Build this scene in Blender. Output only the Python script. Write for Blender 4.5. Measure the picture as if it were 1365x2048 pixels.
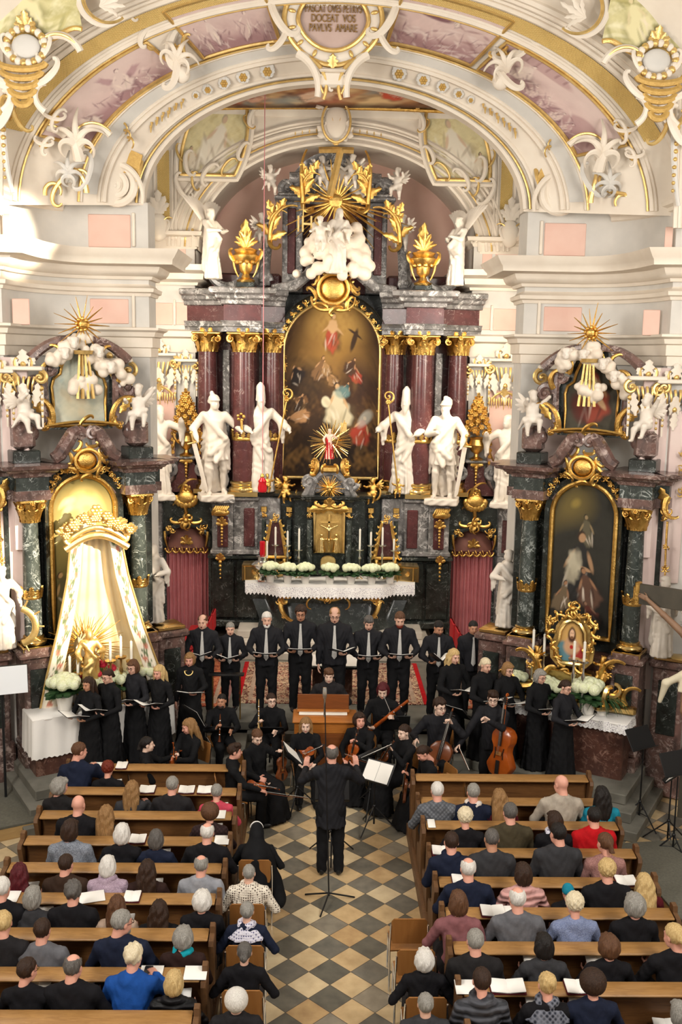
import bpy, math, random
import numpy as np
from math import sin, cos, pi, radians, atan2, sqrt, hypot
from mathutils import Matrix, Vector

for _o in list(bpy.data.objects):
    bpy.data.objects.remove(_o)
SC = bpy.context.scene
COL = SC.collection
# ------------------------------------------------------------------ camera
F = 2000.0
PSI, TH, RHO = .0213, radians(8.87), .0165
CAM = np.array([-.22, 0, 7.0])
_r0 = np.array([cos(PSI), -sin(PSI), 0]); FW = np.array([sin(PSI)*cos(TH), cos(PSI)*cos(TH), -sin(TH)])
_u0 = np.cross(_r0, FW)
RT = cos(RHO)*_r0 + sin(RHO)*_u0
UP = -sin(RHO)*_r0 + cos(RHO)*_u0
def at(px, py, Y):
    d = FW + RT*(px-682.5)/F - UP*(py-1024)/F
    return CAM + d*(Y-CAM[1])/d[1]
def gz(px, py, z):
    d = FW + RT*(px-682.5)/F - UP*(py-1024)/F
    return CAM + d*(z-CAM[2])/d[2]
cam = bpy.data.objects.new('camera', bpy.data.cameras.new('camera')); COL.objects.link(cam)
cam.data.sensor_fit = 'HORIZONTAL'; cam.data.sensor_width = 36; cam.data.lens = 36*F/1365
cam.data.clip_end = 200
cam.matrix_world = Matrix(((RT[0], UP[0], -FW[0], CAM[0]), (RT[1], UP[1], -FW[1], CAM[1]), (RT[2], UP[2], -FW[2], CAM[2]), (0, 0, 0, 1)))
SC.camera = cam
# ------------------------------------------------------------------ light
SC.view_settings.view_transform = 'Standard'; SC.view_settings.look = 'None'
SC.view_settings.exposure = 0.0; SC.view_settings.gamma = 1; SC.view_settings.use_curve_mapping = False
cy = SC.cycles
cy.max_bounces = 5; cy.diffuse_bounces = 3; cy.glossy_bounces = 3; cy.transparent_max_bounces = 6; cy.transmission_bounces = 3
cy.caustics_reflective = False; cy.caustics_refractive = False; cy.sample_clamp_indirect = 6
W = bpy.data.worlds.new('daylight'); SC.world = W; W.use_nodes = True
W.node_tree.nodes['Background'].inputs[0].default_value = (1, .93, .84, 1)
W.node_tree.nodes['Background'].inputs[1].default_value = .36
def lamp(kind, name, loc, target, energy, color=(1, 1, 1), **k):
    l = bpy.data.lights.new(name, kind); l.energy = energy; l.color = color
    for a, b in k.items(): setattr(l, a, b)
    o = bpy.data.objects.new(name, l); COL.objects.link(o); o.location = loc
    o.rotation_euler = (Vector(target)-Vector(loc)).to_track_quat('-Z', 'Y').to_euler()
    return o
WARM = (1, .9, .76)
# daylight through the tall nave windows (both side walls, out of the frame); the two chancel lamps are added fill for curtains and statues
lamp('AREA', 'nave_window_light', (-5.8, 10.5, 8.6), (1.5, 17.5, 6), 400, (1, .94, .86), shape='RECTANGLE', size=1.8, size_y=3.4)
lamp('AREA', 'nave_window_light', (5.8, 10.5, 8.6), (-1.5, 17.5, 6), 240, (1, .94, .86), shape='RECTANGLE', size=1.8, size_y=3.4)
lamp('AREA', 'nave_window_light', (-5.8, 4.5, 8.2), (0, 15, 1.4), 820, (1, .95, .88), shape='RECTANGLE', size=1.8, size_y=3.4)
lamp('AREA', 'nave_window_light', (5.8, 4.5, 8.2), (0, 15, 1.4), 820, (1, .95, .88), shape='RECTANGLE', size=1.8, size_y=3.4)
lamp('AREA', 'chancel_fill_light', (-3.9, 18.9, 7.0), (.6, 23, 3.6), 380, WARM, shape='RECTANGLE', size=.9, size_y=5.6)
lamp('AREA', 'chancel_fill_light', (3.95, 18.9, 7.0), (-.6, 23, 3.6), 380, WARM, shape='RECTANGLE', size=.9, size_y=5.6)
# low sun falling in shafts through single windows of the south side
SUNC = (1, .86, .64)
def shaft(loc, target, energy, size, blend=.35):
    lamp('SPOT', 'sun_shaft_light', loc, target, energy, SUNC, spot_size=radians(size), spot_blend=blend, shadow_soft_size=.05)
shaft((5.6, 7.0, 8.2), at(190, 1135, 15.6), 27000, 12.6, .5)
shaft((5.6, 7.5, 10.4), at(60, 455, 15.6), 26000, 6.5, .6)
shaft((3.9, 18.4, 9.6), at(412, 490, 21.8), 1500, 14, .6)
shaft((3.9, 18.6, 8.0), at(878, 850, 21.7), 900, 16, .7)
# ------------------------------------------------------------------ materials
M = {}
def _mat(name):
    m = bpy.data.materials.new(name); m.use_nodes = True
    nt = m.node_tree; b = nt.nodes['Principled BSDF']
    return m, nt, b
def rgb(c): return (c[0], c[1], c[2], 1)
def S(h):  # sRGB hex -> linear
    v = [int(h[i:i+2], 16)/255 for i in (0, 2, 4)]
    return tuple(x/12.92 if x <= .04045 else ((x+.055)/1.055)**2.4 for x in v)
def node(nt, t, **k):
    n = nt.nodes.new(t)
    for a, b in k.items():
        if a.startswith('i_'): n.inputs[a[2:].replace('_', ' ')].default_value = b
        else: setattr(n, a, b)
    return n
def coords(nt, kind='Object', scale=(1, 1, 1), rot=(0, 0, 0), loc=(0, 0, 0)):
    tc = node(nt, 'ShaderNodeTexCoord'); mp = node(nt, 'ShaderNodeMapping')
    mp.inputs['Scale'].default_value = scale; mp.inputs['Rotation'].default_value = rot; mp.inputs['Location'].default_value = loc
    nt.links.new(tc.outputs[kind], mp.inputs[0]); return mp.outputs[0]
def ramp(nt, fac, stops):
    r = node(nt, 'ShaderNodeValToRGB'); e = r.color_ramp.elements
    while len(e) < len(stops): e.new(.5)
    for el, (p, c) in zip(e, stops): el.position = p; el.color = rgb(c)
    nt.links.new(fac, r.inputs[0]); return r.outputs[0]
def mixc(nt, fac, a, b, mode='MIX'):
    n = node(nt, 'ShaderNodeMix', data_type='RGBA', blend_type=mode)
    for s, v in ((0, fac), (6, a), (7, b)):
        if isinstance(v, bpy.types.NodeSocket): nt.links.new(v, n.inputs[s])
        else: n.inputs[s].default_value = v if s == 0 else rgb(v)
    return n.outputs[2]
def noise(nt, vec, scale, detail=3, rough=.5, dist=0):
    n = node(nt, 'ShaderNodeTexNoise', i_Scale=scale, i_Detail=detail, i_Roughness=rough, i_Distortion=dist)
    nt.links.new(vec, n.inputs['Vector']); return n.outputs[0]
def bump(nt, b, h, strength=.3, dist=.01):
    n = node(nt, 'ShaderNodeBump', i_Strength=strength, i_Distance=dist)
    nt.links.new(h, n.inputs['Height']); nt.links.new(n.outputs[0], b.inputs['Normal'])
def plain(name, c, rough=.6, metal=0, c2=None, sc=8, bmp=0, bsc=30, det=3, aniso=None, sheen=0, spec=.5):
    m, nt, b = _mat(name); c = S(c) if isinstance(c, str) else c
    b.inputs['Base Color'].default_value = rgb(c); b.inputs['Roughness'].default_value = rough; b.inputs['Metallic'].default_value = metal
    b.inputs['Specular IOR Level'].default_value = spec
    if sheen: b.inputs['Sheen Weight'].default_value = sheen
    v = coords(nt, 'Object', aniso or (1, 1, 1)) if (c2 or bmp) else None
    if c2:
        c2 = S(c2) if isinstance(c2, str) else c2
        nt.links.new(ramp(nt, noise(nt, v, sc, det), [(.32, c), (.68, c2)]), b.inputs['Base Color'])
    if bmp: bump(nt, b, noise(nt, v, bsc, 3), bmp, .02)
    M[name] = m; return m
def marble(name, base, patch, vein, sc=3.0, vw=.03, rough=.22, amt=1.0):
    m, nt, b = _mat(name); v = coords(nt)
    base, patch, vein = [S(x) for x in (base, patch, vein)]
    c = ramp(nt, noise(nt, v, sc*1.3, 5, .62, .6), [(.36, base), (.64, patch)])
    for s, w, o in ((sc*1.1, vw, 1.0), (sc*3.1, vw*.8, .7)):
        n = noise(nt, v, s, 5, .6, 1.2)
        f = ramp(nt, n, [(.5-w, (0, 0, 0)), (.5, (amt*o,)*3), (.5+w, (0, 0, 0))])
        gate = ramp(nt, noise(nt, v, s*1.3, 2), [(.5, (0, 0, 0)), (.62, (1, 1, 1))])
        f2 = mixc(nt, 1.0, f, gate, 'MULTIPLY')
        c = mixc(nt, f2, c, vein)
    nt.links.new(c, b.inputs['Base Color']); b.inputs['Roughness'].default_value = rough
    M[name] = m; return m
def wood(name, c1, c2, axis='x', rough=.45, sc=6):
    m, nt, b = _mat(name)
    s = {'x': (.12, 1, 1), 'y': (1, .12, 1), 'z': (1, 1, .12)}[axis]
    v = coords(nt, 'Object', s)
    n = noise(nt, v, sc*4, 6, .65, 1.5)
    nt.links.new(ramp(nt, n, [(.3, S(c1)), (.7, S(c2))]), b.inputs['Base Color'])
    b.inputs['Roughness'].default_value = rough; bump(nt, b, n, .12, .004); M[name] = m
def hairmat(name, c1, c2):
    m, nt, b = _mat(name); v = coords(nt, 'Object', (34, 34, 3))
    n = noise(nt, v, 3, 3, .6, .4)
    nt.links.new(ramp(nt, n, [(.3, S(c1)), (.7, S(c2))]), b.inputs['Base Color'])
    b.inputs['Roughness'].default_value = .55; b.inputs['Specular IOR Level'].default_value = .35; bump(nt, b, n, .9, .012); M[name] = m
def vcol(name, rough=.7, spec=.3):
    m, nt, b = _mat(name); a = node(nt, 'ShaderNodeAttribute', attribute_name='Col')
    nt.links.new(a.outputs['Color'], b.inputs['Base Color']); b.inputs['Roughness'].default_value = rough; b.inputs['Specular IOR Level'].default_value = spec; M[name] = m
plain('stucco', 'e9dece', .75, c2='e0d3c2', sc=2.5, bmp=.08, bsc=14)
plain('stucco_cool', 'd5d0c8', .75, c2='c9c5be', sc=2.5, bmp=.06, bsc=14)
plain('pink_plaster', 'e6c2b2', .8, c2='dfb6a6', sc=2, bmp=.04)
plain('pale_pink_plaster', 'dfcbc3', .8, c2='d8c0b9', sc=2, bmp=.04)
plain('letter_gold', (.3, .17, .05), .5, .2)
plain('mauve_plaster', 'c9b0a6', .8, c2='bfa59b', sc=3)
plain('statue_white', 'e6dccf', .5, c2='d9cdbe', sc=4)
plain('cloud_white', 'e9dccb', .6, c2='ddcdb9', sc=6)
plain('gold', (.83, .53, .16), .3, 1, c2=(.62, .36, .09), sc=14, bmp=.35, bsc=60)
plain('pale_gold', (.86, .62, .25), .42, .85, c2=(.72, .48, .17), sc=9, bmp=.2, bsc=40)
plain('gilt_ground', (.62, .40, .12), .55, .35, c2=(.52, .32, .09), sc=20, bmp=.4, bsc=50)
plain('brass_gold', (.85, .62, .26), .25, 1, c2=(.75, .5, .18), sc=3)
plain('silver', (.82, .82, .8), .22, 1)
plain('chrome', (.75, .75, .75), .18, 1)
plain('black_metal', (.012, .012, .013), .4, .3)
plain('black_plastic', (.014, .014, .016), .35)
plain('black_cloth', (.0075, .0075, .0085), .85, c2=(.013, .013, .014), sc=5, bmp=.15, bsc=9, spec=.12)
plain('black_suit', (.012, .012, .015), .75, c2=(.019, .019, .022), sc=5, bmp=.15, bsc=9, spec=.15)
plain('black_shoe', (.01, .01, .01), .3)
plain('dark_opening', (.008, .007, .007), .8)
marble('marble_red', '4b2a2b', '5e3534', 'b5a39c', 2.4, .009, amt=.75)
marble('marble_dark', '20211f', '343a36', 'a9aeaa', 2.6, .011, amt=.75)
marble('marble_green', '2a302d', '454b47', 'c4c9c4', 2.6, .02, amt=.85)
marble('marble_grey', '8e8a88', '5b5957', 'd8d4d0', 2.6, .05)
marble('marble_rose', '7a5d55', '4e3f3b', 'b9a59c', 3.0, .05)
marble('marble_brown', '452b24', '5a392e', '8a6a5c', 3.0, .05, .4)
plain('stone_step', '77746a', .7, c2='67655c', sc=5, bmp=.1)
plain('pale_stone', 'cfc6b8', .6, c2='bdb4a6', sc=3)
wood('pew_wood', '5a3a20', '7c5530', 'x', .42)
wood('pew_ledge', '8d6537', 'b08550', 'x', .38)
wood('pew_end_wood', '563a24', '74512f', 'z', .5)
wood('chair_wood', '8a5a2c', '9b6a38', 'z', .35, 2)
wood('organ_wood', '9a5a22', 'b5712f', 'x', .35)
wood('organ_lid_wood', '6b3a18', '84491f', 'x', .32)
wood('podium_wood', 'b08d5c', 'c6a56f', 'x', .6)
plain('podium_top', '6c6a5e', .85, c2='5f5d53', sc=30)
plain('violin_varnish', '8a3d16', .22, c2='a3521f', sc=9)
plain('viola_varnish', '5e2f18', .25, c2='7a4322', sc=9)
plain('bass_varnish', '7d3510', .18, c2='b35a1e', sc=4)
plain('ebony', (.01, .008, .007), .35)
plain('paper', 'f4f1ea', .8); plain('paper_shade', 'e8e3d8', .8)
plain('white_cloth', 'f3efe9', .85, bmp=.1, bsc=20); plain('cream_silk', 'eed9ac', .42, c2='e3c68f', sc=2, sheen=.2)
plain('candle_wax', 'f6f0e2', .5); plain('red_glass', (.55, .01, .02), .15); plain('red_seat', 'b0171d', .8, bmp=.1)
plain('curtain_red', 'd08285', .8, c2='c17478', sc=3); plain('valance_rose', '8a5a4c', .7, c2='7b4c42', sc=5)
plain('leaf_green', '2f5226', .55, c2='44692f', sc=20); plain('dark_leaf', '1d3a1d', .55, c2='2d4d26', sc=20)
plain('hydrangea', 'dfe6b4', .7, c2='eef0d4', sc=50, bmp=.8, bsc=70); plain('peony', 'c0102f', .6, c2='d92a48', sc=40, bmp=.7, bsc=60)
plain('pot_white', 'ece7dd', .4); plain('cross_wood', '4c463a', .6, c2='3f3a30', sc=4); plain('corpus', '8d6d54', .55, c2='7a5c46', sc=5)
plain('loincloth', 'd9cfb4', .6); plain('screen_white', 'eef1f4', .5); plain('tie_silver', 'c3c1bd', .45, c2='aeaca8', sc=90)
for nm, c in dict(skin_light='e2b29a', skin_pink='e3a58f', skin_tan='bf8a6c', skin_pale='ecc9b4').items(): 
    plain(nm, c, .5, c2=tuple(x*.9 for x in S(c)), sc=12)
plain('eye_dark', (.02, .014, .012), .3); plain('lip', '9c4d45', .5); plain('mouth_dark', (.05, .012, .01), .6); plain('brow', '4a3426', .8); plain('glass_frame', (.03, .012, .012), .3); plain('beard_dark', '2a1d17', .8)
for nm, a, b in [('hair_black', '0e0b0a', '221b18'), ('hair_dark', '24170f', '40291b'), ('hair_brown', '4a3020', '6e4a30'), ('hair_light', '7d5a38', 'a98252'), ('hair_blond', 'b8935a', 'e0c58d'), ('hair_pale', 'd8c49c', 'f0e4c8'), ('hair_red', '5c1d12', '7d2e18'), ('hair_wine', '3f0d14', '631a22'),
                 ('hair_grey', '77736c', 'aaa69e'), ('hair_darkgrey', '4a4643', '6f6a65'), ('hair_white', 'cfc9c0', 'f2ede6')]: hairmat(nm, a, b)
vcol('painted')
def m_floor():
    m, nt, b = _mat('floor_tile'); c0 = gz(657.8, 1768, 0); s = .342
    v = coords(nt, 'Object', (1/s, 1/s, 1/s), (0, 0, pi/4), (0, 0, 0))
    c45 = (c0[0]*cos(pi/4)-c0[1]*sin(pi/4), c0[0]*sin(pi/4)+c0[1]*cos(pi/4))
    mp = v.node; mp.inputs['Location'].default_value = (.5-c45[0]/s, .5-c45[1]/s, 0.5)
    ch = node(nt, 'ShaderNodeTexChecker', i_Scale=1); nt.links.new(v, ch.inputs[0])
    fl = node(nt, 'ShaderNodeVectorMath', operation='FLOOR'); nt.links.new(v, fl.inputs[0])
    wn = node(nt, 'ShaderNodeTexWhiteNoise', noise_dimensions='3D'); nt.links.new(fl.outputs[0], wn.inputs[0])
    n = noise(nt, coords(nt), 7, 4)
    light = ramp(nt, wn.outputs[0], [(0, S('b8996f')), (.5, S('cdb48c')), (1, S('d8c6a4'))])
    dark = ramp(nt, wn.outputs[0], [(0, S('605f57')), (.6, S('737169')), (1, S('938b7c'))])
    c = mixc(nt, ch.outputs[1], dark, light)
    c = mixc(nt, .35, c, ramp(nt, n, [(.3, S('5a4a3a')), (.7, S('efe2cc'))]), 'SOFT_LIGHT')
    fr = node(nt, 'ShaderNodeVectorMath', operation='FRACTION'); nt.links.new(v, fr.inputs[0])
    sx = node(nt, 'ShaderNodeSeparateXYZ'); nt.links.new(fr.outputs[0], sx.inputs[0])
    f = None
    for k in (0, 1):
        a = node(nt, 'ShaderNodeMath', operation='SUBTRACT'); nt.links.new(sx.outputs[k], a.inputs[0]); a.inputs[1].default_value = .5
        a2 = node(nt, 'ShaderNodeMath', operation='ABSOLUTE'); nt.links.new(a.outputs[0], a2.inputs[0])
        g = node(nt, 'ShaderNodeMath', operation='GREATER_THAN'); nt.links.new(a2.outputs[0], g.inputs[0]); g.inputs[1].default_value = .489
        if f is None: f = g.outputs[0]
        else:
            mx = node(nt, 'ShaderNodeMath', operation='MAXIMUM'); nt.links.new(f, mx.inputs[0]); nt.links.new(g.outputs[0], mx.inputs[1]); f = mx.outputs[0]
    c = mixc(nt, f, c, S('4b4238'))
    nt.links.new(c, b.inputs['Base Color']); b.inputs['Roughness'].default_value = .38
    bump(nt, b, n, .06, .01); M['floor_tile'] = m
m_floor()
def m_pattern():
    # gilded trellis of the arch bands
    m, nt, b = _mat('gold_trellis'); v = coords(nt, 'UV', (1, 1, 1))
    vo = node(nt, 'ShaderNodeTexChecker', i_Scale=2); nt.links.new(v, vo.inputs[0])
    w = []
    for r in (pi/4, -pi/4):
        wv = node(nt, 'ShaderNodeTexWave', i_Scale=1.6, i_Distortion=.3, wave_profile='SIN'); wv.bands_direction = 'X'
        mp = coords(nt, 'UV', (1, 1, 1), (0, 0, r)); nt.links.new(mp, wv.inputs[0]); w.append(wv.outputs[1])
    mx = node(nt, 'ShaderNodeMath', operation='MAXIMUM'); nt.links.new(w[0], mx.inputs[0]); nt.links.new(w[1], mx.inputs[1])
    nt.links.new(ramp(nt, mx.outputs[0], [(.55, S('c6963c')), (.9, S('f3d78e'))]), b.inputs['Base Color'])
    b.inputs['Metallic'].default_value = .15; b.inputs['Roughness'].default_value = .45; bump(nt, b, mx.outputs[0], .6, .02); M['gold_trellis'] = m
    # oriental rugs
    for nm, c1, c2, c3 in (('rug_red', '8f1f22', 'd9c3a0', '5d1418'), ('rug_orange', 'b0452c', 'cf8a5d', '8c2c20')):
        m, nt, b = _mat(nm); v = coords(nt, 'Object')
        vor = node(nt, 'ShaderNodeTexVoronoi', i_Scale=7, feature='F1', distance='MANHATTAN'); nt.links.new(v, vor.inputs[0])
        n = noise(nt, v, 22, 2, .5, 2)
        c = ramp(nt, vor.outputs[0], [(.25, S(c1)), (.4, S(c2)), (.6, S(c1)), (.8, S(c3))])
        c = mixc(nt, ramp(nt, n, [(.5, (0, 0, 0)), (.56, (1, 1, 1))]), c, S(c2))
        nt.links.new(c, b.inputs['Base Color']); b.inputs['Roughness'].default_value = .95; M[nm] = m
    m, nt, b = _mat('lace'); v = coords(nt, 'Object', (60, 60, 60))
    vor = node(nt, 'ShaderNodeTexVoronoi', i_Scale=.55, feature='DISTANCE_TO_EDGE'); nt.links.new(v, vor.inputs[0])
    nt.links.new(ramp(nt, vor.outputs[0], [(.1, S('fbf9f6')), (.3, S('b9b2b8'))]), b.inputs['Base Color']); b.inputs['Roughness'].default_value = .9; M['lace'] = m
    # knitted, quilted, dotted and checked cloth
    def cloth(nm, c, kind, c2=None):
        m, nt, b = _mat(nm); b.inputs['Roughness'].default_value = .85; b.inputs['Specular IOR Level'].default_value = .2
        v = coords(nt, 'Object'); c = S(c); c2 = S(c2) if c2 else tuple(x*.7 for x in c)
        if kind == 'plain': h = noise(nt, v, 11, 4, .6); col = ramp(nt, h, [(.3, c), (.7, c2)])
        elif kind == 'knit': h = noise(nt, v, 90, 2); col = ramp(nt, h, [(.35, c), (.65, c2)])
        elif kind == 'puffer':
            wv = node(nt, 'ShaderNodeTexWave', i_Scale=4.2, i_Distortion=.6, bands_direction='Z'); nt.links.new(v, wv.inputs[0]); h = wv.outputs[1]; col = ramp(nt, h, [(.1, c2), (.4, c)])
            b.inputs['Roughness'].default_value = .5
        elif kind == 'dots':
            vo = node(nt, 'ShaderNodeTexVoronoi', i_Scale=34, i_Randomness=.1); nt.links.new(v, vo.inputs[0]); h = vo.outputs[0]; col = ramp(nt, h, [(.3, c2), (.36, c)])
        elif kind == 'quilt':
            h1 = node(nt, 'ShaderNodeTexVoronoi', i_Scale=26, i_Randomness=0); nt.links.new(coords(nt, 'Object', (1, 1, 1), (.5, .785, 0)), h1.inputs[0]); h = h1.outputs[0]; col = ramp(nt, h, [(.2, c), (.6, c2)])
        nt.links.new(col, b.inputs['Base Color']); bump(nt, b, h, .5 if kind != 'plain' else .35, .02 if kind != 'puffer' else .04); M[nm] = m
    for a in [('c_black', '17161a', 'plain'), ('c_navy', '1c2338', 'plain'), ('c_dark', '262426', 'plain'), ('c_darkgrey', '3a3a3d', 'plain'), ('c_grey', '6b6b70', 'plain'), ('c_lightgrey', '9a9ca3', 'plain'), ('c_greymelange', '9298a2', 'knit', '646a76'),
              ('c_beige', 'b5aa9b', 'plain'), ('c_olive', '49412f', 'plain'), ('c_brown', '3b2a20', 'plain'), ('c_choc', '33201c', 'plain'), ('c_coral', 'cf4a5e', 'plain'), ('c_red', 'c2141c', 'plain'), ('c_turq', '1c87a0', 'plain'), ('c_rose', 'a97e78', 'knit', '8e655f'), ('c_dusty', '8f5d60', 'plain'),
              ('c_lilac', 'bba7b6', 'knit', '9d8698'), ('c_lightblue', '8a95b4', 'knit', '707ca0'), ('c_blue', '1c4f9c', 'plain'), ('c_wine', '5a1620', 'plain'), ('c_sand', 'c3a893', 'plain'), ('c_pinkpuff', 'd3a09a', 'puffer'), ('c_blackpuff', '1d1c1e', 'puffer', '0b0b0c'), ('c_greypuff', '4d4e54', 'puffer', '303136'),
              ('c_dots', 'e6dccb', 'dots', '4a3a34'), ('c_quilt', '73767c', 'quilt', '54575d'), ('c_brownquilt', '3c2b2b', 'quilt', '2b1d1e'), ('c_leather', '232122', 'plain'), ('c_white', 'ece4dc', 'knit', 'd2c6bd'), ('c_scarf', 'd9d6e2', 'dots', '6b6a8c'), ('c_turqscarf', '17a4b4', 'plain'), ('c_plaid', '20242f', 'quilt', '787b86'), ('c_jeans', '5a6b84', 'plain')]: cloth(*a)
m_pattern()
# ------------------------------------------------------------------ mesh helpers
def nrm(v): v = np.asarray(v, float); return v/(np.linalg.norm(v)+1e-12)
def rotz(a): c, s = cos(a), sin(a); return np.array([[c, -s, 0], [s, c, 0], [0, 0, 1]])
def rotx(a): c, s = cos(a), sin(a); return np.array([[1, 0, 0], [0, c, -s], [0, s, c]])
def roty(a): c, s = cos(a), sin(a); return np.array([[c, 0, s], [0, 1, 0], [-s, 0, c]])
class MB:
    """collects geometry for ONE mesh object"""
    def __init__(s): s.v = []; s.f = []; s.n = 0; s.c = []; s.uv = []
    def add(s, V, F_, mi=0, R=None, t=None, sc=1.0, col=None):
        V = np.asarray(V, float)*sc
        if R is not None: V = V @ np.asarray(R).T
        if t is not None: V = V+np.asarray(t)
        s.v.append(V)
        for A in (F_ if isinstance(F_, list) else [F_]):
            A = np.asarray(A)
            if len(A): s.f.append((A+s.n, mi))
        s.c.append(np.ones((len(V), 3)) if col is None else np.asarray(col, float))
        s.n += len(V); return s
    def box(s, c, d, R=None, mi=0, top=1.0):
        x, y, z = np.array(d)/2.0
        V = np.array([[-x, -y, -z], [x, -y, -z], [x, y, -z], [-x, y, -z], [-x*top, -y*top, z], [x*top, -y*top, z], [x*top, y*top, z], [-x*top, y*top, z]])
        return s.add(V, [[[0, 3, 2, 1], [4, 5, 6, 7], [0, 1, 5, 4], [1, 2, 6, 5], [2, 3, 7, 6], [3, 0, 4, 7]]], mi, R, c)
    def box2(s, a, b, mi=0):
        a, b = np.minimum(a, b), np.maximum(a, b); return s.box((a+b)/2, b-a, None, mi)
    def rbox(s, c, d, bev=.01, R=None, mi=0):
        x, y, z = np.array(d)/2.0; b = min(bev, .49*min(d)); o = []
        for zz, k in ((-z, b), (-z+b, 0), (z-b, 0), (z, b)):
            X, Y_ = x-k, y-k
            o.append([(X-b, -Y_), (X, -Y_+b), (X, Y_-b), (X-b, Y_), (-X+b, Y_), (-X, Y_-b), (-X, -Y_+b), (-X+b, -Y_)])
            o[-1] = [(p[0], p[1], zz) for p in o[-1]]
        V = np.array(sum(o, [])); F4 = [[i*8+j, i*8+(j+1) % 8, i*8+8+(j+1) % 8, i*8+8+j] for i in range(3) for j in range(8)]
        return s.add(V, [F4, [[7, 6, 5, 4, 3, 2, 1, 0]], [[24+i for i in range(8)]]], mi, R, c)
    def lathe(s, prof, c=(0, 0, 0), seg=20, R=None, mi=0, sq=1.0):
        p = np.array(prof, float); a = np.linspace(0, 2*pi, seg, endpoint=False)
        V = np.stack([p[:, 0][:, None]*np.cos(a), p[:, 0][:, None]*np.sin(a)*sq, np.repeat(p[:, 1][:, None], seg, 1)], -1).reshape(-1, 3)
        n = len(p); i, j = np.meshgrid(np.arange(n-1), np.arange(seg), indexing='ij'); j2 = (j+1) % seg
        Q = np.stack([i*seg+j, i*seg+j2, (i+1)*seg+j2, (i+1)*seg+j], -1).reshape(-1, 4)
        return s.add(V, [Q, [list(range(seg))[::-1]], [[(n-1)*seg+k for k in range(seg)]]], mi, R, c)
    def ball(s, c, r, mi=0, seg=12, rings=8, R=None):
        r = np.array(r if np.ndim(r) else (r, r, r), float)
        t = np.linspace(-pi/2, pi/2, rings+1); p = [(max(cos(x), 1e-4), sin(x)) for x in t]; b = MB(); b.lathe(p, seg=seg)
        return s.add(b.v[0]*r, [f for f, _ in b.f], mi, R, c)
    def tube(s, P, r, seg=8, mi=0, flat=1.0, up=(0, 0, 1), closed=False):
        P = np.asarray(P, float); n = len(P); r = np.broadcast_to(np.asarray(r, float), (n,))
        T = np.gradient(P, axis=0) if not closed else (np.roll(P, -1, 0)-np.roll(P, 1, 0)); T /= (np.linalg.norm(T, axis=1)[:, None]+1e-12)
        u = np.array(up, float); N_ = []
        for t in T:
            u2 = u-t*(u@t)
            if np.linalg.norm(u2) < 1e-5: u2 = np.cross(t, [1, .3, .2])
            u = u2/np.linalg.norm(u2); N_.append(u.copy())
        N_ = np.array(N_); B = np.cross(T, N_)
        a = np.linspace(0, 2*pi, seg, endpoint=False)
        V = P[:, None]+r[:, None, None]*(B[:, None]*np.cos(a)[None, :, None]+N_[:, None]*(np.sin(a)*flat)[None, :, None])
        m = n if closed else n-1
        i, j = np.meshgrid(np.arange(m), np.arange(seg), indexing='ij'); j2 = (j+1) % seg; i2 = (i+1) % n
        Q = np.stack([i*seg+j, i*seg+j2, i2*seg+j2, i2*seg+j], -1).reshape(-1, 4)
        return s.add(V.reshape(-1, 3), [Q] if closed else [Q, [list(range(seg))[::-1]], [[(n-1)*seg+k for k in range(seg)]]], mi)
    def cyl(s, a, b, r, r2=None, seg=10, mi=0):
        a, b = np.asarray(a, float), np.asarray(b, float); r2 = r if r2 is None else r2
        return s.tube([a, a+(b-a)*.5, b], [r, (r+r2)/2, r2], seg, mi, up=(0.13, .31, 1) if abs(nrm(b-a)[2]) < .9 else (1, .1, 0))
    def grid(s, P, mi=0, col=None, uv=None):
        P = np.asarray(P, float); a, b = P.shape[:2]
        i, j = np.meshgrid(np.arange(a-1), np.arange(b-1), indexing='ij')
        Q = np.stack([i*b+j, (i+1)*b+j, (i+1)*b+j+1, i*b+j+1], -1).reshape(-1, 4)
        return s.add(P.reshape(-1, 3), Q, mi, col=None if col is None else np.asarray(col).reshape(-1, 3))
    def sweep(s, prof, path, closed=False, mi=0, up=(0, 0, 1), cap=True):
        """prof: (out, up) pairs; path: 3-D polyline; out = right-hand side of travel"""
        P = np.asarray(path, float); n = len(P); up = np.array(up, float)
        D = np.diff(np.vstack([P, P[:1]]) if closed else P, axis=0); D /= np.linalg.norm(D, axis=1)[:, None]
        O = []
        for i in range(n):
            d0 = D[i-1] if (i > 0 or closed) else D[0]; d1 = D[i % len(D)] if i < len(D) else D[-1]
            o0, o1 = np.cross(d0, up), np.cross(d1, up); o = o0/np.linalg.norm(o0)+o1/np.linalg.norm(o1)
            o /= np.linalg.norm(o); k = max(.35, o@(o1/np.linalg.norm(o1))); O.append(o/k)
        O = np.array(O); p = np.array(prof, float)
        V = P[:, None]+O[:, None]*p[None, :, :1]+up[None, None]*p[None, :, 1:]
        k = len(p); m = n if closed else n-1
        i, j = np.meshgrid(np.arange(m), np.arange(k-1), indexing='ij'); i2 = (i+1) % n
        Q = np.stack([i*k+j, i2*k+j, i2*k+j+1, i*k+j+1], -1).reshape(-1, 4)
        fs = [Q]
        if cap and not closed: fs += [[list(range(k))], [[(n-1)*k+q for q in range(k)][::-1]]]
        return s.add(V.reshape(-1, 3), fs, mi)
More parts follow.
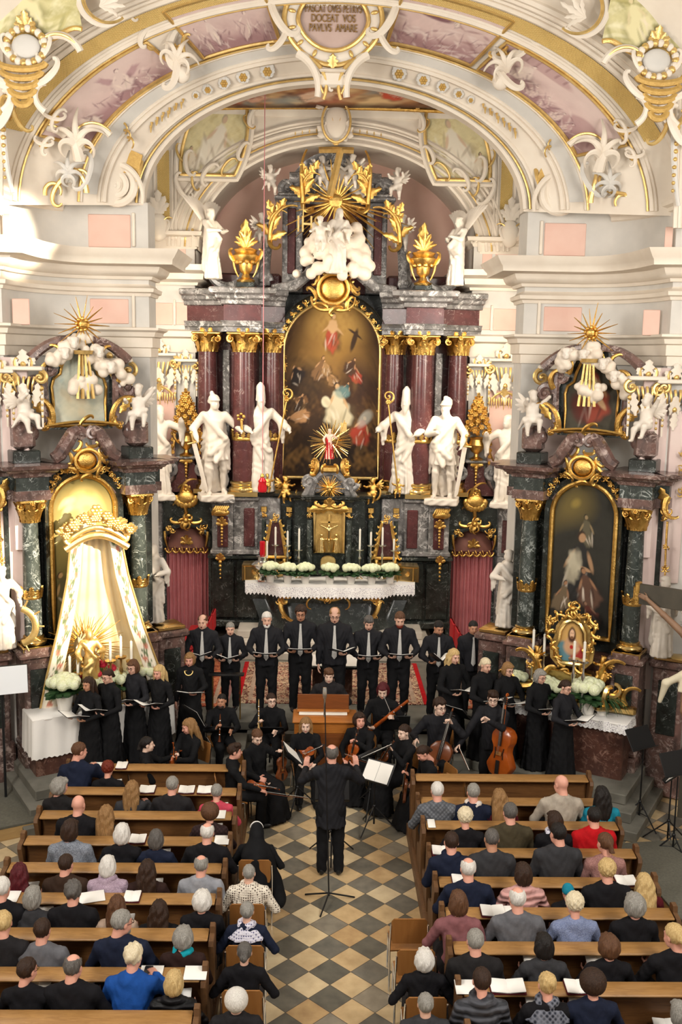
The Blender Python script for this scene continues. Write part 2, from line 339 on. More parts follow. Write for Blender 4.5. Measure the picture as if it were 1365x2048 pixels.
    def prism(s, poly, d, R=None, t=None, mi=0, bev=0):
        """poly in local xz plane, extruded along +y by d (front face at y=0)"""
        p = np.array(poly, float); n = len(p); rings = [(0, 0), (d, 0)]
        if bev:
            c = p.mean(0); q = c+(p-c)*(1-bev/np.maximum(np.linalg.norm(p-c, axis=1), 1e-6))[:, None]
            L = [np.c_[q[:, 0], np.zeros(n), q[:, 1]], np.c_[p[:, 0], np.full(n, bev), p[:, 1]], np.c_[p[:, 0], np.full(n, d), p[:, 1]]]
        else: L = [np.c_[p[:, 0], np.zeros(n), p[:, 1]], np.c_[p[:, 0], np.full(n, d), p[:, 1]]]
        V = np.vstack(L); k = len(L)
        Q = [[a*n+i, a*n+(i+1) % n, (a+1)*n+(i+1) % n, (a+1)*n+i] for a in range(k-1) for i in range(n)]
        return s.add(V, [Q, [list(range(n))[::-1]], [[(k-1)*n+i for i in range(n)]]], mi, R, t)
    def build(s, name, mats, parent=None, smooth=True, angle=40, loc=None, rot=None, tri=None):
        me = bpy.data.meshes.new(name); V = np.vstack(s.v); me.vertices.add(len(V)); me.vertices.foreach_set('co', V.ravel())
        li, st, mi = [], [], []; o = 0
        for A, m in s.f:
            k = A.shape[1]; li.append(A.ravel()); st.append(o+np.arange(len(A))*k); mi.append(np.full(len(A), m)); o += A.size
        li = np.concatenate(li).astype(np.int32); st = np.concatenate(st).astype(np.int32); mi = np.concatenate(mi).astype(np.int32)
        me.loops.add(len(li)); me.loops.foreach_set('vertex_index', li); me.polygons.add(len(st)); me.polygons.foreach_set('loop_start', st)
        if not isinstance(mats, (list, tuple)): mats = [mats]
        for m in mats: me.materials.append(M[m] if isinstance(m, str) else m)
        if mi.any(): me.polygons.foreach_set('material_index', mi)
        me.polygons.foreach_set('use_smooth', np.full(len(st), bool(smooth)))
        if any((c != 1).any() for c in s.c):
            C = np.vstack(s.c); ca = me.color_attributes.new('Col', 'FLOAT_COLOR', 'POINT'); ca.data.foreach_set('color', np.c_[C, np.ones(len(C))].ravel().astype(np.float32))
        if s.uv:
            U = np.vstack(s.uv); uvl = me.uv_layers.new(name='UVMap'); uvl.data.foreach_set('uv', U[li].ravel().astype(np.float32))
        me.update(calc_edges=True); me.validate()
        if smooth and angle: me.set_sharp_from_angle(angle=radians(angle))
        ob = bpy.data.objects.new(name, me); COL.objects.link(ob)
        if parent is not None: ob.parent = parent
        if loc is not None: ob.location = loc
        if rot is not None: ob.rotation_euler = rot
        return ob
def tag(o, label=None, cat=None, group=None, kind=None):
    if label: o['label'] = label
    if cat: o['category'] = cat
    if group: o['group'] = group
    if kind: o['kind'] = kind
    return o
def empty(name, loc=(0, 0, 0), rz=0, label=None, cat=None, group=None, kind=None, sc=1.0):
    o = bpy.data.objects.new(name, None); COL.objects.link(o); o.location = loc; o.rotation_euler = (0, 0, rz); o.empty_display_size = .1
    if sc != 1: o.scale = (sc,)*3
    return tag(o, label, cat, group, kind)
def copy_tree(o, parent=None):
    c = o.copy(); COL.objects.link(c); c.parent = parent
    for ch in list(o.children): copy_tree(ch, c)
    return c
# ------------------------------------------------------------------ implicit bodies: one continuous skin over blended limbs
def sdf(prims, h, disp=None, kd=.03):
    lo = np.full(3, 1e9); hi = -lo
    for p in prims:
        if p.get('sub'): continue
        lo = np.minimum(lo, p['lo']); hi = np.maximum(hi, p['hi'])
    lo -= 3*h; hi += 3*h
    n = np.ceil((hi-lo)/h).astype(int)+1; f = np.full(n, .5, np.float32)
    ax = [lo[i]+h*np.arange(n[i]) for i in range(3)]
    for p in prims:
        k = p.get('k', kd); m = k+3*h
        a = np.clip(np.floor((p['lo']-m-lo)/h).astype(int), 0, n); b = np.clip(np.ceil((p['hi']+m-lo)/h).astype(int)+1, 0, n)
        if (b <= a).any(): continue
        X, Y_, Z = np.meshgrid(ax[0][a[0]:b[0]], ax[1][a[1]:b[1]], ax[2][a[2]:b[2]], indexing='ij', sparse=False)
        d = p['fn'](X, Y_, Z); sl = tuple(slice(a[i], b[i]) for i in range(3)); g = f[sl]
        if p.get('sub'):
            d = -d; hh = np.maximum(k-np.abs(g-d), 0)/max(k, 1e-6); f[sl] = np.maximum(g, d)+hh*hh*k*.25
        else:
            hh = np.maximum(k-np.abs(g-d), 0)/max(k, 1e-6); f[sl] = np.minimum(g, d)-hh*hh*k*.25
    if disp is not None:
        X, Y_, Z = np.meshgrid(*ax, indexing='ij'); f = f+disp(X, Y_, Z)
    f[0] = f[-1] = .5; f[:, 0] = f[:, -1] = .5; f[:, :, 0] = f[:, :, -1] = .5
    s = f < 0; PT, CE, QU = [], [], []; st = np.array([n[1]*n[2], n[2], 1])
    for x in range(3):
        s0 = [slice(None)]*3; s1 = [slice(None)]*3; s0[x] = slice(0, -1); s1[x] = slice(1, None)
        I = np.argwhere(s[tuple(s0)] != s[tuple(s1)]); J = I.copy(); J[:, x] += 1
        f0 = f[tuple(I.T)]; f1 = f[tuple(J.T)]; P = I.astype(float); P[:, x] += f0/(f0-f1)
        u, v = (x+1) % 3, (x+2) % 3; c = []
        for du, dv in ((0, 0), (-1, 0), (-1, -1), (0, -1)):
            K = I.copy(); K[:, u] += du; K[:, v] += dv; c.append(K@st)
        c = np.stack(c, 1); fl = f0 >= 0; c2 = c.copy(); c2[fl] = c[fl][:, ::-1]
        QU.append(c2); CE.append(c.ravel()); PT.append(np.repeat(P, 4, 0))
    CE = np.concatenate(CE); PT = np.concatenate(PT); QU = np.concatenate(QU)
    ids, inv = np.unique(CE, return_inverse=True); cnt = np.bincount(inv)
    V = np.stack([np.bincount(inv, PT[:, i])/cnt for i in range(3)], 1)*h+lo
    return V, np.searchsorted(ids, QU)
def cap(a, b, ra, rb=None, k=None, sub=False):
    a, b = np.array(a, float), np.array(b, float); rb = ra if rb is None else rb; ab = b-a; L = ab@ab+1e-12
    def fn(X, Y_, Z):
        t = np.clip(((X-a[0])*ab[0]+(Y_-a[1])*ab[1]+(Z-a[2])*ab[2])/L, 0, 1)
        return np.sqrt((X-a[0]-t*ab[0])**2+(Y_-a[1]-t*ab[1])**2+(Z-a[2]-t*ab[2])**2)-(ra+(rb-ra)*t)
    r = max(ra, rb); d = dict(fn=fn, lo=np.minimum(a, b)-r, hi=np.maximum(a, b)+r, sub=sub)
    if k is not None: d['k'] = k
    return d
def ell(c, r, R=None, k=None, sub=False):
    c = np.array(c, float); r = np.array(r if np.ndim(r) else (r, r, r), float); R = np.eye(3) if R is None else np.asarray(R)
    def fn(X, Y_, Z):
        p = [(X-c[0])*R[0, i]+(Y_-c[1])*R[1, i]+(Z-c[2])*R[2, i] for i in range(3)]
        k0 = np.sqrt((p[0]/r[0])**2+(p[1]/r[1])**2+(p[2]/r[2])**2)+1e-9; k1 = np.sqrt((p[0]/r[0]**2)**2+(p[1]/r[1]**2)**2+(p[2]/r[2]**2)**2)+1e-9
        return k0*(k0-1)/k1
    e = np.sqrt((R**2) @ (r**2)); d = dict(fn=fn, lo=c-e, hi=c+e, sub=sub)
    if k is not None: d['k'] = k
    return d
def rbx(c, hs, R=None, rr=.01, k=None, sub=False):
    c = np.array(c, float); hs = np.array(hs, float); R = np.eye(3) if R is None else np.asarray(R)
    def fn(X, Y_, Z):
        q = [np.abs((X-c[0])*R[0, i]+(Y_-c[1])*R[1, i]+(Z-c[2])*R[2, i])-hs[i]+rr for i in range(3)]
        return np.sqrt(sum(np.maximum(x, 0)**2 for x in q))+np.minimum(np.maximum(np.maximum(q[0], q[1]), q[2]), 0)-rr
    e = np.abs(R) @ hs; d = dict(fn=fn, lo=c-e, hi=c+e, sub=sub)
    if k is not None: d['k'] = k
    return d
def stack(rings, fold=0, nf=9, ph=0, tw=0, k=None, fz=None):
    """rings: (z, cx, cy, rx, ry) going up; folds fade from the bottom to height fz"""
    g = np.array(rings, float)
    def fn(X, Y_, Z):
        cx, cyy, rx, ry = [np.interp(Z, g[:, 0], g[:, i]) for i in (1, 2, 3, 4)]
        x, y = (X-cx)/rx, (Y_-cyy)/ry; q = np.sqrt(x*x+y*y)
        if fold:
            a = np.arctan2(y, x); w = np.clip(((fz if fz is not None else g[-1, 0])-Z)/((fz if fz is not None else g[-1, 0])-g[0, 0]+1e-6), 0, 1)
            q = q+fold*w*(np.sin(nf*a+ph+tw*Z)+.5*np.sin((nf*2-3)*a+ph*2.3-tw*Z))
        d = (q-1)*np.minimum(rx, ry)
        return np.maximum(d, np.maximum(g[0, 0]-Z, Z-g[-1, 0]))
    rx = (np.abs(g[:, 1])+g[:, 3]*(1+2*fold)).max(); y0 = (g[:, 2]-g[:, 4]*(1+2*fold)).min(); y1 = (g[:, 2]+g[:, 4]*(1+2*fold)).max()
    x0 = (g[:, 1]-g[:, 3]*(1+2*fold)).min(); x1 = (g[:, 1]+g[:, 3]*(1+2*fold)).max()
    d = dict(fn=fn, lo=np.array([x0, y0, g[0, 0]]), hi=np.array([x1, y1, g[-1, 0]]))
    if k is not None: d['k'] = k
    return d
# ------------------------------------------------------------------ rococo ornament: tapering curls in a local plane
def curl(p, ang, L, turn, turn2=0, n=16, r0=.02, r1=.004):
    """points of a curve in (u,v) whose heading turns by `turn` (+ quadratic turn2 towards the end)"""
    t = np.linspace(0, 1, n); a = ang+turn*t+turn2*t*t; d = L/(n-1)
    P = np.c_[np.cumsum(np.r_[0, np.cos(a[:-1])*d])+p[0], np.cumsum(np.r_[0, np.sin(a[:-1])*d])+p[1]]
    return P, r0+(r1-r0)*t
def place(P2, o, U, V, N_, bulge=0):
    n = len(P2); z = bulge*np.sin(np.linspace(0, pi, n))
    return np.asarray(o)+P2[:, :1]*np.asarray(U)+P2[:, 1:2]*np.asarray(V)+z[:, None]*np.asarray(N_)
class Orn:
    """ornament builder on a wall plane: origin o, axes U (across), V (up), N (towards the viewer)"""
    def __init__(s, o, U=(1, 0, 0), V=(0, 0, 1), mb=None):
        s.o = np.array(o, float); s.U = nrm(U); s.V = nrm(np.array(V)-s.U*(np.array(V)@s.U)); s.N = np.cross(s.U, s.V); s.mb = mb or MB()
    def pt(s, u, v, n=0): return s.o+s.U*u+s.V*v+s.N*n
    def curl(s, p, ang, L, turn, turn2=0, r0=.02, r1=.004, bulge=.02, n=16, mi=0, flat=.7, both=False, seg=6):
        for sg in ((1, -1) if both else (1,)):
            P, r = curl(p, ang, L, turn, turn2, n, r0, r1)
            if sg < 0: P = P*np.array([-1, 1])
            s.mb.tube(place(P, s.o, s.U, s.V, s.N, bulge), r, seg, mi, flat, up=s.N)
        return s
    def scroll(s, p, ang, L, r=.02, flip=1, mi=0, both=False, w=2.2):
        """C-scroll: both ends roll in"""
        for sg in ((1, -1) if both else (1,)):
            n = 40; t = np.linspace(0, 1, n); k = flip*(w*(np.abs(2*t-1)**3)*10+1.3); a = ang+np.cumsum(k)/n; d = L/n
            P = np.c_[np.cumsum(np.cos(a)*d), np.cumsum(np.sin(a)*d)]; P = P-P[n//2]+np.array(p)
            if sg < 0: P = P*np.array([-1, 1])
            s.mb.tube(place(P, s.o, s.U, s.V, s.N, r), r*(.55+.6*np.sin(t*pi)), 6, mi, .8, up=s.N)
        return s
    def volute(s, p, R_, turns=2.2, r=.03, mi=0, flip=1, a0=0, lift=0):
        t = np.linspace(0, 1, int(26*turns)); a = a0+flip*2*pi*turns*t; q = R_*(1-t)**1.1+.0
        P = np.c_[p[0]+q*np.cos(a), p[1]+q*np.sin(a)]
        X = s.o+P[:, :1]*s.U+P[:, 1:]*s.V+(lift*t)[:, None]*s.N
        s.mb.tube(X, r*(1-.6*t), 7, mi, .9, up=s.N); s.mb.ball(s.pt(p[0], p[1], lift), r*.7, mi); return s
    def leaf(s, p, ang, L, w, curlup=.25, mi=0, n=8, side=0):
        """acanthus leaf: a lobed blade that lifts and curls at the tip"""
        t = np.linspace(0, 1, n); a = ang+side*t*t; d = L/(n-1)
        c = np.c_[np.cumsum(np.r_[0, np.cos(a[:-1])*d])+p[0], np.cumsum(np.r_[0, np.sin(a[:-1])*d])+p[1]]
        lobes = (np.sin(t*pi)**.6)*(1+.28*np.cos(t*pi*7))*w; lobes[0] = w*.3; lobes[-1] = .02*w
        nx = np.c_[-np.sin(a), np.cos(a)]; G = []
        for q in (-1, -.5, 0, .5, 1):
            uv = c+nx*(lobes*q)[:, None]; z = curlup*L*(t**2)*1.0+.25*w*(1-q*q)+.012
            G.append(s.o+uv[:, :1]*s.U+uv[:, 1:]*s.V+z[:, None]*s.N)
        s.mb.grid(np.array(G)[::-1], mi)
        G2 = [g-s.N*.015 for g in G]; s.mb.grid(np.array(G2), mi); return s
    def spray(s, p, ang, L, k=7, spread=1.9, w=.16, mi=0, curlup=.25, seed=0, mirror=False):
        rg = random.Random(seed)
        for i in range(k):
            q = (i/(k-1)-.5) if k > 1 else 0; l = L*(1-.35*abs(q)*1.6)*(.9+.2*rg.random())
            s.leaf(p, ang+q*spread, l, l*w, curlup*(.7+.6*rg.random()), mi, side=q*1.6)
        return s
    def cluster(s, p, R_, k=9, mi=0, seed=0, r=.18, bulge=.25):
        """a lively bunch of curls around p: gilt foliage"""
        rg = random.Random(seed)
        for i in range(k):
            a = 2*pi*i/k+rg.uniform(-.2, .2); L = R_*rg.uniform(.8, 1.25); sg = 1 if rg.random() < .5 else -1
            s.curl(p, a, L, sg*rg.uniform(.4, 1.2), sg*rg.uniform(1.5, 3.2), R_*r, R_*.05, R_*bulge, 12, mi)
        s.mb.ball(s.pt(p[0], p[1], R_*.12), (R_*.28,)*3, mi, 10, 6); return s
    def blossom(s, p, R_, mi=0, k=6, lift=0):
        for i in range(k):
            a = 2*pi*i/k; s.mb.ball(s.pt(p[0]+cos(a)*R_*.6, p[1]+sin(a)*R_*.6, lift+.02), (R_*.42,)*3, mi, 7, 5)
        s.mb.ball(s.pt(p[0], p[1], lift+R_*.3), R_*.35, mi, 7, 5); return s
    def bead(s, p, r, mi=0): s.mb.ball(s.pt(p[0], p[1], r*.3), r, mi, 8, 6); return s
def rays(mb, c, n, L0, L1, w=.02, U=(1, 0, 0), V=(0, 0, 1), seed=0, mi=0, d=.015, a0=0, a1=2*pi, inner=.03):
    rg = random.Random(seed); U, V = nrm(U), nrm(V); N_ = np.cross(U, V)
    for i in range(n):
        a = a0+(a1-a0)*i/n+rg.uniform(-.05, .05); L = rg.uniform(L0, L1); dr = U*cos(a)+V*sin(a); sd = np.cross(N_, dr)
        b = np.asarray(c)+dr*inner; q = rg.uniform(-.15, .15)*L; t = np.asarray(c)+dr*L+N_*q
        ws = w*rg.uniform(.7, 1.2)
        V_ = [b-sd*ws*.5, b+N_*d, b+sd*ws*.5, b-N_*d, t-sd*ws*.12, t+N_*d*.3, t+sd*ws*.12, t-N_*d*.3]
        mb.add(V_, [[[0, 4, 5, 1], [1, 5, 6, 2], [2, 6, 7, 3], [3, 7, 4, 0], [4, 7, 6, 5]]], mi)
# ------------------------------------------------------------------ painting: pigments on a panel, as vertex colours
class Paint:
    def __init__(s, W_, H_, nx, nz, base, seed=0, tone=.06):
        s.W, s.H = W_, H_; s.u, s.v = np.meshgrid(np.linspace(-W_/2, W_/2, nx), np.linspace(0, H_, nz), indexing='ij')
        s.rg = np.random.RandomState(seed); s.c = np.zeros(s.u.shape+(3,))+np.array(S(base)); s.cloud(tone)
    def cloud(s, amt, base=None, k=1.0):
        n = np.zeros_like(s.u)
        for o in range(6):
            a, b = s.rg.uniform(1, 5, 2)*(1.6**o)*k/max(s.W, s.H)*2; n += np.sin(s.u*a*3+s.rg.uniform(0, 9)+1.3*np.sin(s.v*b*2+s.rg.uniform(0, 9)))*np.sin(s.v*b*3+s.rg.uniform(0, 9))/(1.35**o)
        if base is None: s.c *= (1+amt*n)[..., None]
        else:
            f = np.clip(n*amt, 0, 1)[..., None]; s.c = s.c*(1-f)+np.array(S(base))*f
        s.c = np.clip(s.c, 0, 1)
    def dab(s, x, y, rx, ry, col, rot=0, soft=.35, op=1.0, rag=0):
        dx, dy = s.u-x, s.v-y; c_, s_ = cos(rot), sin(rot); a, b = (dx*c_+dy*s_)/rx, (-dx*s_+dy*c_)/ry; q = np.sqrt(a*a+b*b)
        if rag: q = q*(1+rag*np.sin(5*np.arctan2(b, a)+x*40)+rag*.7*np.sin(9*np.arctan2(b, a)+y*30))
        f = (np.clip((1-q)/soft+.5, 0, 1)*op)[..., None]; s.c = s.c*(1-f)+np.array(S(col))*f
    def figure(s, x, y, h, robe, skin='c79a78', shade='3a2418', lean=0, seat=False, hair='3b2a1e', arm=1, op=1, wings=None):
        """robed generic figure: dabs for robe, folds, arms, head"""
        k = h; c_, s_ = cos(lean), sin(lean)
        def P(a, b): return x+(a*c_-b*s_)*k, y+(a*s_+b*c_)*k
        if wings:
            for sg in (-1, 1): s.dab(*P(.3*sg, .62), .28*k, .1*k, wings, lean+sg*.9, .5, .8*op, .1)
        s.dab(*P(0.03, .28), (.3 if seat else .19)*k, .3*k, shade, lean, .5, .6*op, .08)
        s.dab(*P(0, .3), (.26 if seat else .15)*k, .28*k, robe, lean+.1, .3, op, .08)
        for i in range(5):
            a = s.rg.uniform(-.16, .16); s.dab(*P(a, s.rg.uniform(.1, .4)), .02*k, s.rg.uniform(.1, .2)*k, shade if i % 2 else 'e8d8c4', lean+s.rg.uniform(-.5, .5), .8, .45*op)
        s.dab(*P(0, .62), .115*k, .16*k, robe if arm < 2 else skin, lean, .3, op, .05)
        s.dab(*P(.15, .55), .028*k, .13*k, skin, lean+(.9 if arm == 2 else .35), .6, op*.85); s.dab(*P(-.13, .58), .028*k, .12*k, skin, lean-(.9 if arm == 2 else .5), .6, op*.85)
        s.dab(*P(0, .87), .055*k, .075*k, hair, lean, .3, op); s.dab(*P(.012, .855), .045*k, .06*k, skin, lean, .3, op)
    def head(s, x, y, r, skin='c79a78', hair='3b2a1e'):
        s.dab(x, y+.15*r, r*1.05, r*1.2, hair, 0, .3); s.dab(x+.1*r, y, r*.8, r, skin, 0, .3)
def arch_poly(w, h, n=24, squash=1.0):
    """outline with a round-arched top: (x, z) counter-clockwise from the lower left"""
    r = w/2; a = np.linspace(0, pi, n)
    return [(-r, 0), (r, 0)]+[(r*cos(t), h-r*squash+r*squash*sin(t)) for t in a]
# ================================================================== the room
XM = .05
def LP(px, py, Y, sg=-1):
    """world point measured on the north half of the church; sg=+1 gives its mirror image on the south half"""
    p = at(px, py, Y)
    if sg > 0: p = np.array([XM-p[0], p[1], p[2]])
    return p
def zz(py, Y, px=660): return at(px, py, Y)[2]
def struct(mb, name, mat, parent=None, **k):
    o = mb.build(name, mat, parent, **k)
    if parent is None: o['kind'] = 'structure'
    return o
mb = MB(); mb.grid([[(x, y, 0) for y in (2, 9, 16, 21)] for x in (-8, 0, 8)]); struct(mb, 'floor', 'floor_tile', smooth=False)
# platform of the chancel with its front steps
ZP, YS = .64, 16.78
mb = MB()
for i, (y, z) in enumerate([(15.55, .16), (16.4, .32), (16.65, .48), (YS, ZP)]):
    w = 3.1 if i == 3 else 2.6
    mb.rbox((0.03, (y+24.5)/2, z-.08), (2*w, 24.5-y, .16), .012)
struct(mb, 'floor_chancel_steps', 'stone_step')
mb = MB()
for i, (y, z, w) in enumerate([(20.35, .80, 2.3), (20.62, .96, 2.15), (20.9, 1.12, 2.0)]): mb.rbox((.03, (y+24)/2, z-.08), (2*w, 24-y, .16), .012)
struct(mb, 'floor_altar_steps', 'pale_stone')
# ---- walls: plan of one half, swept upwards
def plan(sg):
    P = [(-5.95, 2.0), (-5.95, 15.45), (-5.1, 15.6)]
    for k in range(1, 8):
        a = k/8*pi/2; P.append((-5.1+1.0*(1-cos(a))*.96, 15.6+1.55*sin(a)))
    P += [(-4.12, 17.2), (-3.14, 17.2), (-3.14, 17.9), (-4.1, 18.0), (-4.1, YN), (-3.03, YN), (-3.03, 24.3)]
    return [(p[0], p[1]) if sg < 0 else (XM-p[0], p[1]) for p in P]
YF = 17.2; YN = 22.5
Z_att1, Z_att0 = zz(404, YF, 230), zz(500, YF, 230)
def sweep_plan(mb, prof, z, sg, i0, i1, mi=0):
    P = [(x, y, z) for x, y in plan(sg)[i0:i1]]
    if sg > 0: P = P[::-1]
    mb.sweep(prof, P, mi=mi)
WALL = {}
for sg, nm in ((-1, 'wall_left'), (1, 'wall_right')):
    mb = MB(); P = plan(sg); mb.grid([[(x, y, z) for z in (0, 3, 6, Z_att1)] for x, y in P])
    mb.grid([[(x, y+.03, z) for z in (Z_att1-.02, Z_att1+.6)] for x, y in P[14:]]); w = struct(mb, nm, 'stucco_cool', angle=30); WALL[sg] = w
    # pink fields framed by white bands
    def field(x0, y0, x1, y1, Y, mat='pink_plaster', t=.03):
        a, b = LP(x0, y0, Y, sg), LP(x1, y1, Y, sg); m = MB(); c = (a+b)/2; c[1] = Y
        m.rbox(c, (abs(a[0]-b[0]), t, abs(a[2]-b[2])), .01); return m.build('plaster_field', mat, w)
    for q in [(176, 428, 262, 496, YF), (180, 597, 258, 648, YF), (292, 605, 346, 650, YN), (352, 605, 384, 650, YN), (300, 486, 346, 545, YN), (352, 486, 372, 530, YN), (300, 770, 350, 900, YN), (4, 428, 22, 493, 15.62), (24, 597, 60, 650, 15.9)]:
        field(*q)
    m = MB()
    for (x, y) in [(268, 460), (268, 622), (350, 625)]:
        Y = YF if x < 300 else YN; a = LP(x, y, Y, sg); m.rbox((a[0], Y-.02, a[2]), (.05, .05, .55), .01)
    m.build('white_band', 'stucco', w)
    # nave wall faces beside the altars
    m = MB(); xx = -5.0 if sg < 0 else XM+5.0; m.rbox((xx, 15.62, 4.3), (.5, .06, 5.2), .01); m.build('pilaster_shaft', 'pale_pink_plaster', w)
# cornices and mouldings following the plan
n_tr = 0
for sg in (-1, 1):
    zc = zz(560, YF, 300)
    big = [(0, 0), (.06, 0), (.08, .05), (.16, .08), (.2, .14), (.22, .2), (.46, .22), (.47, .3), (.5, .33), (.56, .42), (.58, .46), (0, .5)]
    mb = MB(); sweep_plan(mb, big, zc, sg, 1, 14); n_tr += 1; struct(mb, 'trim_%d' % n_tr, 'stucco')
    mb = MB(); sweep_plan(mb, [(0, 0), (.03, 0), (.05, .05), (.09, .07), (.1, .13), (.03, .16), (0, .2)], zz(592, YF, 230), sg, 1, 14); n_tr += 1; struct(mb, 'trim_%d' % n_tr, 'stucco')
    za = zz(713, YF, 230); h = zz(655, YF, 230)-za
    mb = MB(); sweep_plan(mb, [(0, 0), (.03, 0), (.03, h*.3), (.06, h*.33), (.06, h*.66), (.1, h*.7), (.12, h*.85), (.18, h*.92), (.18, h), (0, h+.01)], za, sg, 1, 14); n_tr += 1; struct(mb, 'trim_%d' % n_tr, 'stucco')
    mb = MB(); sweep_plan(mb, [(0, 0), (.04, .02), (.05, .07), (.11, .1), (.12, .16), (0, .2)], Z_att1-.19, sg, 1, 9); n_tr += 1; struct(mb, 'trim_%d' % n_tr, 'stucco')
    mb = MB(); sweep_plan(mb, [(0, 0), (.03, .02), (.05, .08), (.16, .12), (.18, .2), (0, .24)], zz(482, YN, 330), sg, 13, 17); n_tr += 1; struct(mb, 'trim_%d' % n_tr, 'stucco')
    # chancel entablature, one storey lower edge
    mb = MB(); sweep_plan(mb, [(0, 0), (.06, 0), (.08, .06), (.2, .12), (.22, .24), (.42, .3), (.46, .42), (0, .46)], zz(570, YN, 330), sg, 13, 17); n_tr += 1; struct(mb, 'trim_%d' % n_tr, 'stucco')
    mb = MB(); sweep_plan(mb, [(0, 0), (.03, 0), (.06, .1), (.06, .3), (.14, .34), (.16, .46), (0, .5)], zz(704, YN, 330), sg, 13, 17); n_tr += 1; struct(mb, 'trim_%d' % n_tr, 'stucco')
# ---- the chancel arch: a coved band widening towards the nave
AX, AZ, AA, AB = 667., 412., 381., 247.
def AP(rho, t, n=0.0):
    Y = 17.2-1.75*(rho-1) if rho > 1 else 17.2+(1-rho)*8
    px, py = AX+AA*rho*cos(t), AZ-AB*rho*sin(t); py += .0165*(px-AX)
    p = at(px, py, Y)
    if n:
        c = at(AX, AZ, 17.2); d = nrm(c+np.array([0, -3.5, -.5])-p); p = p+d*n
    return p
TT = np.linspace(-.02, pi+.02, 73)
mb = MB(); mb.grid([[AP(r, t) for t in TT] for r in np.linspace(1.0, 2.62, 30)]); ARCH = struct(mb, 'ceiling_chancel_arch', 'stucco', angle=60)
mb = MB(); mb.grid([[AP(1.0, t)+np.array([0, dy, 0]) for t in TT] for dy in (0, .15, .3)]); mb.build('arch_soffit', 'stucco', ARCH, angle=60)
def arc_tube(mb, rho, r, n, t0=0, t1=pi, k=60, mi=0):
    T = np.linspace(t0, t1, k); mb.tube([AP(rho, t, n) for t in T], r, 6, mi)
def arc_band(r0, r1, n, t0, t1, name, mat, parent=ARCH, k=60, uvs=None):
    mb = MB(); R_ = np.linspace(r0, r1, 5); T = np.linspace(t0, t1, k); mb.grid([[AP(r, t, n) for t in T] for r in R_])
    if uvs: mb.uv.append(np.array([[(i/4*uvs[0], j/(k-1)*uvs[1]) for j in range(k)] for i in range(5)]).reshape(-1, 2))
    return mb.build(name, mat, parent, angle=60)
for r, w in ((1.012, .05), (1.07, .035), (1.21, .05), (1.235, .03), (1.33, .03), (1.68, .05), (1.70, .03), (1.865, .05), (1.9, .035), (1.94, .05), (1.98, .06)):
    mb = MB(); arc_tube(mb, r, w, w*.3); mb.build('arch_moulding', 'stucco', ARCH)
for r in (1.04, 1.345, 1.66):
    mb = MB(); arc_tube(mb, r, .022, .03); mb.build('gilt_fillet', 'pale_gold', ARCH)
arc_band(1.245, 1.325, .012, .05, pi-.05, 'cove_band', 'stucco_cool')
arc_band(1.735, 1.84, .03, .33, pi-.33, 'gold_trellis_band', 'gold_trellis', k=120, uvs=(3, 90))
# rosettes along the arch
for sgn in (1, -1):
    for k, (t, s_) in enumerate([(.31, 1.1), (.43, 1.0), (.53, .9), (.62, .75), (.69, .55)]):
        tt = pi/2+sgn*t; o = Orn(AP(1.14, tt, .03), (1, 0, 0), (0, -.35, 1)); o.blossom((0, 0), .07*s_, 1); o.spray((0, 0), pi/2, .13*s_, 9, 6.0, .5, 0, .1, k)
        o.mb.build('rosette', ['stucco_cool', 'gilt_ground'], ARCH)
    for k in range(12):
        tt = pi/2+sgn*(.75+.022*k); mb = MB(); p = AP(1.16-.012*(k % 2), tt, .02); mb.tube([p, p+np.array([0, -.02, -.06-.05*abs(sin(k))])], [.022, .008], 6); mb.build('pendant_drop', 'pale_gold', ARCH)
# frescoes of the arch: monochrome mauve scenes with generic robed figures
def fresco(r0, r1, t0, t1, seed, figs, name, label, extra=None, wob=True, nx=120, nz=64, base='cdb3ac'):
    W_, H_ = 3.0, 1.4
    P = Paint(W_, H_, nx, nz, base, seed, .03); P.cloud(.35, 'bda09c', .6); P.dab(0, .0, 2.2, .4, '936b6e', 0, .9, .8, .1); P.dab(.3, 1.3, 1.6, .5, 'd9c4bb', 0, .9, .6)
    if extra: extra(P)
    for f in figs: P.figure(*f[:3], f[3], 'dcc8bd', '6a464e', f[4], f[5], '755257', 1, 1, 'a98588' if len(f) > 6 else None)
    for i in range(60): P.dab(P.rg.uniform(-W_/2, W_/2), P.rg.uniform(0, .6), P.rg.uniform(.01, .03), P.rg.uniform(.05, .16), '74505a' if i % 2 else 'd9c5bc', P.rg.uniform(-1.3, 1.3), .8, .5)
    mb = MB(); G = []
    for i in range(nx):
        t = t0+(t1-t0)*i/(nx-1); row = []
        for j in range(nz):
            r = r0+(r1-r0)*j/(nz-1); row.append(AP(r, t, .02))
        G.append(row)
    mb.grid(np.array(G), col=P.c); o = mb.build(name, 'painted', None, angle=0); tag(o, label, 'fresco', 'painted scenes of the chancel arch'); 
    fr = MB(); loop = [AP(r0, t, .03) for t in np.linspace(t0, t1, 24)]+[AP(r, t1, .03) for r in np.linspace(r0, r1, 8)][1:]+[AP(r1, t, .03) for t in np.linspace(t1, t0, 24)][1:]+[AP(r, t0, .03) for r in np.linspace(r1, r0, 8)][1:-1]
    fr.tube(loop, .028, 6, closed=True); fr.build('gilt_border', 'pale_gold', o); return o
D = math.radians
fresco(1.36, 1.64, D(161), D(127), 3, [(-.75, .1, .75, 'd9c6bb', .25, True), (.35, .3, .9, 'd3bdb4', -.35, True, 1), (.9, .05, .5, 'c0a29e', .4, True)], 'fresco', 'mauve fresco of an angel freeing a seated man on the chancel arch')
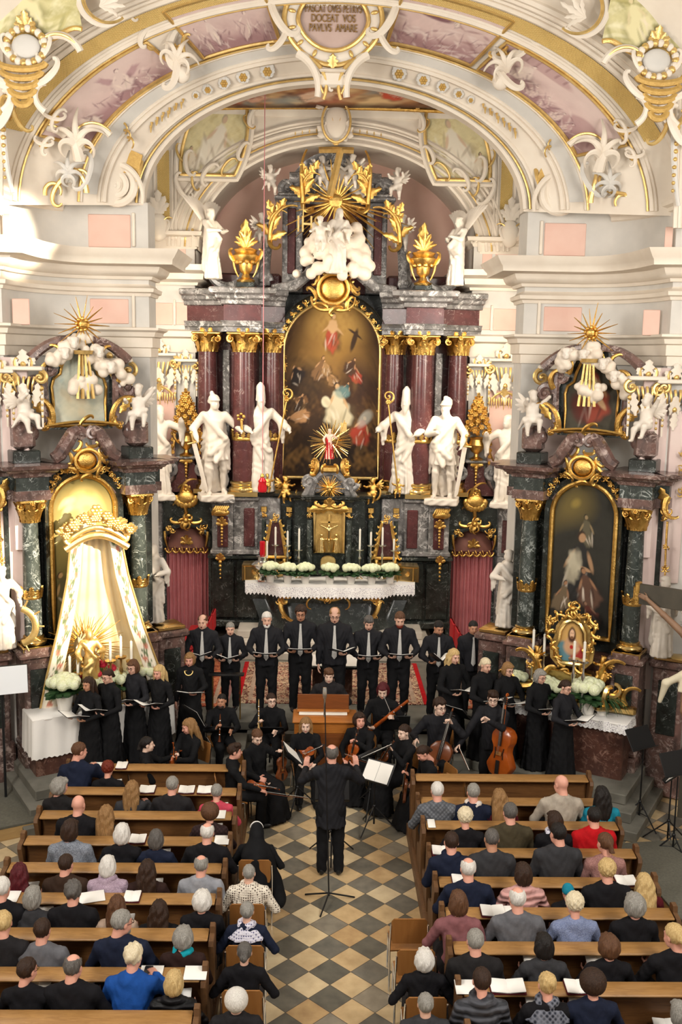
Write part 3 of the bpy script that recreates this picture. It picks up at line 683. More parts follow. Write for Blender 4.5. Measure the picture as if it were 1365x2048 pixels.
fresco(1.37, 1.80, D(120), D(102), 5, [(-.6, .15, .85, 'd5c0b7', -.05, False), (-1.0, .1, .7, 'c5aaa4', .1, False), (.35, .15, .9, 'cbb1aa', -.45, False)], 'fresco', 'mauve fresco of standing men meeting beside the inscription on the arch')
def sea(P):
    for i in range(40): P.dab(P.rg.uniform(-1.5, 1.5), P.rg.uniform(0, .9), P.rg.uniform(.1, .3), .03, 'd9c6be' if i % 2 else '94706f', P.rg.uniform(-.5, .2), .8, .6)
    P.dab(-.5, .95, .6, .12, '7d5a5e', -.15, .3); P.dab(-.4, 1.02, .5, .1, 'c9afa7', -.15, .3)
fresco(1.37, 1.80, D(78), D(58), 7, [(-.7, .95, .35, 'd9c6bb', .1, False), (-.3, .93, .35, 'c0a29e', 0, False), (.3, .75, .45, 'd9c6bb', .5, False)], 'fresco', 'mauve fresco of a boat on stormy waves on the chancel arch', sea)
def hall(P):
    P.dab(-.8, 1.2, .8, .18, 'b3918f', -.1, .2, .8); 
    for i in range(6): P.dab(-1.2+.2*i, 1.2, .02, .12, '8f6c6d', 0, .4, .6)
    P.dab(.95, .5, .5, .35, 'a98584', .1, .2, .7)
fresco(1.36, 1.64, D(56), D(19), 9, [(-.9, .35, .8, 'd9c6bb', -.15, True), (-1.2, .4, .75, 'c5aaa4', .1, True), (0, .05, .5, 'bfa19d', .2, True), (.35, .0, .5, 'cfb6ae', -.1, True), (.75, .02, .45, 'b89794', .1, True), (-.35, .1, .5, 'c5aaa4', .2, True)], 'fresco', 'mauve fresco of a preacher above a crowd on the chancel arch', hall)
# stucco scrollwork of the arch band
def orn_child(o, name, mats, parent=ARCH): return o.mb.build(name, mats, parent)
for sg in (-1, 1):
    def OP(px, py, Y): return Orn(LP(px, py, Y, sg), (-sg, 0, 0) if False else (1, 0, 0), (0, 0, 1))
    fl = -sg  # +1 on the north half: u grows towards the centre line
    # big volute at the springing
    o = OP(231, 372, 17.0); o.volute((0, 0), .34, 2.8, .075, 0, -fl, pi/2, .03); o.curl((-.05*fl, .34), 0 if fl > 0 else pi, .9, -fl*1.9, 0, .06, .03, .1, 20, 0); orn_child(o, 'scroll_volute', ['stucco'])
    o = OP(231, 372, 17.02); o.curl((-.42*fl, -.05), pi/2, 1.0, -fl*2.2, 0, .035, .02, .08, 18, 0); o.curl((.42*fl, .4), -pi/2, .5, -fl*.8, 0, .045, .02, .06, 18, 0); orn_child(o, 'gilt_scroll_edge', ['pale_gold'])
    o = OP(264, 325, 16.95); o.mb.prism([(-.14, -.16), (.1, -.18), (.17, .12), (-.02, .2)], .05, t=o.o); orn_child(o, 'trellis_plaque', ['gilt_ground'])
    o = OP(140, 345, 16.3)
    o.scroll((-.15*fl, -.15), pi*.1, 1.1, .035, fl, 1); o.scroll((.3*fl, -.05), pi*.55, .9, .04, -fl, 0); o.curl((.25*fl, -.3), pi/2, .55, fl*.9, 1, .05, .02, .05, 18, 1); [o.curl((.03*q, -.12), pi/2+q*.3, .45-.04*abs(q), q*.5, q*.9, .06, .012, .15, 14, 0, .5) for q in (-3, -2, -1, 0, 1, 2, 3)]
    o.curl((-.4*fl, -.35), pi/2, .5, -fl*2.5, -fl*1.5, .04, .02, .04, 18, 1); orn_child(o, 'rocaille_shell', ['stucco_cool', 'pale_gold'])
    o = OP(158, 300, 16.1); [o.curl((.02*q, 0), pi/2+q*.38, .62-.07*abs(q), q*.7, q*1.1, .075, .012, .22, 16, 0, .5) for q in (-2, -1, 0, 1, 2)]; o.curl((0, -.15), pi/2, .5, fl*.8, 0, .09, .05, .12, 14, 0); orn_child(o, 'leaf_tuft', ['stucco'])
    for (x0, y0, L, a) in [(95, 295, .8, 0), (190, 290, .75, 0)]:
        o = OP(x0, y0, 16.15); o.curl((-.35*fl, 0), (pi/2 if fl > 0 else pi/2)-fl*.3, L, -fl*2.2, 0, .05, .05, .03, 16, 0); o.curl((-.35*fl, .05), pi/2-fl*.3, L, -fl*2.2, 0, .02, .02, .06, 16, 1); orn_child(o, 'stucco_swag', ['stucco', 'pale_gold'])
    # rocaille between the frescoes
    o = OP(340, 100, 16.15); o.scroll((0, 0), pi*.3, .9, .06, fl, 0); o.scroll((.1*fl, -.35), pi*.6, .8, .06, -fl, 0); o.scroll((-.3*fl, .2), pi*.2, .6, .035, fl, 1); [o.curl((.1*fl, -.2), (pi*.35 if fl > 0 else pi*.65)+q*.4, .4, q*.8, q*1.2, .055, .012, .2, 14, 0, .5) for q in (-2, -1, 0, 1, 2)]
    o.scroll((.2*fl, .05), 1.1, .5, .03, fl, 1); o.mb.ball(o.pt(.18*fl, -.35), (.13, .1, .13), 0); o.cluster((.1*fl, .02), .14, 7, 1, 4); orn_child(o, 'rocaille_cartouche', ['stucco', 'pale_gold'])
    o = OP(300, 85, 16.0); o.scroll((-.1*fl, .1), .5, .5, .045, fl, 0); o.scroll((-.25*fl, .25), 1.4, .45, .035, -fl, 1); orn_child(o, 'stucco_scroll', ['stucco', 'pale_gold'])
    for (x, y, s_) in [(268, 15, 1), (108, 238, 1), (88, 290, .8)]:
        o = OP(x, y, 15.75 if y < 100 else 15.9); o.scroll((0, 0), .6, .55*s_, .03, fl, 0); o.scroll((0, 0), 2.4, .55*s_, .03, fl, 0); o.mb.ball(o.pt(0, 0), (.1*s_, .05, .07*s_), 1); orn_child(o, 'band_cartouche', ['stucco', 'gilt_ground'])
    o = OP(255, 275, 16.75)
    for k in range(3): o.curl((-.05*k*fl, .11*k), 0 if fl > 0 else pi, .24, -fl*2.6, 0, .022, .012, .05, 12, 0)
    orn_child(o, 'gilt_ringlet', ['pale_gold'])
    # corner of the nave vault: ochre fresco field, gilded shell and scrolls
    Pn = Paint(2, 1.4, 90, 64, 'c9c08e', 20+sg, .05); Pn.cloud(.5, 'a89f68', .8); Pn.cloud(.4, 'e3dbb4', .7)
    for i in range(24): Pn.dab(Pn.rg.uniform(-.9, .9), Pn.rg.uniform(.1, 1.2), Pn.rg.uniform(.15, .4), .04, ['8f8752', 'e9e2bd', 'b4a96c'][i % 3], Pn.rg.uniform(-.4, 1.2), .8, .55)
    Pn.figure(.1, .2, 1.1, 'ddd3a4', 'd6c69a', '7e7648', .5*fl, True, '8f8752')
    a = [(-40, 95), (-40, -60), (160, -60), (140, 45), (75, 82)]
    G = []
    for i in range(90):
        u = i/89; row = []
        for j in range(64):
            v = j/63; px = -45+190*u+(20*(1-v)); py = 88-150*v-24*u*(1-v)+8*sin(u*12)*(1-v); row.append(LP(px, py, 15.05-.25*v, sg))
        G.append(row)
    mb = MB(); G = np.array(G); mb.grid(G if sg < 0 else G[::-1], col=Pn.c if sg < 0 else Pn.c[::-1]); 
    fo = mb.build('fresco', 'painted', None, angle=0); tag(fo, 'ochre green vault fresco above the %s corner of the arch' % ('sunlit' if sg < 0 else 'shaded'), 'fresco')
    bd = MB(); bd.tube([g+np.array([0, -.03, 0]) for g in (G[:, 0])], .035, 6); bd.build('gilt_border', 'pale_gold', fo)
    o = OP(52, 92, 14.95); o.mb.ball(o.pt(0, 0), (.2, .06, .16), 2, 16, 10)
    for k in range(22): a_ = 2*pi*k/22; o.bead((.27*cos(a_), .23*sin(a_)), .055, 0 if k % 2 else 1)
    o.scroll((-.3, -.05), pi/2, .5, .035, 1, 0, True); o.spray((0, .22), pi/2, .22, 5, 2, .3, 1, .2, 2); orn_child(o, 'medallion_shell', ['stucco', 'pale_gold', 'stucco_cool'])
    o = OP(45, 140, 14.95)
    for k in range(5):
        w = .34-.055*k; o.mb.tube([o.pt(w*cos(q)*1.0, -.12*k-.1*sin(q)+.1, .03) for q in np.linspace(0, pi, 9)], .05, 6, 1)
    o.scroll((-.38, -.1), pi*.6, .7, .05, 1, 0, True); o.curl((-.3, -.55), .6, .5, 1.6, 1, .05, .03, .03, 16, 0, .7, True); orn_child(o, 'gilded_shell', ['stucco', 'gilt_ground'])
    o = OP(150, 50, 15.0); o.curl((.1*fl, .55), -pi/2-fl*.3, 1.0, fl*1.9, fl*1.0, .06, .035, .06, 24, 0); o.curl((.16*fl, .55), -pi/2-fl*.3, .95, fl*1.9, fl*.9, .03, .02, .1, 24, 1); o.spray((.35*fl, .25), .4 if fl > 0 else pi-.4, .42, 5, 1.4, .09, 0, .2, 5); orn_child(o, 'stucco_scroll', ['stucco', 'pale_gold'])
    o = OP(115, 90, 15.0); o.curl((-.3*fl, -.1), pi/2-fl*.4, .8, -fl*2.4, 0, .05, .05, .04, 20, 0); o.curl((-.3*fl, -.1), pi/2-fl*.4, .8, -fl*2.4, 0, .02, .02, .08, 20, 1); orn_child(o, 'stucco_scroll', ['stucco', 'pale_gold'])
    o = OP(20, 205, 15.0); o.scroll((0, .2), .3, .8, .05, -fl, 0); o.scroll((.1*fl, -.25), pi/2, .7, .03, fl, 1); o.scroll((-.05*fl, -.2), pi/2, .9, .06, -fl, 0); o.bead((0, .0), .06, 1); o.bead((0, -.12), .05, 1); orn_child(o, 'stucco_scroll', ['stucco', 'pale_gold'])
    o = OP(8, 300, 15.1)
    for k in range(9): o.bead((0, .5-.11*k), .05-.003*k, 1)
    o.curl((-.02, .5), -pi/2, 1.1, .25, 0, .06, .03, 0, 12, 0); o.scroll((0, .55), 1.2, .5, .04, fl, 1); orn_child(o, 'bellflower_drop', ['stucco_cool', 'pale_gold'])
    # ribs running down from the vault to the attic
    for k in range(4):
        mb = MB(); mb.tube([LP(-25+k*9, y, 15.25, sg) for y in (430, 300, 180, 60, -80)], .035, 6); mb.build('vault_rib', 'stucco', ARCH)
# ---- cartouche with the inscription at the crown of the arch
Yc = 16.15
CT = empty('inscription_cartouche', LP(667, 45, Yc), 0, 'gilded stucco cartouche with a Latin inscription at the crown of the arch', 'cartouche')
CT0 = np.array(CT.location)
def rel(o, base): return Orn(np.array(o)-np.array(base))
k1 = (at(720, 50, Yc)-at(620, 50, Yc))[0]/100   # metres per pixel there
def egg(n, sx, sy, pinch):
    T = np.linspace(0, 2*pi, n, endpoint=False); return [(sx*cos(t)*(1-.12*(sin(t) < 0)*abs(sin(t))), sy*sin(t)) for t in T]
mb = MB(); mb.prism(egg(40, 66*k1, 52*k1, 0), .1, t=(0, -.03, 0)); mb.build('panel', 'mauve_plaster', CT)
for sx, sy, r, m_, nm in ((70, 56, .035, 'pale_gold', 'inner_rim'), (98, 84, .04, 'pale_gold', 'outer_rim')):
    mb = MB(); mb.tube([(x, -.08, z) for x, z in egg(60, sx*k1, sy*k1, 0)], r, 8, closed=True); mb.build(nm, m_, CT)
mb = MB(); E1, E2 = egg(48, 70*k1, 56*k1, 0), egg(48, 97*k1, 83*k1, 0); E1.append(E1[0]); E2.append(E2[0])
mb.grid([[(a[0]+(b[0]-a[0])*q, -.05-.06*sin(pi*q), a[1]+(b[1]-a[1])*q) for q in np.linspace(0, 1, 6)] for a, b in zip(E1, E2)]); mb.build('moulded_frame', 'stucco', CT)
for k in range(14):
    a_ = 2*pi*(k+.5)/14; o = Orn((84*k1*cos(a_), -.12, 70*k1*sin(a_))); o.mb.ball(o.o, (.06, .025, .03), 0, R=roty(-a_)); o.mb.build('gilt_boss', 'pale_gold', CT)
o = Orn((0, -.08, 0)); o.scroll((-112*k1, 0), pi/2, 1.1, .06, 1, 0, True); o.scroll((-105*k1, -45*k1), pi*.45, .6, .05, -1, 0, True); o.curl((-70*k1, -62*k1), -.5, .75, -1.3, 0, .07, .05, .05, 18, 0, .7, True); o.mb.build('side_scroll', 'stucco', CT)
o = Orn((0, -.1, 0)); o.curl((-60*k1, -68*k1), -.3, .8, -1.5, -.3, .03, .025, .05, 18, 0, .7, True); o.curl((-30*k1, -95*k1), -pi/2, .35, .6, 0, .03, .015, .03, 14, 0, .7, True); o.leaf((0, -92*k1), pi/2, .2, .07, .2); o.curl((-.02, -.78), pi*.8, .16, 2.4, 2, .02, .012, .02, 14, 0, .7, True); o.mb.build('gilt_scroll', 'pale_gold', CT)
o = Orn((0, -.08, -112*k1)); o.mb.rbox(o.pt(0, 0, 0), (.34, .16, .22), .03); o.mb.rbox(o.pt(0, .12, .02), (.4, .2, .05), .02); o.scroll((0, -.02), .3, .4, .03, 1, 0); o.mb.build('keystone', 'stucco', CT)
for i, (tx, w) in enumerate([('PASCAT OVES PETRVS', 112), ('DOCEAT  VOS', 88), ('PAVLVS  AMARE', 96)]):
    fc = bpy.data.curves.new('inscription', 'FONT'); fc.body = tx; fc.align_x = 'CENTER'; fc.extrude = .008; fc.size = .16
    fo = bpy.data.objects.new('inscription', fc); COL.objects.link(fo); fo.parent = CT; fo.rotation_euler = (pi/2, 0, 0); fo.location = (0, -.045, (23-18*i-6)*k1)
    bpy.context.view_layer.update(); dm = fo.dimensions[0]; fc.materials.append(M['letter_gold'])
    me = bpy.data.meshes.new_from_object(fo.evaluated_get(bpy.context.evaluated_depsgraph_get())); bpy.data.objects.remove(fo)
    fo = bpy.data.objects.new('inscription', me); COL.objects.link(fo); fo.parent = CT; fo.rotation_euler = (pi/2, 0, 0); fo.location = (0, -.045, (23-18*i-6)*k1); fo.scale = (w*k1/dm, 1.0, 1)
# ---- chancel: face wall with the altar niche arch, vault and lunette
NX, NZ, NA, NB = 677., 503., 283., 218.
def NP(rho, t, dy=0): 
    px = NX+NA*rho*cos(t); return at(px, NZ-NB*rho*sin(t)+.0165*(px-NX), YN-.02)+np.array([0, dy, 0])
mb = MB(); rows = []; xl, xr, zt = -4.15, 4.2, zz(196, YN)
for t in np.linspace(0, pi, 49):
    p = NP(1, t); d = p-NP(0, 0); s_ = min((xr-NP(0, 0)[0])/d[0] if d[0] > 1e-6 else 1e9, (xl-NP(0, 0)[0])/d[0] if d[0] < -1e-6 else 1e9, (zt-NP(0, 0)[2])/max(d[2], 1e-6))
    rows.append([p, p+d*(s_-1)*.5, p+d*(s_-1)])
mb.grid(rows); NW = struct(mb, 'wall_chancel_face', 'stucco')
mb = MB(); mb.grid([[NP(1, t, dy) for dy in (0, .6, 1.2, 1.85)] for t in np.linspace(0, pi, 41)]); mb.build('niche_vault', 'stucco', NW, angle=60)
for r, w, m_ in ((1.0, .05, 'stucco'), (1.05, .04, 'stucco'), (1.085, .022, 'pale_gold'), (1.13, .05, 'stucco'), (1.17, .03, 'stucco'), (1.2, .045, 'stucco')):
    mb = MB(); mb.tube([NP(r, t, -.02) for t in np.linspace(.02, pi-.02, 50)], w, 6); mb.build('niche_moulding', m_, NW)
mb = MB(); mb.grid([[(x, 24.3, z) for z in (0, 4, 8, 13)] for x in (-3.4, 0, 3.4)]); struct(mb, 'wall_back', 'pink_plaster')
for k in range(-6, 7):
    if abs(k) < 1: continue
    tt = pi/2-k*.045; mb = MB(); p = NP(1.135, tt, -.05); mb.tube([p, p+np.array([0, 0, -.09])], [.02, .01], 6); mb.build('gilt_drop', 'pale_gold', NW)
# upper cornice of the chancel, fresco vault above it
zc = zz(236, YN); mb = MB(); mb.sweep([(0, 0), (.05, 0), (.08, .06), (.1, .14), (.2, .18), (.22, .26), (0, .28)], [(x, YN-.0-.55*(1-(x/3.7)**2)*0, zc) for x in np.linspace(-4.05, 4.1, 12)]); struct(mb, 'trim_%d' % (n_tr+1), 'stucco')
mb = MB(); mb.tube([at(x, 219+.0165*(x-670)-4*(1-((x-670)/220)**2), YN-.3) for x in np.linspace(440, 905, 30)], .045, 8); o = struct(mb, 'trim_%d' % (n_tr+2), 'gold')
for x in (509, 545, 584, 757, 798, 836):
    q = Orn(at(x, 212+.0165*(x-670), YN-.32)); q.mb.tube([q.pt(.05*cos(a), .02+.05*sin(a), .02) for a in np.linspace(0, 2*pi, 12, endpoint=False)], .014, 6, closed=True); q.bead((0, .09), .02); q.mb.build('gilt_finial', 'pale_gold', o)
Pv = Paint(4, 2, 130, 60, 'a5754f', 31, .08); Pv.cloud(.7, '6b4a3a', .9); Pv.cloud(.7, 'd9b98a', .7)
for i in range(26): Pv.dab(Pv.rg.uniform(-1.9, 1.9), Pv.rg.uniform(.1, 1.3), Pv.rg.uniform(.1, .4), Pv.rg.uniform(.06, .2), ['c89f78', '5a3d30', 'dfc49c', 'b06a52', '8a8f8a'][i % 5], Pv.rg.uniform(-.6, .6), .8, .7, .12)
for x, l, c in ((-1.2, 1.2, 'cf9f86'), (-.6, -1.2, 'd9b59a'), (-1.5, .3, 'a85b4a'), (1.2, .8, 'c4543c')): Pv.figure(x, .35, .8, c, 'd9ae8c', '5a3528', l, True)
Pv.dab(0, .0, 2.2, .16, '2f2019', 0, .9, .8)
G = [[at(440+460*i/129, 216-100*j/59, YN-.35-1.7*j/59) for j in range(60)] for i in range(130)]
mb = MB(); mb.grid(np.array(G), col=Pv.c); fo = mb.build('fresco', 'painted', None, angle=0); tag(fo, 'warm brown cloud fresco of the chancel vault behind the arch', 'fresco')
mb = MB(); mb.grid([[(x, y, zc+.25+1.6*(YN-y)/5.2) for y in (YN, 20, 17.3)] for x in (-4.2, 0, 4.2)]); struct(mb, 'ceiling_chancel', 'stucco')
# crest in front of the niche arch
o = Orn(at(673, 245, YN-.3)); CR = empty('crest_cartouche', o.o, 0, 'white and gold rocaille crest above the altar cross', 'cartouche'); o.o = np.zeros(3)
e = [(.3*cos(t), .42*sin(t)) for t in np.linspace(0, 2*pi, 30, endpoint=False)]; o.mb.ball(o.pt(0, 0), (.26, .12, .38), 0, 18, 12); o.spray((-.05, .3), pi*.6, .6, 9, 2.4, .16, 0, .5, 6); o.spray((0, -.2), pi, .45, 4, 1.0, .25, 0, .2, 7); o.spray((0, -.2), 0, .45, 4, 1.0, .25, 0, .2, 8); o.mb.build('rocaille_body', 'stucco', CR)
o.mb = MB(); o.mb.tube([(x, -.1, z) for x, z in e], .025, 6, closed=True); o.curl((0, -.45), pi*.8, .5, -1.8, -1, .03, .015, .03, 16, 0, .7, True); o.curl((-.1, .3), -pi/2, .6, .6, 0, .03, .015, .1, 14, 0, .7, True); o.mb.build('gilt_trim', 'pale_gold', CR)
# prophet medallions in the spandrels
for sg in (-1, 1):
    Pm = Paint(1.4, 1.5, 70, 70, 'e2d6a8', 40+sg, .04); Pm.cloud(.4, 'cdbb85', .8)
    Pm.figure(-.1*sg*-1, .1, 1.25, 'e9e0cd', 'd5b79a', '9c8a74', .2*sg, True, 'b5a58c'); Pm.figure(.35*sg, .05, .6, 'ded2bd', 'd5b79a', '9c8a74', -.3*sg, True)
    for i in range(16): Pm.dab(Pm.rg.uniform(-.5, .5), Pm.rg.uniform(.1, .8), .03, Pm.rg.uniform(.08, .25), 'a8977f' if i % 2 else 'f3ecdc', Pm.rg.uniform(-1, 1), .8, .5)
    c = LP(432, 268, YN-.06, sg); G = []
    for i in range(70):
        u = i/69*2-1; row = []
        for j in range(70):
            v = j/69; hw = (.30+.28*sin(pi*min(v*.62+.25, 1)))*(1.0); row.append((c[0]+u*hw*1.15+(sg*-1)*(v-.5)*.35, YN-.06, c[2]-.85+1.5*v))
        G.append(row)
    G = np.array(G); mb = MB(); mb.grid(G, col=Pm.c); fo = mb.build('fresco', 'painted', None, angle=0); tag(fo, 'oval fresco of a seated bearded prophet in the %s spandrel over the altar' % ('sunlit' if sg < 0 else 'shaded'), 'fresco', 'prophet frescoes beside the niche arch')
    lp = list(G[:, 0])+list(G[-1, 1:])+list(G[::-1, -1][1:])+list(G[0, ::-1][1:-1]); bd = MB(); bd.tube([p+np.array([0, -.03, 0]) for p in lp[::3]], .04, 6, closed=True); bd.build('gilt_frame', 'pale_gold', fo)
    bd = MB(); bd.tube([(p-c)*np.array([1.13, 1, 1.1])+c+np.array([0, -.02, 0]) for p in lp[::3]], .06, 6, closed=True); bd.build('stucco_frame', 'stucco', fo)
    def OC(px, py, Y=YN-.12): return Orn(LP(px, py, Y, sg))
    fl = -sg
    for (x, y, L, a, mi) in [(372, 330, .8, 1.2, 0), (360, 380, .9, 1.6, 0), (385, 365, .6, 1.2, 1), (410, 345, .8, .5, 0), (450, 330, .7, .4, 1), (357, 310, .6, 1.5, 1), (480, 300, .6, .6, 0), (495, 250, .5, 1.8, 1), (500, 235, .6, .8, 0)]:
        o = OC(x, y); o.scroll((0, 0), a if fl > 0 else pi-a, L, .045 if mi == 0 else .025, fl, mi); orn_child(o, 'stucco_scroll', ['stucco', 'pale_gold'], NW)
    o = OC(320, 385); a, b = LP(314, 300, YN-.03, sg), LP(340, 472, YN-.03, sg); m_ = MB(); m_.grid([[(a[0], YN-.03, a[2]), (a[0], YN-.03, b[2])], [(b[0], YN-.03, a[2]), (b[0], YN-.03, b[2])]]); m_.uv.append(np.array([(0, 0), (0, 14), (2, 0), (2, 14)])); m_.build('gold_trellis_field', 'gold_trellis', NW)
    for x in (309, 345, 352): m_ = MB(); m_.tube([LP(x, y, YN-.05, sg) for y in (300, 390, 478)], .03, 6); m_.build('white_band', 'stucco', NW)
    o = OC(318, 440); o.mb.ball(o.pt(0, -.15), (.2, .1, .3), 0, 14, 9); o.scroll((-.18, -.2), pi/2, .5, .035, 1, 0, True); o.spray((0, .1), pi/2, .5, 5, 1.2, .2, 0, .3, 3); o.curl((-.1, -.1), pi/2, .3, 1.5, 1, .02, .01, .05, 12, 1, .7, True); orn_child(o, 'white_urn', ['stucco', 'pale_gold'], NW)
    for y in (520, 455, 405): o = OC(385, y-60, YN-.1); o.bead((0, 0), .035, 1); o.scroll((0, -.1), pi/2, .35, .025, fl, 0); orn_child(o, 'stucco_scroll', ['stucco', 'pale_gold'], NW)
# pilaster capitals under the main entablature
def pil_cap(px, py, Y, s_, sg, w):
    o = Orn(LP(px, py, Y, sg)); W_ = .32*s_
    o.mb.rbox(o.pt(0, .22*s_, -.02), (2.3*W_, .16, .07), .015, mi=0)
    for q in (-1, 1):
        o.volute((q*W_*1.0, .05*s_), .13*s_, 1.6, .045*s_, 1, -q, pi/2, .08)
        o.leaf((q*W_*.62, -.5*s_), pi/2+q*-.2, .46*s_, .075*s_, .2, 0); o.leaf((q*W_*.25, -.42*s_), pi/2+q*.2, .38*s_, .06*s_, .2, 0); o.bead((q*W_, -.15*s_), .06*s_, 1)
        o.curl((q*W_*1.05, -.15*s_), -pi/2, .75*s_, 0, 0, .03, .015, 0, 8, 0)
        for k in range(5): o.bead((q*W_*1.05, -.25*s_-.11*s_*k), .028*s_, 1)
    for k in range(-2, 3): o.curl((k*W_*.32, .06*s_), -pi/2-k*.1, .3*s_, 0, 0, .03*s_, .012*s_, .05, 8, 1)
    o.bead((0, -.32*s_), .055*s_, 1); o.leaf((0, -.72*s_), pi/2, .36*s_, .07*s_, .12, 0); o.leaf((0, .24*s_), pi/2, .34*s_, .1*s_, .1, 0); o.bead((0, .3*s_), .06*s_, 1); o.scroll((-.16*s_, .3*s_), 1.2, .3*s_, .022, 1, 1, True)
    for q in (-1, 1): o.leaf((q*.1*s_, .24*s_), pi/2-q*.6, .22*s_, .06*s_, .1, 0)
    return o.mb.build('pilaster_capital', ['stucco', 'pale_gold'], w)
for sg in (-1, 1):
    pil_cap(221, 747, 17.05, 1.0, sg, WALL[sg]); pil_cap(318, 730, YN-.15, 1.05, sg, WALL[sg]); pil_cap(48, 760, 15.5, .8, sg, WALL[sg]); pil_cap(-10, 765, 15.5, .8, sg, WALL[sg]); pil_cap(372, 735, YN-.15, .7, sg, WALL[sg])
    # pilaster shafts and gilt fringe below
    for (x0, x1, y1, Y) in ((183, 262, 1000, 17.12), (288, 352, 1050, YN-.08), (22, 66, 1100, 15.55), (-40, 10, 1150, 15.55)):
        a, b = LP(x0, 800, Y, sg), LP(x1, y1, Y, sg); m_ = MB(); m_.rbox(((a[0]+b[0])/2, Y, (a[2]+b[2])/2), (abs(a[0]-b[0]), .1, abs(a[2]-b[2])), .01); m_.build('pilaster_shaft', 'pale_pink_plaster' if x0 != 288 else 'pink_plaster', WALL[sg])
    o = Orn(LP(320, 788, YN-.17, sg))
    for k in range(-6, 7): o.curl((k*.055, .04*abs(sin(k))), -pi/2, .16+.07*abs(cos(k*1.3)), 0, 0, .022, .008, .01, 6, 0)
    o.scroll((-.2, .08), .2, .4, .025, 1, 0, True); o.leaf((0, .05), pi/2, .2, .08); o.mb.build('gilt_fringe', 'pale_gold', WALL[sg])
    if sg > 0:
        for yy in (905, 940, 985): 
            o = Orn(LP(-32, yy-20, 15.4, sg)); o.cluster((0, 0), .12, 7, 0, yy); o.mb.build('gilt_boss', 'gilt_ground', WALL[sg])
# ================================================================== altars and statues
def wchild(mb, name, mat, e, **k):
    o = mb.build(name, mat, e, **k); l, r, s_ = e.location, e.rotation_euler, e.scale
    o.matrix_parent_inverse = (Matrix.Translation(l) @ r.to_matrix().to_4x4() @ Matrix.Diagonal((s_[0], s_[1], s_[2], 1))).inverted(); return o
# ---- heads, shared by statues and people
def head_prims(s=1.0, c=(0, 0, 0), R=np.eye(3), fem=False, ears=True, neck=True):
    c = np.array(c, float)
    def p(x, y, z): return c+R @ np.array([x, y, z])*s
    k = .02*s; j = .9 if fem else 1.0
    L = [ell(p(0, -.012, .03), np.array((.075, .094, .09))*s, R, k), ell(p(0, .03, -.03), np.array((.06*j+.002, .06, .085))*s, R, k), cap(p(-.026*j, .034, -.076), p(.026*j, .034, -.076), .034*s*j, k=.03*s), ell(p(0, .066, -.097), np.array((.02*j, .017, .017))*s, R, k),
         cap(p(-.033, .076, .024), p(.033, .076, .024), .012*s, k=.02*s), ell(p(.031, .098, .004), np.array((.018, .015, .012))*s, R, .012*s, True), ell(p(-.031, .098, .004), np.array((.018, .015, .012))*s, R, .012*s, True),
         ell(p(.031, .074, .003), .0135*s, R, .006*s), ell(p(-.031, .074, .003), .0135*s, R, .006*s), cap(p(0, .085, .012), p(0, .107, -.03), .008*s, .0135*s, .013*s),
         ell(p(.038, .058, -.036), .024*s, R, .03*s), ell(p(-.038, .058, -.036), .024*s, R, .03*s), ell(p(0, .088, -.061), np.array((.023, .01, .0065))*s, R, .008*s), ell(p(0, .085, -.073), np.array((.02, .01, .007))*s, R, .008*s)]
    if ears: L += [ell(p(.076, -.006, -.004), np.array((.011, .02, .032))*s, R, .012*s), ell(p(-.076, -.006, -.004), np.array((.011, .02, .032))*s, R, .012*s)]
    if neck: L += [cap(p(0, -.022, -.06), p(0, -.048, -.2), (.046 if fem else .054)*s, (.05 if fem else .062)*s, .03*s)]
    return L
def ik(a, b, l1, l2, pole):
    """elbow / knee between a and b"""
    a, b, pole = [np.array(x, float) for x in (a, b, pole)]; d = b-a; L = np.linalg.norm(d); L2 = min(L, (l1+l2)*.999); x = (l1*l1-l2*l2+L2*L2)/(2*L2); h = sqrt(max(l1*l1-x*x, 0)); u = d/L
    p = pole-u*(pole@u); p /= np.linalg.norm(p)+1e-9; return a+u*x+p*h
def hand_prims(w, d, n, s=1.0, curl_=.5, side=1, k=.008):
    """hand at wrist w, fingers along d, palm facing n; five separate fingers"""
    d = nrm(d); n = nrm(np.array(n)-d*(np.array(n)@d)); x = np.cross(d, n)*side; R = np.stack([x, d, n], 1); w = np.array(w, float)
    L = [rbx(w+(d*.048)*s, np.array((.04, .05, .014))*s, R, .012*s, .01)]
    for i, (o, l) in enumerate(((-.029, .066), (-.010, .076), (.010, .072), (.028, .056))):
        a = w+(x*o+d*.092)*s; dr = d; ln = l*s
        for q in range(3):
            ang = curl_*(.75, 1.0, .8)[q]; dr = nrm(dr*cos(ang)+n*sin(ang)) if q == 0 else nrm(dr*cos(ang)+nn*sin(ang)); nn = np.cross(x*side, dr)*1.0
            nn = nn if nn@n > -1 else -nn
            b = a+dr*ln*(.45, .32, .25)[q]; L.append(cap(a, b, (.0098, .0088, .0078)[q]*s, (.009, .008, .0066)[q]*s, .004)); a = b
    a = w+(-x*.034+d*.022)*s; m = a+nrm(-x*.75+d*.6+n*.35)*.042*s; e = m+nrm(-x*.25+d*.85+n*(.3+.5*curl_))*.034*s
    return L+[cap(a, m, .0135*s, .0105*s, .008), cap(m, e, .0105*s, .008*s, .004)]
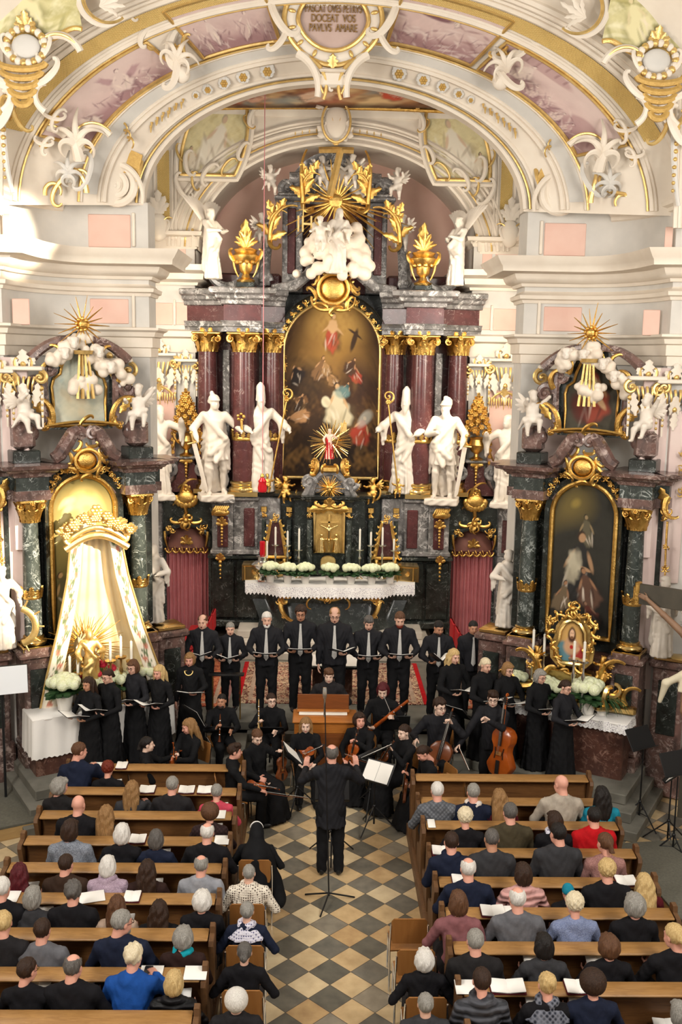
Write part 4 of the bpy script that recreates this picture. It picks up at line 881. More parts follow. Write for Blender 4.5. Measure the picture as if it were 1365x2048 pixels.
def statue(name, label, px, top, bot, Y, hd=pi, cat='statue', mat='statue_white', kind='robe', lh=(-.28, .28, 1.1), rh=(.28, .28, 1.1), hat=None, beard=False, wings=None, lean=0, seed=0, turn=0, tilt=0, h=.022, group=None, loc=None, H=None, plinth=False, cloak=1):
    """a stone figure: local frame faces +y, 1.8 units high"""
    rg = random.Random(seed); b = at(px, bot, Y) if loc is None else np.array(loc); Hh = H or (at(px, top, Y)[2]-b[2]); hz = 1.8
    hx = lean*.5; Rh = rotz(turn) @ rotx(tilt); hc = np.array([hx*.9, .03, 1.64])
    L = []
    if kind in ('robe', 'angel'):
        L += [stack([(0, -hx*.3, .02, .25, .2), (.12, -hx*.2, .02, .24, .19), (.5, 0, .02, .2, .165), (.92, hx*.5, 0, .165, .13), (1.12, hx*.7, 0, .14, .11), (1.34, hx*.8, 0, .18, .115), (1.45, hx*.85, -.01, .14, .09), (1.53, hx*.9, 0, .06, .055)], .1, 9+seed % 4, seed, 2.2, .03, 1.25)]
        L += [ell((.1, .12, .03), (.05, .1, .035), k=.02), ell((-.1, .1, .03), (.05, .1, .035), k=.02)]
    elif kind == 'knight':
        L += [stack([(.62, 0, .0, .235, .185), (.75, 0, 0, .2, .16), (.98, hx*.5, 0, .155, .125), (1.1, hx*.7, 0, .15, .115), (1.33, hx*.8, .01, .185, .13), (1.45, hx*.85, -.01, .15, .09), (1.53, hx*.9, 0, .06, .055)], .12, 10, seed, 1, .02, 1.05)]
        for sx, fy in ((.11, .06), (-.12, -.02)): L += [cap((sx, 0, .75), (sx*1.1, .04+fy, .47), .095, .062, .04), cap((sx*1.1, .04+fy, .47), (sx*1.2, fy-.02, .08), .065, .042, .03), ell((sx*1.25, fy+.07, .035), (.05, .12, .035), k=.03)]
        L += [stack([(0.02, 0, -.16, .22, .05), (.7, 0, -.15, .24, .06), (1.35, 0, -.1, .2, .05), (1.42, 0, -.08, .1, .04)], .25, 7, seed, 1, .02)]
    for sgn, hnd in ((-1, lh), (1, rh)):
        sh = np.array([sgn*.19+hx*.85, -.01, 1.41]); hnd = np.array(hnd, float); el = ik(sh, hnd, .29, .27, (sgn*.8, -.3, -.7))
        L += [cap(sh, el, .078, .066, .04), cap(el, el+(hnd-el)*.8, .066, .045 if kind != 'robe' else .06, .03), ell(hnd, (.04, .045, .05), k=.03)]
        for q in range(4): L.append(cap(hnd, hnd+nrm(hnd-el)*.085+np.array([(q-1.5)*.018, .015, -.012*q]), .014, .01, .01))
        if kind == 'robe' and cloak: L += [cap(el, el+np.array([sgn*.0, -.02, -.33]), .055, .03, .05), cap(el+np.array([-sgn*.05, 0, 0]), el+np.array([-sgn*.05, .03, -.25]), .045, .02, .04)]
    if cloak and kind != 'nude':
        s_ = 1 if seed % 2 else -1
        L += [cap((s_*.17+hx, .07, 1.42), (-s_*.14, .15, 1.02), .05, .06, .03), cap((-s_*.17, .1, .98), (s_*.14, .18, .74), .06, .05, .04), cap((-s_*.17, .09, .95), (s_*.02, .19, .6), .05, .04, .04), cap((s_*.16, .12, .74), (s_*.2, .06, .35), .05, .03, .04), cap((-s_*.2, .0, .95), (-s_*.24, 0, .45), .06, .03, .05),
              cap((.0, -.12, 1.4), (.05, -.16, .3), .12, .14, .06)]
    L += head_prims(1.08, hc, Rh)
    hp = lambda x, y, z: hc+Rh @ np.array([x, y, z])*1.08
    if hat == 'mitre': L += [cap(hp(0, -.01, .06), hp(0, -.03, .19), .082, .075, .02), cap(hp(0, -.03, .19), hp(0, -.03, .25), .072, .035, .02), ell(hp(0, -.09, -.05), (.07, .03, .12), Rh, .03)]
    elif hat == 'helmet': L += [ell(hp(0, -.015, .055), (.098, .118, .09), Rh, .01), ell(hp(0, .02, .045), (.105, .13, .016), Rh, .01)]+[ell(hp(.03*cos(i), -.03-.028*i, .155-.016*i*i*.35), (.035, .04, .045), Rh, .02) for i in range(6)]
    elif hat == 'veil': L += [ell(hp(0, -.03, .03), (.1, .11, .12), Rh, .02), cap(hp(0, -.07, -.05), (0, -.11, 1.35), .09, .13, .04), ell(hp(0, .09, -.02), (.05, .05, .1), Rh, .02, True)]+head_prims(1.05, hc+Rh @ np.array([0, .012, -.012]), Rh, neck=False)
    else: L += [ell(hp(.06*cos(a)*1.15, -.03+.07*sin(a), .06+.02*cos(2*a)), .04, None, .02) for a in np.linspace(-.5, 3.6, 8)]+[ell(hp(0, -.02, .085), (.075, .09, .06), Rh, .02)]+[ell(hp(s_*.07, -.04, -.03), (.03, .045, .06), None, .02) for s_ in (-1, 1)]+[ell(hp(0, -.09, -.05), (.06, .035, .09), None, .02)]
    if beard: L += [ell(hp(0, .062, -.12), (.048, .035, .07), Rh, .02), ell(hp(0, .05, -.17), (.03, .025, .05), Rh, .02)]
    if plinth: L += [rbx((0, 0, -.05), (.3, .26, .06), rr=.01, k=.01)]
    def disp(X, Y_, Z): return .005*np.sin(31*X+9*np.sin(7*Z)+23*Y_)*np.clip((1.4-Z)*3, 0, 1)
    V, Q = sdf(L, h*hz/max(Hh, .4) if Hh > 1 else h*1.15, disp)
    mb = MB(); mb.add(V, Q)
    o = mb.build(name, mat, None, angle=0); o.location = b; o.rotation_euler = (0, 0, hd); o.scale = (Hh/hz,)*3
    tag(o, label, cat, group)
    if wings:
        for sgn, (a, sp) in zip((-1, 1), wings):
            w = MB()
            for f in range(9):
                q = f/8; an = a+sp*(q-.5); L_ = .95-.35*q; P = [np.array([sgn*.08, -.12, 1.3])+t*L_*np.array([sgn*cos(an), -.35, sin(an)])+np.array([0, -.05*sin(t*pi), .12*sin(t*pi)]) for t in np.linspace(0, 1, 8)]
                w.tube(P, .075*np.array([.5, .8, 1, 1, 1, .9, .7, .15]), 6, 0, .25, up=(0, 1, 0))
            w.build('wing', mat, o)
    return o
def putto(name, label, px, py, Y, size, hd=pi, mat='statue_white', arms=((-.3, .15, .75), (.3, .15, .75)), legs=((-.12, .22, .1), (.12, .05, .0)), sit=False, wings=True, seed=0, cat='statue', group=None, turn=0, loc=None, cloth=True):
    """a plump winged child, ~.95 units from head to foot; py marks its middle"""
    b = at(px, py, Y) if loc is None else np.array(loc, float); h = .022; Rh = rotz(turn)
    L = [ell((0, 0, .5), (.13, .115, .13)), ell((0, .01, .36), (.125, .12, .11), k=.05)]+[cap((-.1, 0, .6), (.1, 0, .6), .055, k=.05)]+head_prims(.92, (0, .02, .8), Rh)
    L += [ell((.06*cos(a), -.02+.06*sin(a), .875), .04, k=.02) for a in np.linspace(0, 5.2, 6)]+[ell((0, -.02, .895), (.06, .07, .045), k=.02), ell((0, -.06, .83), (.07, .05, .06), k=.02), ell((0, .05, .905), (.03, .03, .025), k=.015)]
    for sgn, a in zip((-1, 1), arms):
        sh = np.array([sgn*.12, 0, .6]); a = np.array(a); e = ik(sh, a, .15, .15, (sgn, -.2, -.6)); L += [cap(sh, e, .052, .045, .03), cap(e, a, .046, .034, .02), ell(a, (.034, .034, .034), k=.02)]
    for sgn, a in zip((-1, 1), legs):
        hp = np.array([sgn*.07, .02, .33]); a = np.array(a); e = ik(hp, a, .2, .2, (sgn*.3, 1, .2)); L += [cap(hp, e, .085, .062, .05), cap(e, a, .06, .035, .02), ell(a+np.array([0, .04, -.01]), (.032, .065, .028), k=.02)]
    if cloth: L += [cap((-.15, .05, .42), (.16, .1, .33), .045, .04, .03), cap((.16, .08, .35), (.26, -.05, .12), .05, .02, .04)]
    V, Q = sdf(L, h); mb = MB(); mb.add(V, Q); o = mb.build(name, mat, None, angle=0)
    s_ = size/.95; o.scale = (s_,)*3; o.rotation_euler = (0, 0, hd); o.location = b-np.array([0, 0, .47*s_]) if loc is None else b; tag(o, label, cat, group)
    if wings:
        for sgn in (-1, 1):
            w = MB()
            for f in range(5):
                an = .9-.38*f; P = [np.array([sgn*.04, -.09, .58])+t*(.36-.04*f)*np.array([sgn*cos(an), -.4, sin(an)]) for t in np.linspace(0, 1, 6)]; w.tube(P, .042*np.array([.6, 1, 1.1, 1, .8, .2]), 6, 0, .3, up=(0, 1, 0))
            w.build('wing', mat, o)
    return o
# ------------------------------------------------------------------ the high altar
HA = empty('high_altar', (XM, 22.0, 1.12), 0, 'tall dark red marble high altar with gilded capitals and an arched painting', 'altar')
ZB, ZP1 = zz(1110, 22), zz(992, 22)
def hp(name, mat, mb, **k): return wchild(mb, name, mat, HA, **k)
def X(px, Y, sg): return LP(px, 900, Y, sg)[0]
for sg in (-1, 1):
    def bx(mb, x0, x1, Y0, Y1, z0, z1, bev=.015):
        a, b = X(x0, Y0, sg), X(x1, Y0, sg); mb.rbox(((a+b)/2, (Y0+Y1)/2, (z0+z1)/2), (abs(b-a), abs(Y1-Y0), abs(z1-z0)), bev)
    # socle
    m = MB(); bx(m, 418, 522, 21.75, 23.4, .96, ZB, .03); bx(m, 424, 468, 21.68, 21.8, 1.2, ZB-.1); bx(m, 474, 516, 21.68, 21.8, 1.2, ZB-.1); hp('socle', 'marble_dark', m)
    m = MB(); bx(m, 414, 526, 21.62, 23.4, ZB-.06, ZB+.06, .03); bx(m, 416, 524, 21.6, 23, 1.0, 1.16, .03); hp('socle_moulding', 'marble_dark', m)
    o = Orn(LP(441, 1128, 21.64, sg)); 
    for k in range(5): o.bead((0, .05-.09*k), .045-.006*k)
    o.spray((0, .1), pi/2, .16, 5, 2.2, .35); hp('gilt_drop', 'gold', o.mb)
    # pedestals
    m = MB(); bx(m, 466, 516, 21.72, 23, ZB, ZP1, .02); bx(m, 424, 466, 21.62, 23, ZB, ZP1-.06, .02); bx(m, 512, 562, 21.82, 23, ZB, ZP1-.02, .02); hp('pedestal', 'marble_grey', m)
    m = MB(); bx(m, 488, 510, 21.68, 21.75, ZB+.22, ZP1-.25, .02); bx(m, 434, 456, 21.58, 21.65, ZB+.22, ZP1-.42, .02); hp('red_inlay', 'marble_red', m)
    for q in ((462, 520, 21.66, 23, ZP1-.1, ZP1, .03), (418, 470, 21.5, 23, ZP1-.14, ZP1-.02, .03), (420, 520, 21.6, 23, ZB+.06, ZB+.16, .02)): m = MB(); bx(m, *q); hp('pedestal_moulding', 'marble_grey', m)
    o = Orn(LP(441, 1025, 21.55, sg)); [o.curl((-.16+.045*k, -.06), pi/2, .22, -.8, 0, .03, .03, .03, 8) for k in range(7)]; o.mb.ball(o.pt(0, 0), (.2, .06, .09)); hp('gilt_volute_block', 'gold', o.mb)
    o = Orn(LP(444, 1060, 21.55, sg)); o.spray((0, .12), pi/2, .18, 5, 2.4, .3); [o.bead((0, .1-.07*k), .04-.003*k) for k in range(7)]; hp('gilt_drop', 'gold', o.mb)
    # columns: front one and two behind it
    for (cx, Y, r, tp) in ((488, 21.95, .255, 1), (416, 22.35, .23, 0), (541, 22.45, .22, 0)):
        x = X(cx, Y, sg); z0, z1 = ZP1+.02, zz(704, Y, 470); col = MB()
        col.lathe([(r*1.0, z0), (r, z0+(z1-z0)*.33), (r*.96, z0+(z1-z0)*.66), (r*.87, z1)], (x, Y, 0), 28); co = hp('column', 'marble_red', col)
        m = MB(); m.box((x, Y, z0+.04), (r*2.55, r*2.55, .1)); m.lathe([(r*1.28, z0+.08), (r*1.32, z0+.12), (r*1.26, z0+.17), (r*1.1, z0+.19), (r*1.1, z0+.23), (r*1.17, z0+.25), (r*1.17, z0+.29), (r*1.02, z0+.32)], (x, Y, 0), 28); m.build('column_base', 'brass_gold', co)
        o = Orn((x, Y-r*.8, (z1+zz(666, Y, 470))/2)); h_ = zz(666, Y, 470)-z1
        o.mb.lathe([(r*.86, z1), (r*.92, z1+h_*.05), (r*.88, z1+h_*.3), (r*1.02, z1+h_*.75), (r*1.25, z1+h_*.9)], (x, Y, 0), 20); o.mb.rbox((x, Y, z1+h_*.97), (r*2.75, r*2.75, h_*.14), .02)
        for k in range(8):
            a = 2*pi*k/8+.39; q = Orn((x+cos(a)*r*.85, Y+sin(a)*r*.85, z1), (-sin(a), cos(a), 0), (0, 0, 1), o.mb); q.N = np.array([cos(a), sin(a), 0]); q.leaf((0, 0), pi/2, h_*.55, r*.4, .28); q.leaf((r*.3, 0), pi/2, h_*.8, r*.35, .25)
        for q in (-1, 1): o.volute((q*r*1.05, h_*.18), r*.34, 1.6, r*.12, 0, -q, pi/2, .1); o.volute((q*r*1.05, h_*.18), r*.2, 1, r*.1, 0, -q, pi/2, .1)
        o.blossom((0, h_*.42), r*.26, lift=.12); o.leaf((-.05, h_*.5), pi/2+.6, h_*.3, .05); o.leaf((.05, h_*.5), pi/2-.6, h_*.3, .05); o.mb.build('capital', 'gold', co)
        o = MB(); zb = zz(880, Y, 488); o.lathe([(r*1.02, zb), (r*1.05, zb+.02), (r*1.05, zb+.06), (r*1.0, zb+.08)], (x, Y, 0), 24)
        for k in range(12):
            a = 2*pi*k/12; q = Orn((x+cos(a)*r, Y+sin(a)*r, zb+.06), (-sin(a), cos(a), 0), (0, 0, 1), o); q.N = np.array([cos(a), sin(a), 0]); q.leaf((0, 0), pi/2, .13+.06*(k % 2), .05, .1)
        o.build('gilt_band', 'gold', co)
    # red pilaster walls behind the columns
    m = MB(); bx(m, 392, 566, 22.75, 23.4, ZP1, zz(664, 22.7, 480), .02); hp('back_panel', 'marble_red', m)
    m = MB(); 
    for q in (446, 452, 518): bx(m, q, q+7, 22.62, 22.8, ZP1, zz(700, 22.6, 480), .01)
    hp('grey_pilaster_strip', 'marble_grey', m)
    # entablature
    PL = [(372, 22.5), (448, 22.25), (448, 21.72), (522, 21.72), (522, 22.3), (568, 22.45)]
    path = [np.array([X(p, Y, sg), Y, 0]) for p, Y in PL]; path = path if sg < 0 else path[::-1]
    z3, z2, z1, z0 = zz(580, 22, 480), zz(611, 22, 480), zz(642, 22, 480), zz(664, 22, 480)
    def ent(prof, z, name, mat): 
        m = MB(); P = [p+np.array([0, 0, z]) for p in path]; m.sweep([(-.9, 0)]+prof+[(-.9, prof[-1][1])], P); hp(name, mat, m)
    ent([(0, 0), (0, .1), (.03, .12), (.03, z1-z0-.05), (.07, z1-z0)], z0, 'architrave', 'marble_grey')
    ent([(.0, 0), (.0, z2-z1)], z1, 'frieze', 'marble_red')
    ent([(0, 0), (.05, .02), (.06, .1), (.16, .14), (.18, .2), (.3, .24), (.32, z3-z2), (.28, z3-z2+.03)], z2, 'cornice', 'marble_grey')
    # upper storey
    zt = zz(404, 22.8, 570)
    m = MB(); bx(m, 562, 602, 22.6, 23.2, z3, zt, .02); hp('attic_pilaster', 'marble_grey', m)
    m = MB(); bx(m, 572, 588, 22.56, 22.62, z3+.4, zt-.15, .02); bx(m, 585, 640, 22.95, 23.3, z3, zt+.4, .02); bx(m, 425, 560, 22.8, 23.3, z3, z3+.42, .05); hp('attic_panel', 'marble_red', m)
    m = MB(); bx(m, 546, 606, 22.45, 23.2, zt, zt+.1, .03); bx(m, 552, 604, 22.5, 23.2, zt+.08, zt+.17, .03); hp('attic_cap', 'marble_grey', m)
    fl = -sg
    o = Orn(LP(532, 560, 22.5, sg)); o.mb.tube(place(curl((-.05*fl, -.12), pi/2, 1.7, -fl*.55, fl*.5, 20)[0], o.o, o.U, o.V, o.N), np.linspace(.16, .07, 20), 8); o.volute((-.08*fl, -.02), .17, 1.8, .09, 0, fl, 0, .14); hp('attic_volute', 'marble_grey', o.mb)
    o = Orn(LP(452, 548, 22.55, sg)); o.mb.tube(place(curl((-.35*fl, .15), -pi/2, 1.1, fl*2.9, 0, 20)[0], o.o, o.U, o.V, o.N), np.linspace(.1, .09, 20), 8); hp('attic_scroll', 'marble_grey', o.mb)
    o = Orn(LP(575, 375, 22.8, sg)); o.volute((0, 0), .2, 1.7, .1, 0, -fl, 0, .08); o.mb.tube(place(curl((.05*fl, .2), (0 if fl > 0 else pi), .9, fl*1.1, 0, 16)[0], o.o, o.U, o.V, o.N), np.linspace(.13, .12, 16), 8); hp('top_volute', 'marble_grey', o.mb)
    # garlands of gilt leaves over the painting arch
    o = Orn((0, 0, 0))
    for k in range(9):
        a = pi/2-sg*(-.22-.15*k)*1; px = 663+103*cos(pi/2-sg*(.2+.155*k)); py = 705-112*sin(pi/2-.2-.155*k); q = Orn(at(px, py, 22.15), mb=o.mb); q.cluster((0, 0), .1, 6, 0, k, .2)
    for k in range(8): q = Orn(LP(569+2*sin(k*2), 715+15*k, 22.9, sg), mb=o.mb); q.cluster((0, 0), .07, 5, 0, k+20, .22); q.curl((0, 0), -pi/2, .16, .3, 0, .02, .01)
    hp('gilt_garland', 'gold', o.mb)
m = MB(); yr = at(663, 400, 22.9); T = np.linspace(0, pi, 20); m.grid([[(yr[0]+r*cos(t), Y_, yr[2]-.1+r*1.1*sin(t)) for t in T] for r, Y_ in ((.02, 22.9), (.75, 22.9), (.8, 22.8), (1.0, 22.75), (1.02, 23.2))]); hp('attic_arch', 'marble_grey', m)
m = MB(); m.rbox((XM, 23.1, zz(470, 22.9)), (1.9, .2, 2.0), .02); hp('attic_back', 'marble_red', m)
# painting
w_ = at(757, 800, 22.95)[0]-at(569, 800, 22.95)[0]; z0, z1 = zz(955, 22.95), zz(606, 22.95); xc = at(663, 800, 22.95)[0]
P = Paint(w_, z1-z0, 120, 220, '4a3320', 51, .1); P.cloud(.5, '2a1c12', .7); H_ = z1-z0
P.dab(0, H_*.8, .7, .8, 'a07838', 0, 1.2, .8); P.dab(.1, H_*.92, .5, .4, 'c29a52', 0, 1.2, .7); P.dab(0, .5, 1.2, .75, '20150e', 0, .8, .8); P.cloud(.35, '8a6534', 1.2)
P.dab(-.6, H_*.55, .5, .5, '2c2119', 0, .8, .7); P.dab(.62, H_*.58, .4, .5, '3a2318', 0, .8, .7)
P.figure(-.02, H_*.72, .95, 'a8472f', 'c9a173', '3a1d12', -.05, False, '2c1c12', 2); P.dab(.5, H_*.82, .05, .3, '3d2a1a', -.25, .4); P.dab(.52, H_*.86, .16, .035, '3d2a1a', -.25, .4)
for x, y, h_, c, l in ((-.72, .62, .6, '241c1a', .3), (-.35, .6, .6, '7a5a3a', -.3), (.6, .6, .55, '9c3b28', .3), (.35, .64, .5, '4d3424', -.4), (-.55, .47, .45, '6e4d30', .9), (.12, .56, .45, '8c6a44', .7), (-.1, .62, .4, '9a7850', .2), (.28, .5, .4, '3f5a5a', -.3), (-.75, .42, .5, '3a2a1e', -.2)): P.figure(x, H_*y*.95, h_, c, 'bb8e64', '2a1a10', l, True, '2a1a10')
P.figure(.2, H_*.28, 1.15, 'cfc3a2', 'c9a173', '5a4c34', .08, True, '2c1c12'); P.dab(.25, H_*.5, .17, .14, '6f8a86', .2, .4, .7); P.dab(-.12, H_*.44, .1, .13, 'd9cfae', .3, .3); P.figure(.62, H_*.2, .85, 'a8402c', 'cfa57a', '3a1410', -.2, True); P.dab(.78, H_*.38, .1, .3, 'b7b2a4', -.5, .5, .7); P.figure(-.5, H_*.36, .6, 'b98a5e', 'c79a70', '3a2214', 1.2, True)
for i in range(30): P.dab(P.rg.uniform(-.9, .9), P.rg.uniform(.2, H_*.8), .05, .2, '20150e' if i % 2 else '8a6a3c', P.rg.uniform(-1, 1), .9, .25)
def arched_canvas(P, xc, Y, z0, nx, nz, w_, H_, sq=1.0):
    G = np.zeros((nx, nz, 3)); r = w_/2
    for i in range(nx):
        x = -r+w_*i/(nx-1); zt = H_-r*sq+sqrt(max(r*r-x*x, 0))*sq; G[i, :, 0] = xc+x; G[i, :, 1] = Y; G[i, :, 2] = z0+np.linspace(0, 1, nz)*zt
    mb = MB(); mb.grid(G, col=P.c); return mb
hp('painting', 'painted', arched_canvas(P, xc, 22.95, z0, 120, 220, w_, H_), angle=0)
def arch_path(xc, Y, z0, w_, h_, n=28, sq=1.0):
    r = w_/2; return [(xc-r, Y, z0)]+[(xc-r, Y, z0+(h_-r*sq)*q) for q in (.25, .5, .75)]+[(xc-r*cos(t), Y, z0+h_-r*sq+r*sq*sin(t)) for t in np.linspace(0, pi, n)]+[(xc+r, Y, z0+(h_-r*sq)*q) for q in (.75, .5, .25, 0)]
m = MB(); m.tube(arch_path(xc, 22.9, z0, w_+.06, H_+.03), .042, 8, closed=True); hp('painting_frame', 'pale_gold', m)
m = MB(); A = arch_path(xc, 22.93, z0-.1, w_+.1, H_+.15); B = arch_path(xc, 22.8, z0-.1, w_+.4, H_+.32); B2 = arch_path(xc, 22.4, z0-.1, w_+.42, H_+.33); m.grid(np.array([B2, B, A])); hp('painting_surround', 'marble_dark', m)
m = MB(); m.rbox((xc, 23.15, (z0+z1)/2+.1), (w_+.3, .3, H_+.2), .02); hp('painting_back', 'marble_dark', m)
o = Orn(at(667, 580, 22.0)); o.mb.ball(o.pt(0, .02), (.3, .1, .28), 0, 18, 10); o.mb.tube([o.pt(.33*cos(t), .02+.31*sin(t), .1) for t in np.linspace(0, 2*pi, 24, endpoint=False)], .04, 6, closed=True)
for a in np.linspace(.2, 2*pi, 9): o.scroll((.42*cos(a), .4*sin(a)), a+pi/2, .45, .045, 1)
o.curl((.05, -.4), -.3, .6, 1.2, 1, .05, .02, .04, 16, 0, .7, True); hp('gilt_cartouche', 'gold', o.mb)
for sg in (-1, 1):
    m = MB(); m.tube([LP(545, 578, 22.3, sg), LP(590, 572, 22.25, sg), LP(618, 548, 22.25, sg), LP(630, 520, 22.3, sg)], [.1, .12, .12, .1], 8)
    hp('curved_moulding', 'marble_grey', m)
# ---- screens with curtained doorways beside the altar
for sg in (-1, 1):
    side = 'north' if sg < 0 else 'south'
    e = empty('marble_screen', LP(372, 1250, 22.3, sg), 0, 'marble doorway screen with a rose curtain beside the %s' % ('sunlit canopy altar' if sg < 0 else 'altar of the dark painting'), 'screen')
    Yd = 22.2; x0, x1 = X(300, Yd, sg), X(424, Yd, sg); c0, c1 = X(330, Yd, sg), X(416, Yd, sg); xm = (c0+c1)/2; wd = abs(c1-c0); zt = zz(985, Yd, 372); zd = zz(1052, Yd, 372)
    m = MB(); a, b = min(x0, x1), max(x0, x1); lo, hi = min(c0, c1), max(c0, c1); r = wd/2
    A = [(lo, .64)]+[(xm-r*cos(t), zd-r*.75+r*.75*sin(t)) for t in np.linspace(0, pi, 20)]+[(hi, .64)]
    B = [(a, .64)]+[(a+(b-a)*q, zt) for q in np.linspace(0, 1, 20)]+[(b, .64)]
    m.grid([[(p[0], Yd, p[1]) for p in A], [(p[0], Yd, p[1]) for p in B]]); m.grid([[(p[0], Yd+.4, p[1]) for p in A], [(p[0], Yd, p[1]) for p in A]]); m.box(((a+b)/2, Yd+.25, zt-.02), (b-a, .5, .06)); wchild(m, 'doorway_wall', 'marble_green', e)
    m = MB(); f = X(306, Yd-.2, sg); m.rbox((f, Yd-.05, (ZB+zt)/2-.1), (.36, .35, zt-ZB-.2), .02); m.rbox((f, Yd-.1, zt-.12), (.5, .5, .12), .03); m.rbox((f, Yd-.05, (ZB+.64)/2), (.36, .4, ZB-.64), .02); wchild(m, 'pedestal', 'marble_grey', e)
    m = MB(); m.rbox((f, Yd-.235, (ZB+zt)/2-.2), (.2, .04, zt-ZB-.6), .01); wchild(m, 'red_inlay', 'marble_red', e)
    m = MB(); m.tube([(xm-(r+.06)*cos(t), Yd-.08, zd-r*.75+(r*.75+.06)*sin(t)) for t in np.linspace(-.2, pi+.2, 24)], .07, 8); wchild(m, 'arch_moulding', 'marble_dark', e)
    # curtain with folds, valance and gilt scallops
    n = 70; G = [[(lo+(hi-lo)*i/n, Yd+.12+.045*sin(i*.95)+.02*sin(i*.37+2), z) for z in np.linspace(.66, zd-.28, 12)] for i in range(n+1)]; m = MB(); m.grid(G); wchild(m, 'curtain', 'curtain_red', e, angle=0)
    m = MB(); G = []
    for t in np.linspace(0, pi, 20): G.append([(xm-r*cos(t)*(1-.0*q), Yd+.1-.15*sin(q*pi/2)*sin(t), zd-r*.75-.14+(r*.75+.12)*sin(t)*(1-q)) for q in np.linspace(0, 1, 8)])
    m.grid(G); va = wchild(m, 'valance', 'valance_rose', e, angle=0)
    o = Orn((xm, Yd-.07, zd-r*.75-.14))
    for k in range(6): q = -r+wd*(k+.5)/6; o.mb.tube([o.pt(q+wd/12*cos(t), -.1*sin(t), 0) for t in np.linspace(0, pi, 9)], .022, 6); o.curl((q, -.12), pi/2, .16, .5, 0, .02, .008, .02, 8); o.bead((q-wd/12, -.02), .035)
    o.spray((0, .12), pi/2, .2, 5, 2.6, .3); o.mb.build('gilt_scallop', 'gold', va)
    o = Orn((xm, Yd-.12, zd+.05)); o.cluster((0, .1), .24, 11, 0, 3, .17); o.curl((0, .25), pi/2, .5, 1.0, 2, .05, .012, .05); o.cluster((-r*.75, -.1), .16, 8, 0, 5); o.cluster((r*.75, -.1), .16, 8, 0, 6); o.scroll((-r*.5, .05), .4, .4, .035, -1, 0, True); o.curl((-r, -.15), -pi/2, .35, .3, 0, .04, .015, .03, 10, 0, .7, True); wchild(o.mb, 'gilt_crest', 'gold', e)
    o = Orn((xm, Yd-.1, zt-.12)); o.mb.ball(o.pt(0, 0), (.24, .1, .17), 0, 16, 8)
    for k in range(9): a_ = pi+pi*k/8; o.mb.ball(o.pt(.22*cos(a_), .14*sin(a_), .04), (.07, .05, .09), 0, 8, 6)
    o.curl((-.1, .1), pi/2, .55, -1.2, -.8, .05, .015, .06, 16); o.curl((.1, .1), pi/2, .45, 1.6, 1.5, .04, .015, .06, 16); o.cluster((0, .2), .16, 7, 0, 9); wchild(o.mb, 'gilt_shell', 'gold', e)
    # red marble scroll carrying the gilt bouquet
    ztop = zz(915, Yd, 372); m = MB(); m.prism([(-.62, 0), (.62, 0), (.4, .12), (.24, .3), (.17, ztop-zt-.05), (.2, ztop-zt), (-.2, ztop-zt), (-.17, ztop-zt-.05), (-.24, .3), (-.4, .12)], .3, t=(xm, Yd, zt)); wchild(m, 'scroll_gable', 'marble_red', e)
    o = Orn((xm, Yd-.03, zt)); 
    for q in (-1, 1): o.mb.tube(place(curl((q*.64, 0), pi/2+q*.9, .85, -q*1.2, 0, 16)[0], o.o, o.U, o.V, o.N), .055, 8); o.volute((q*.36, ztop-zt-.28), .15, 1.6, .06, 0, q, pi/2, .04)
    o.mb.rbox(o.pt(0, ztop-zt, -.1), (.5, .4, .07), .03); wchild(o.mb, 'gable_moulding', 'marble_grey', e)
    o = Orn((xm, Yd-.05, zt+.45)); [o.bead((0, .2-.07*k), .05-.005*k) for k in range(7)]; o.spray((0, .25), pi/2, .2, 5, 2.6, .3); wchild(o.mb, 'gilt_drop', 'gold', e)
    # gilt vase of flowers
    v = empty('gilt_flower_vase', (xm, Yd, ztop+.035), 0, 'tall gilded vase with a pyramid of gilt flowers on the %s doorway gable' % ('sunlit' if sg < 0 else 'shaded'), 'vase', 'gilt flower vases over the doorways')
    m = MB(); m.lathe([(.14, 0), (.16, .03), (.06, .08), (.05, .14), (.12, .2), (.19, .34), (.15, .46), (.17, .5), (.12, .52)], seg=18); m.build('vase', 'gold', v)
    o = Orn((0, 0, 0)); rg = random.Random(7)
    for k in range(46):
        z = .55+.8*(k/46); w = .3*(1-(k/46))**.8+.02; a = k*2.4; o.blossom((w*cos(a), z), .055+.02*rg.random(), lift=.1*sin(a)); 
        if k % 2: o.leaf((w*cos(a)*.7, z-.05), pi/2+rg.uniform(-1.5, 1.5), .16, .04, .3)
    o.spray((0, 1.25), pi/2, .26, 3, .6, .2); o.mb.build('gilt_flowers', 'gold', v)
    o = Orn((0, 0, 0)); [o.scroll((-.24, .38), pi/2, .45, .03, 1, 0, True)]; [(o.curl((-.25, .5), -pi/2, .55, -.6, 0, .03, .02, .03, 14, 0, .7, True))]; [o.blossom((q*.3, .5-.14*k), .05) for q in (-1, 1) for k in range(6)]; o.mb.build('garland_handle', 'gold', v)
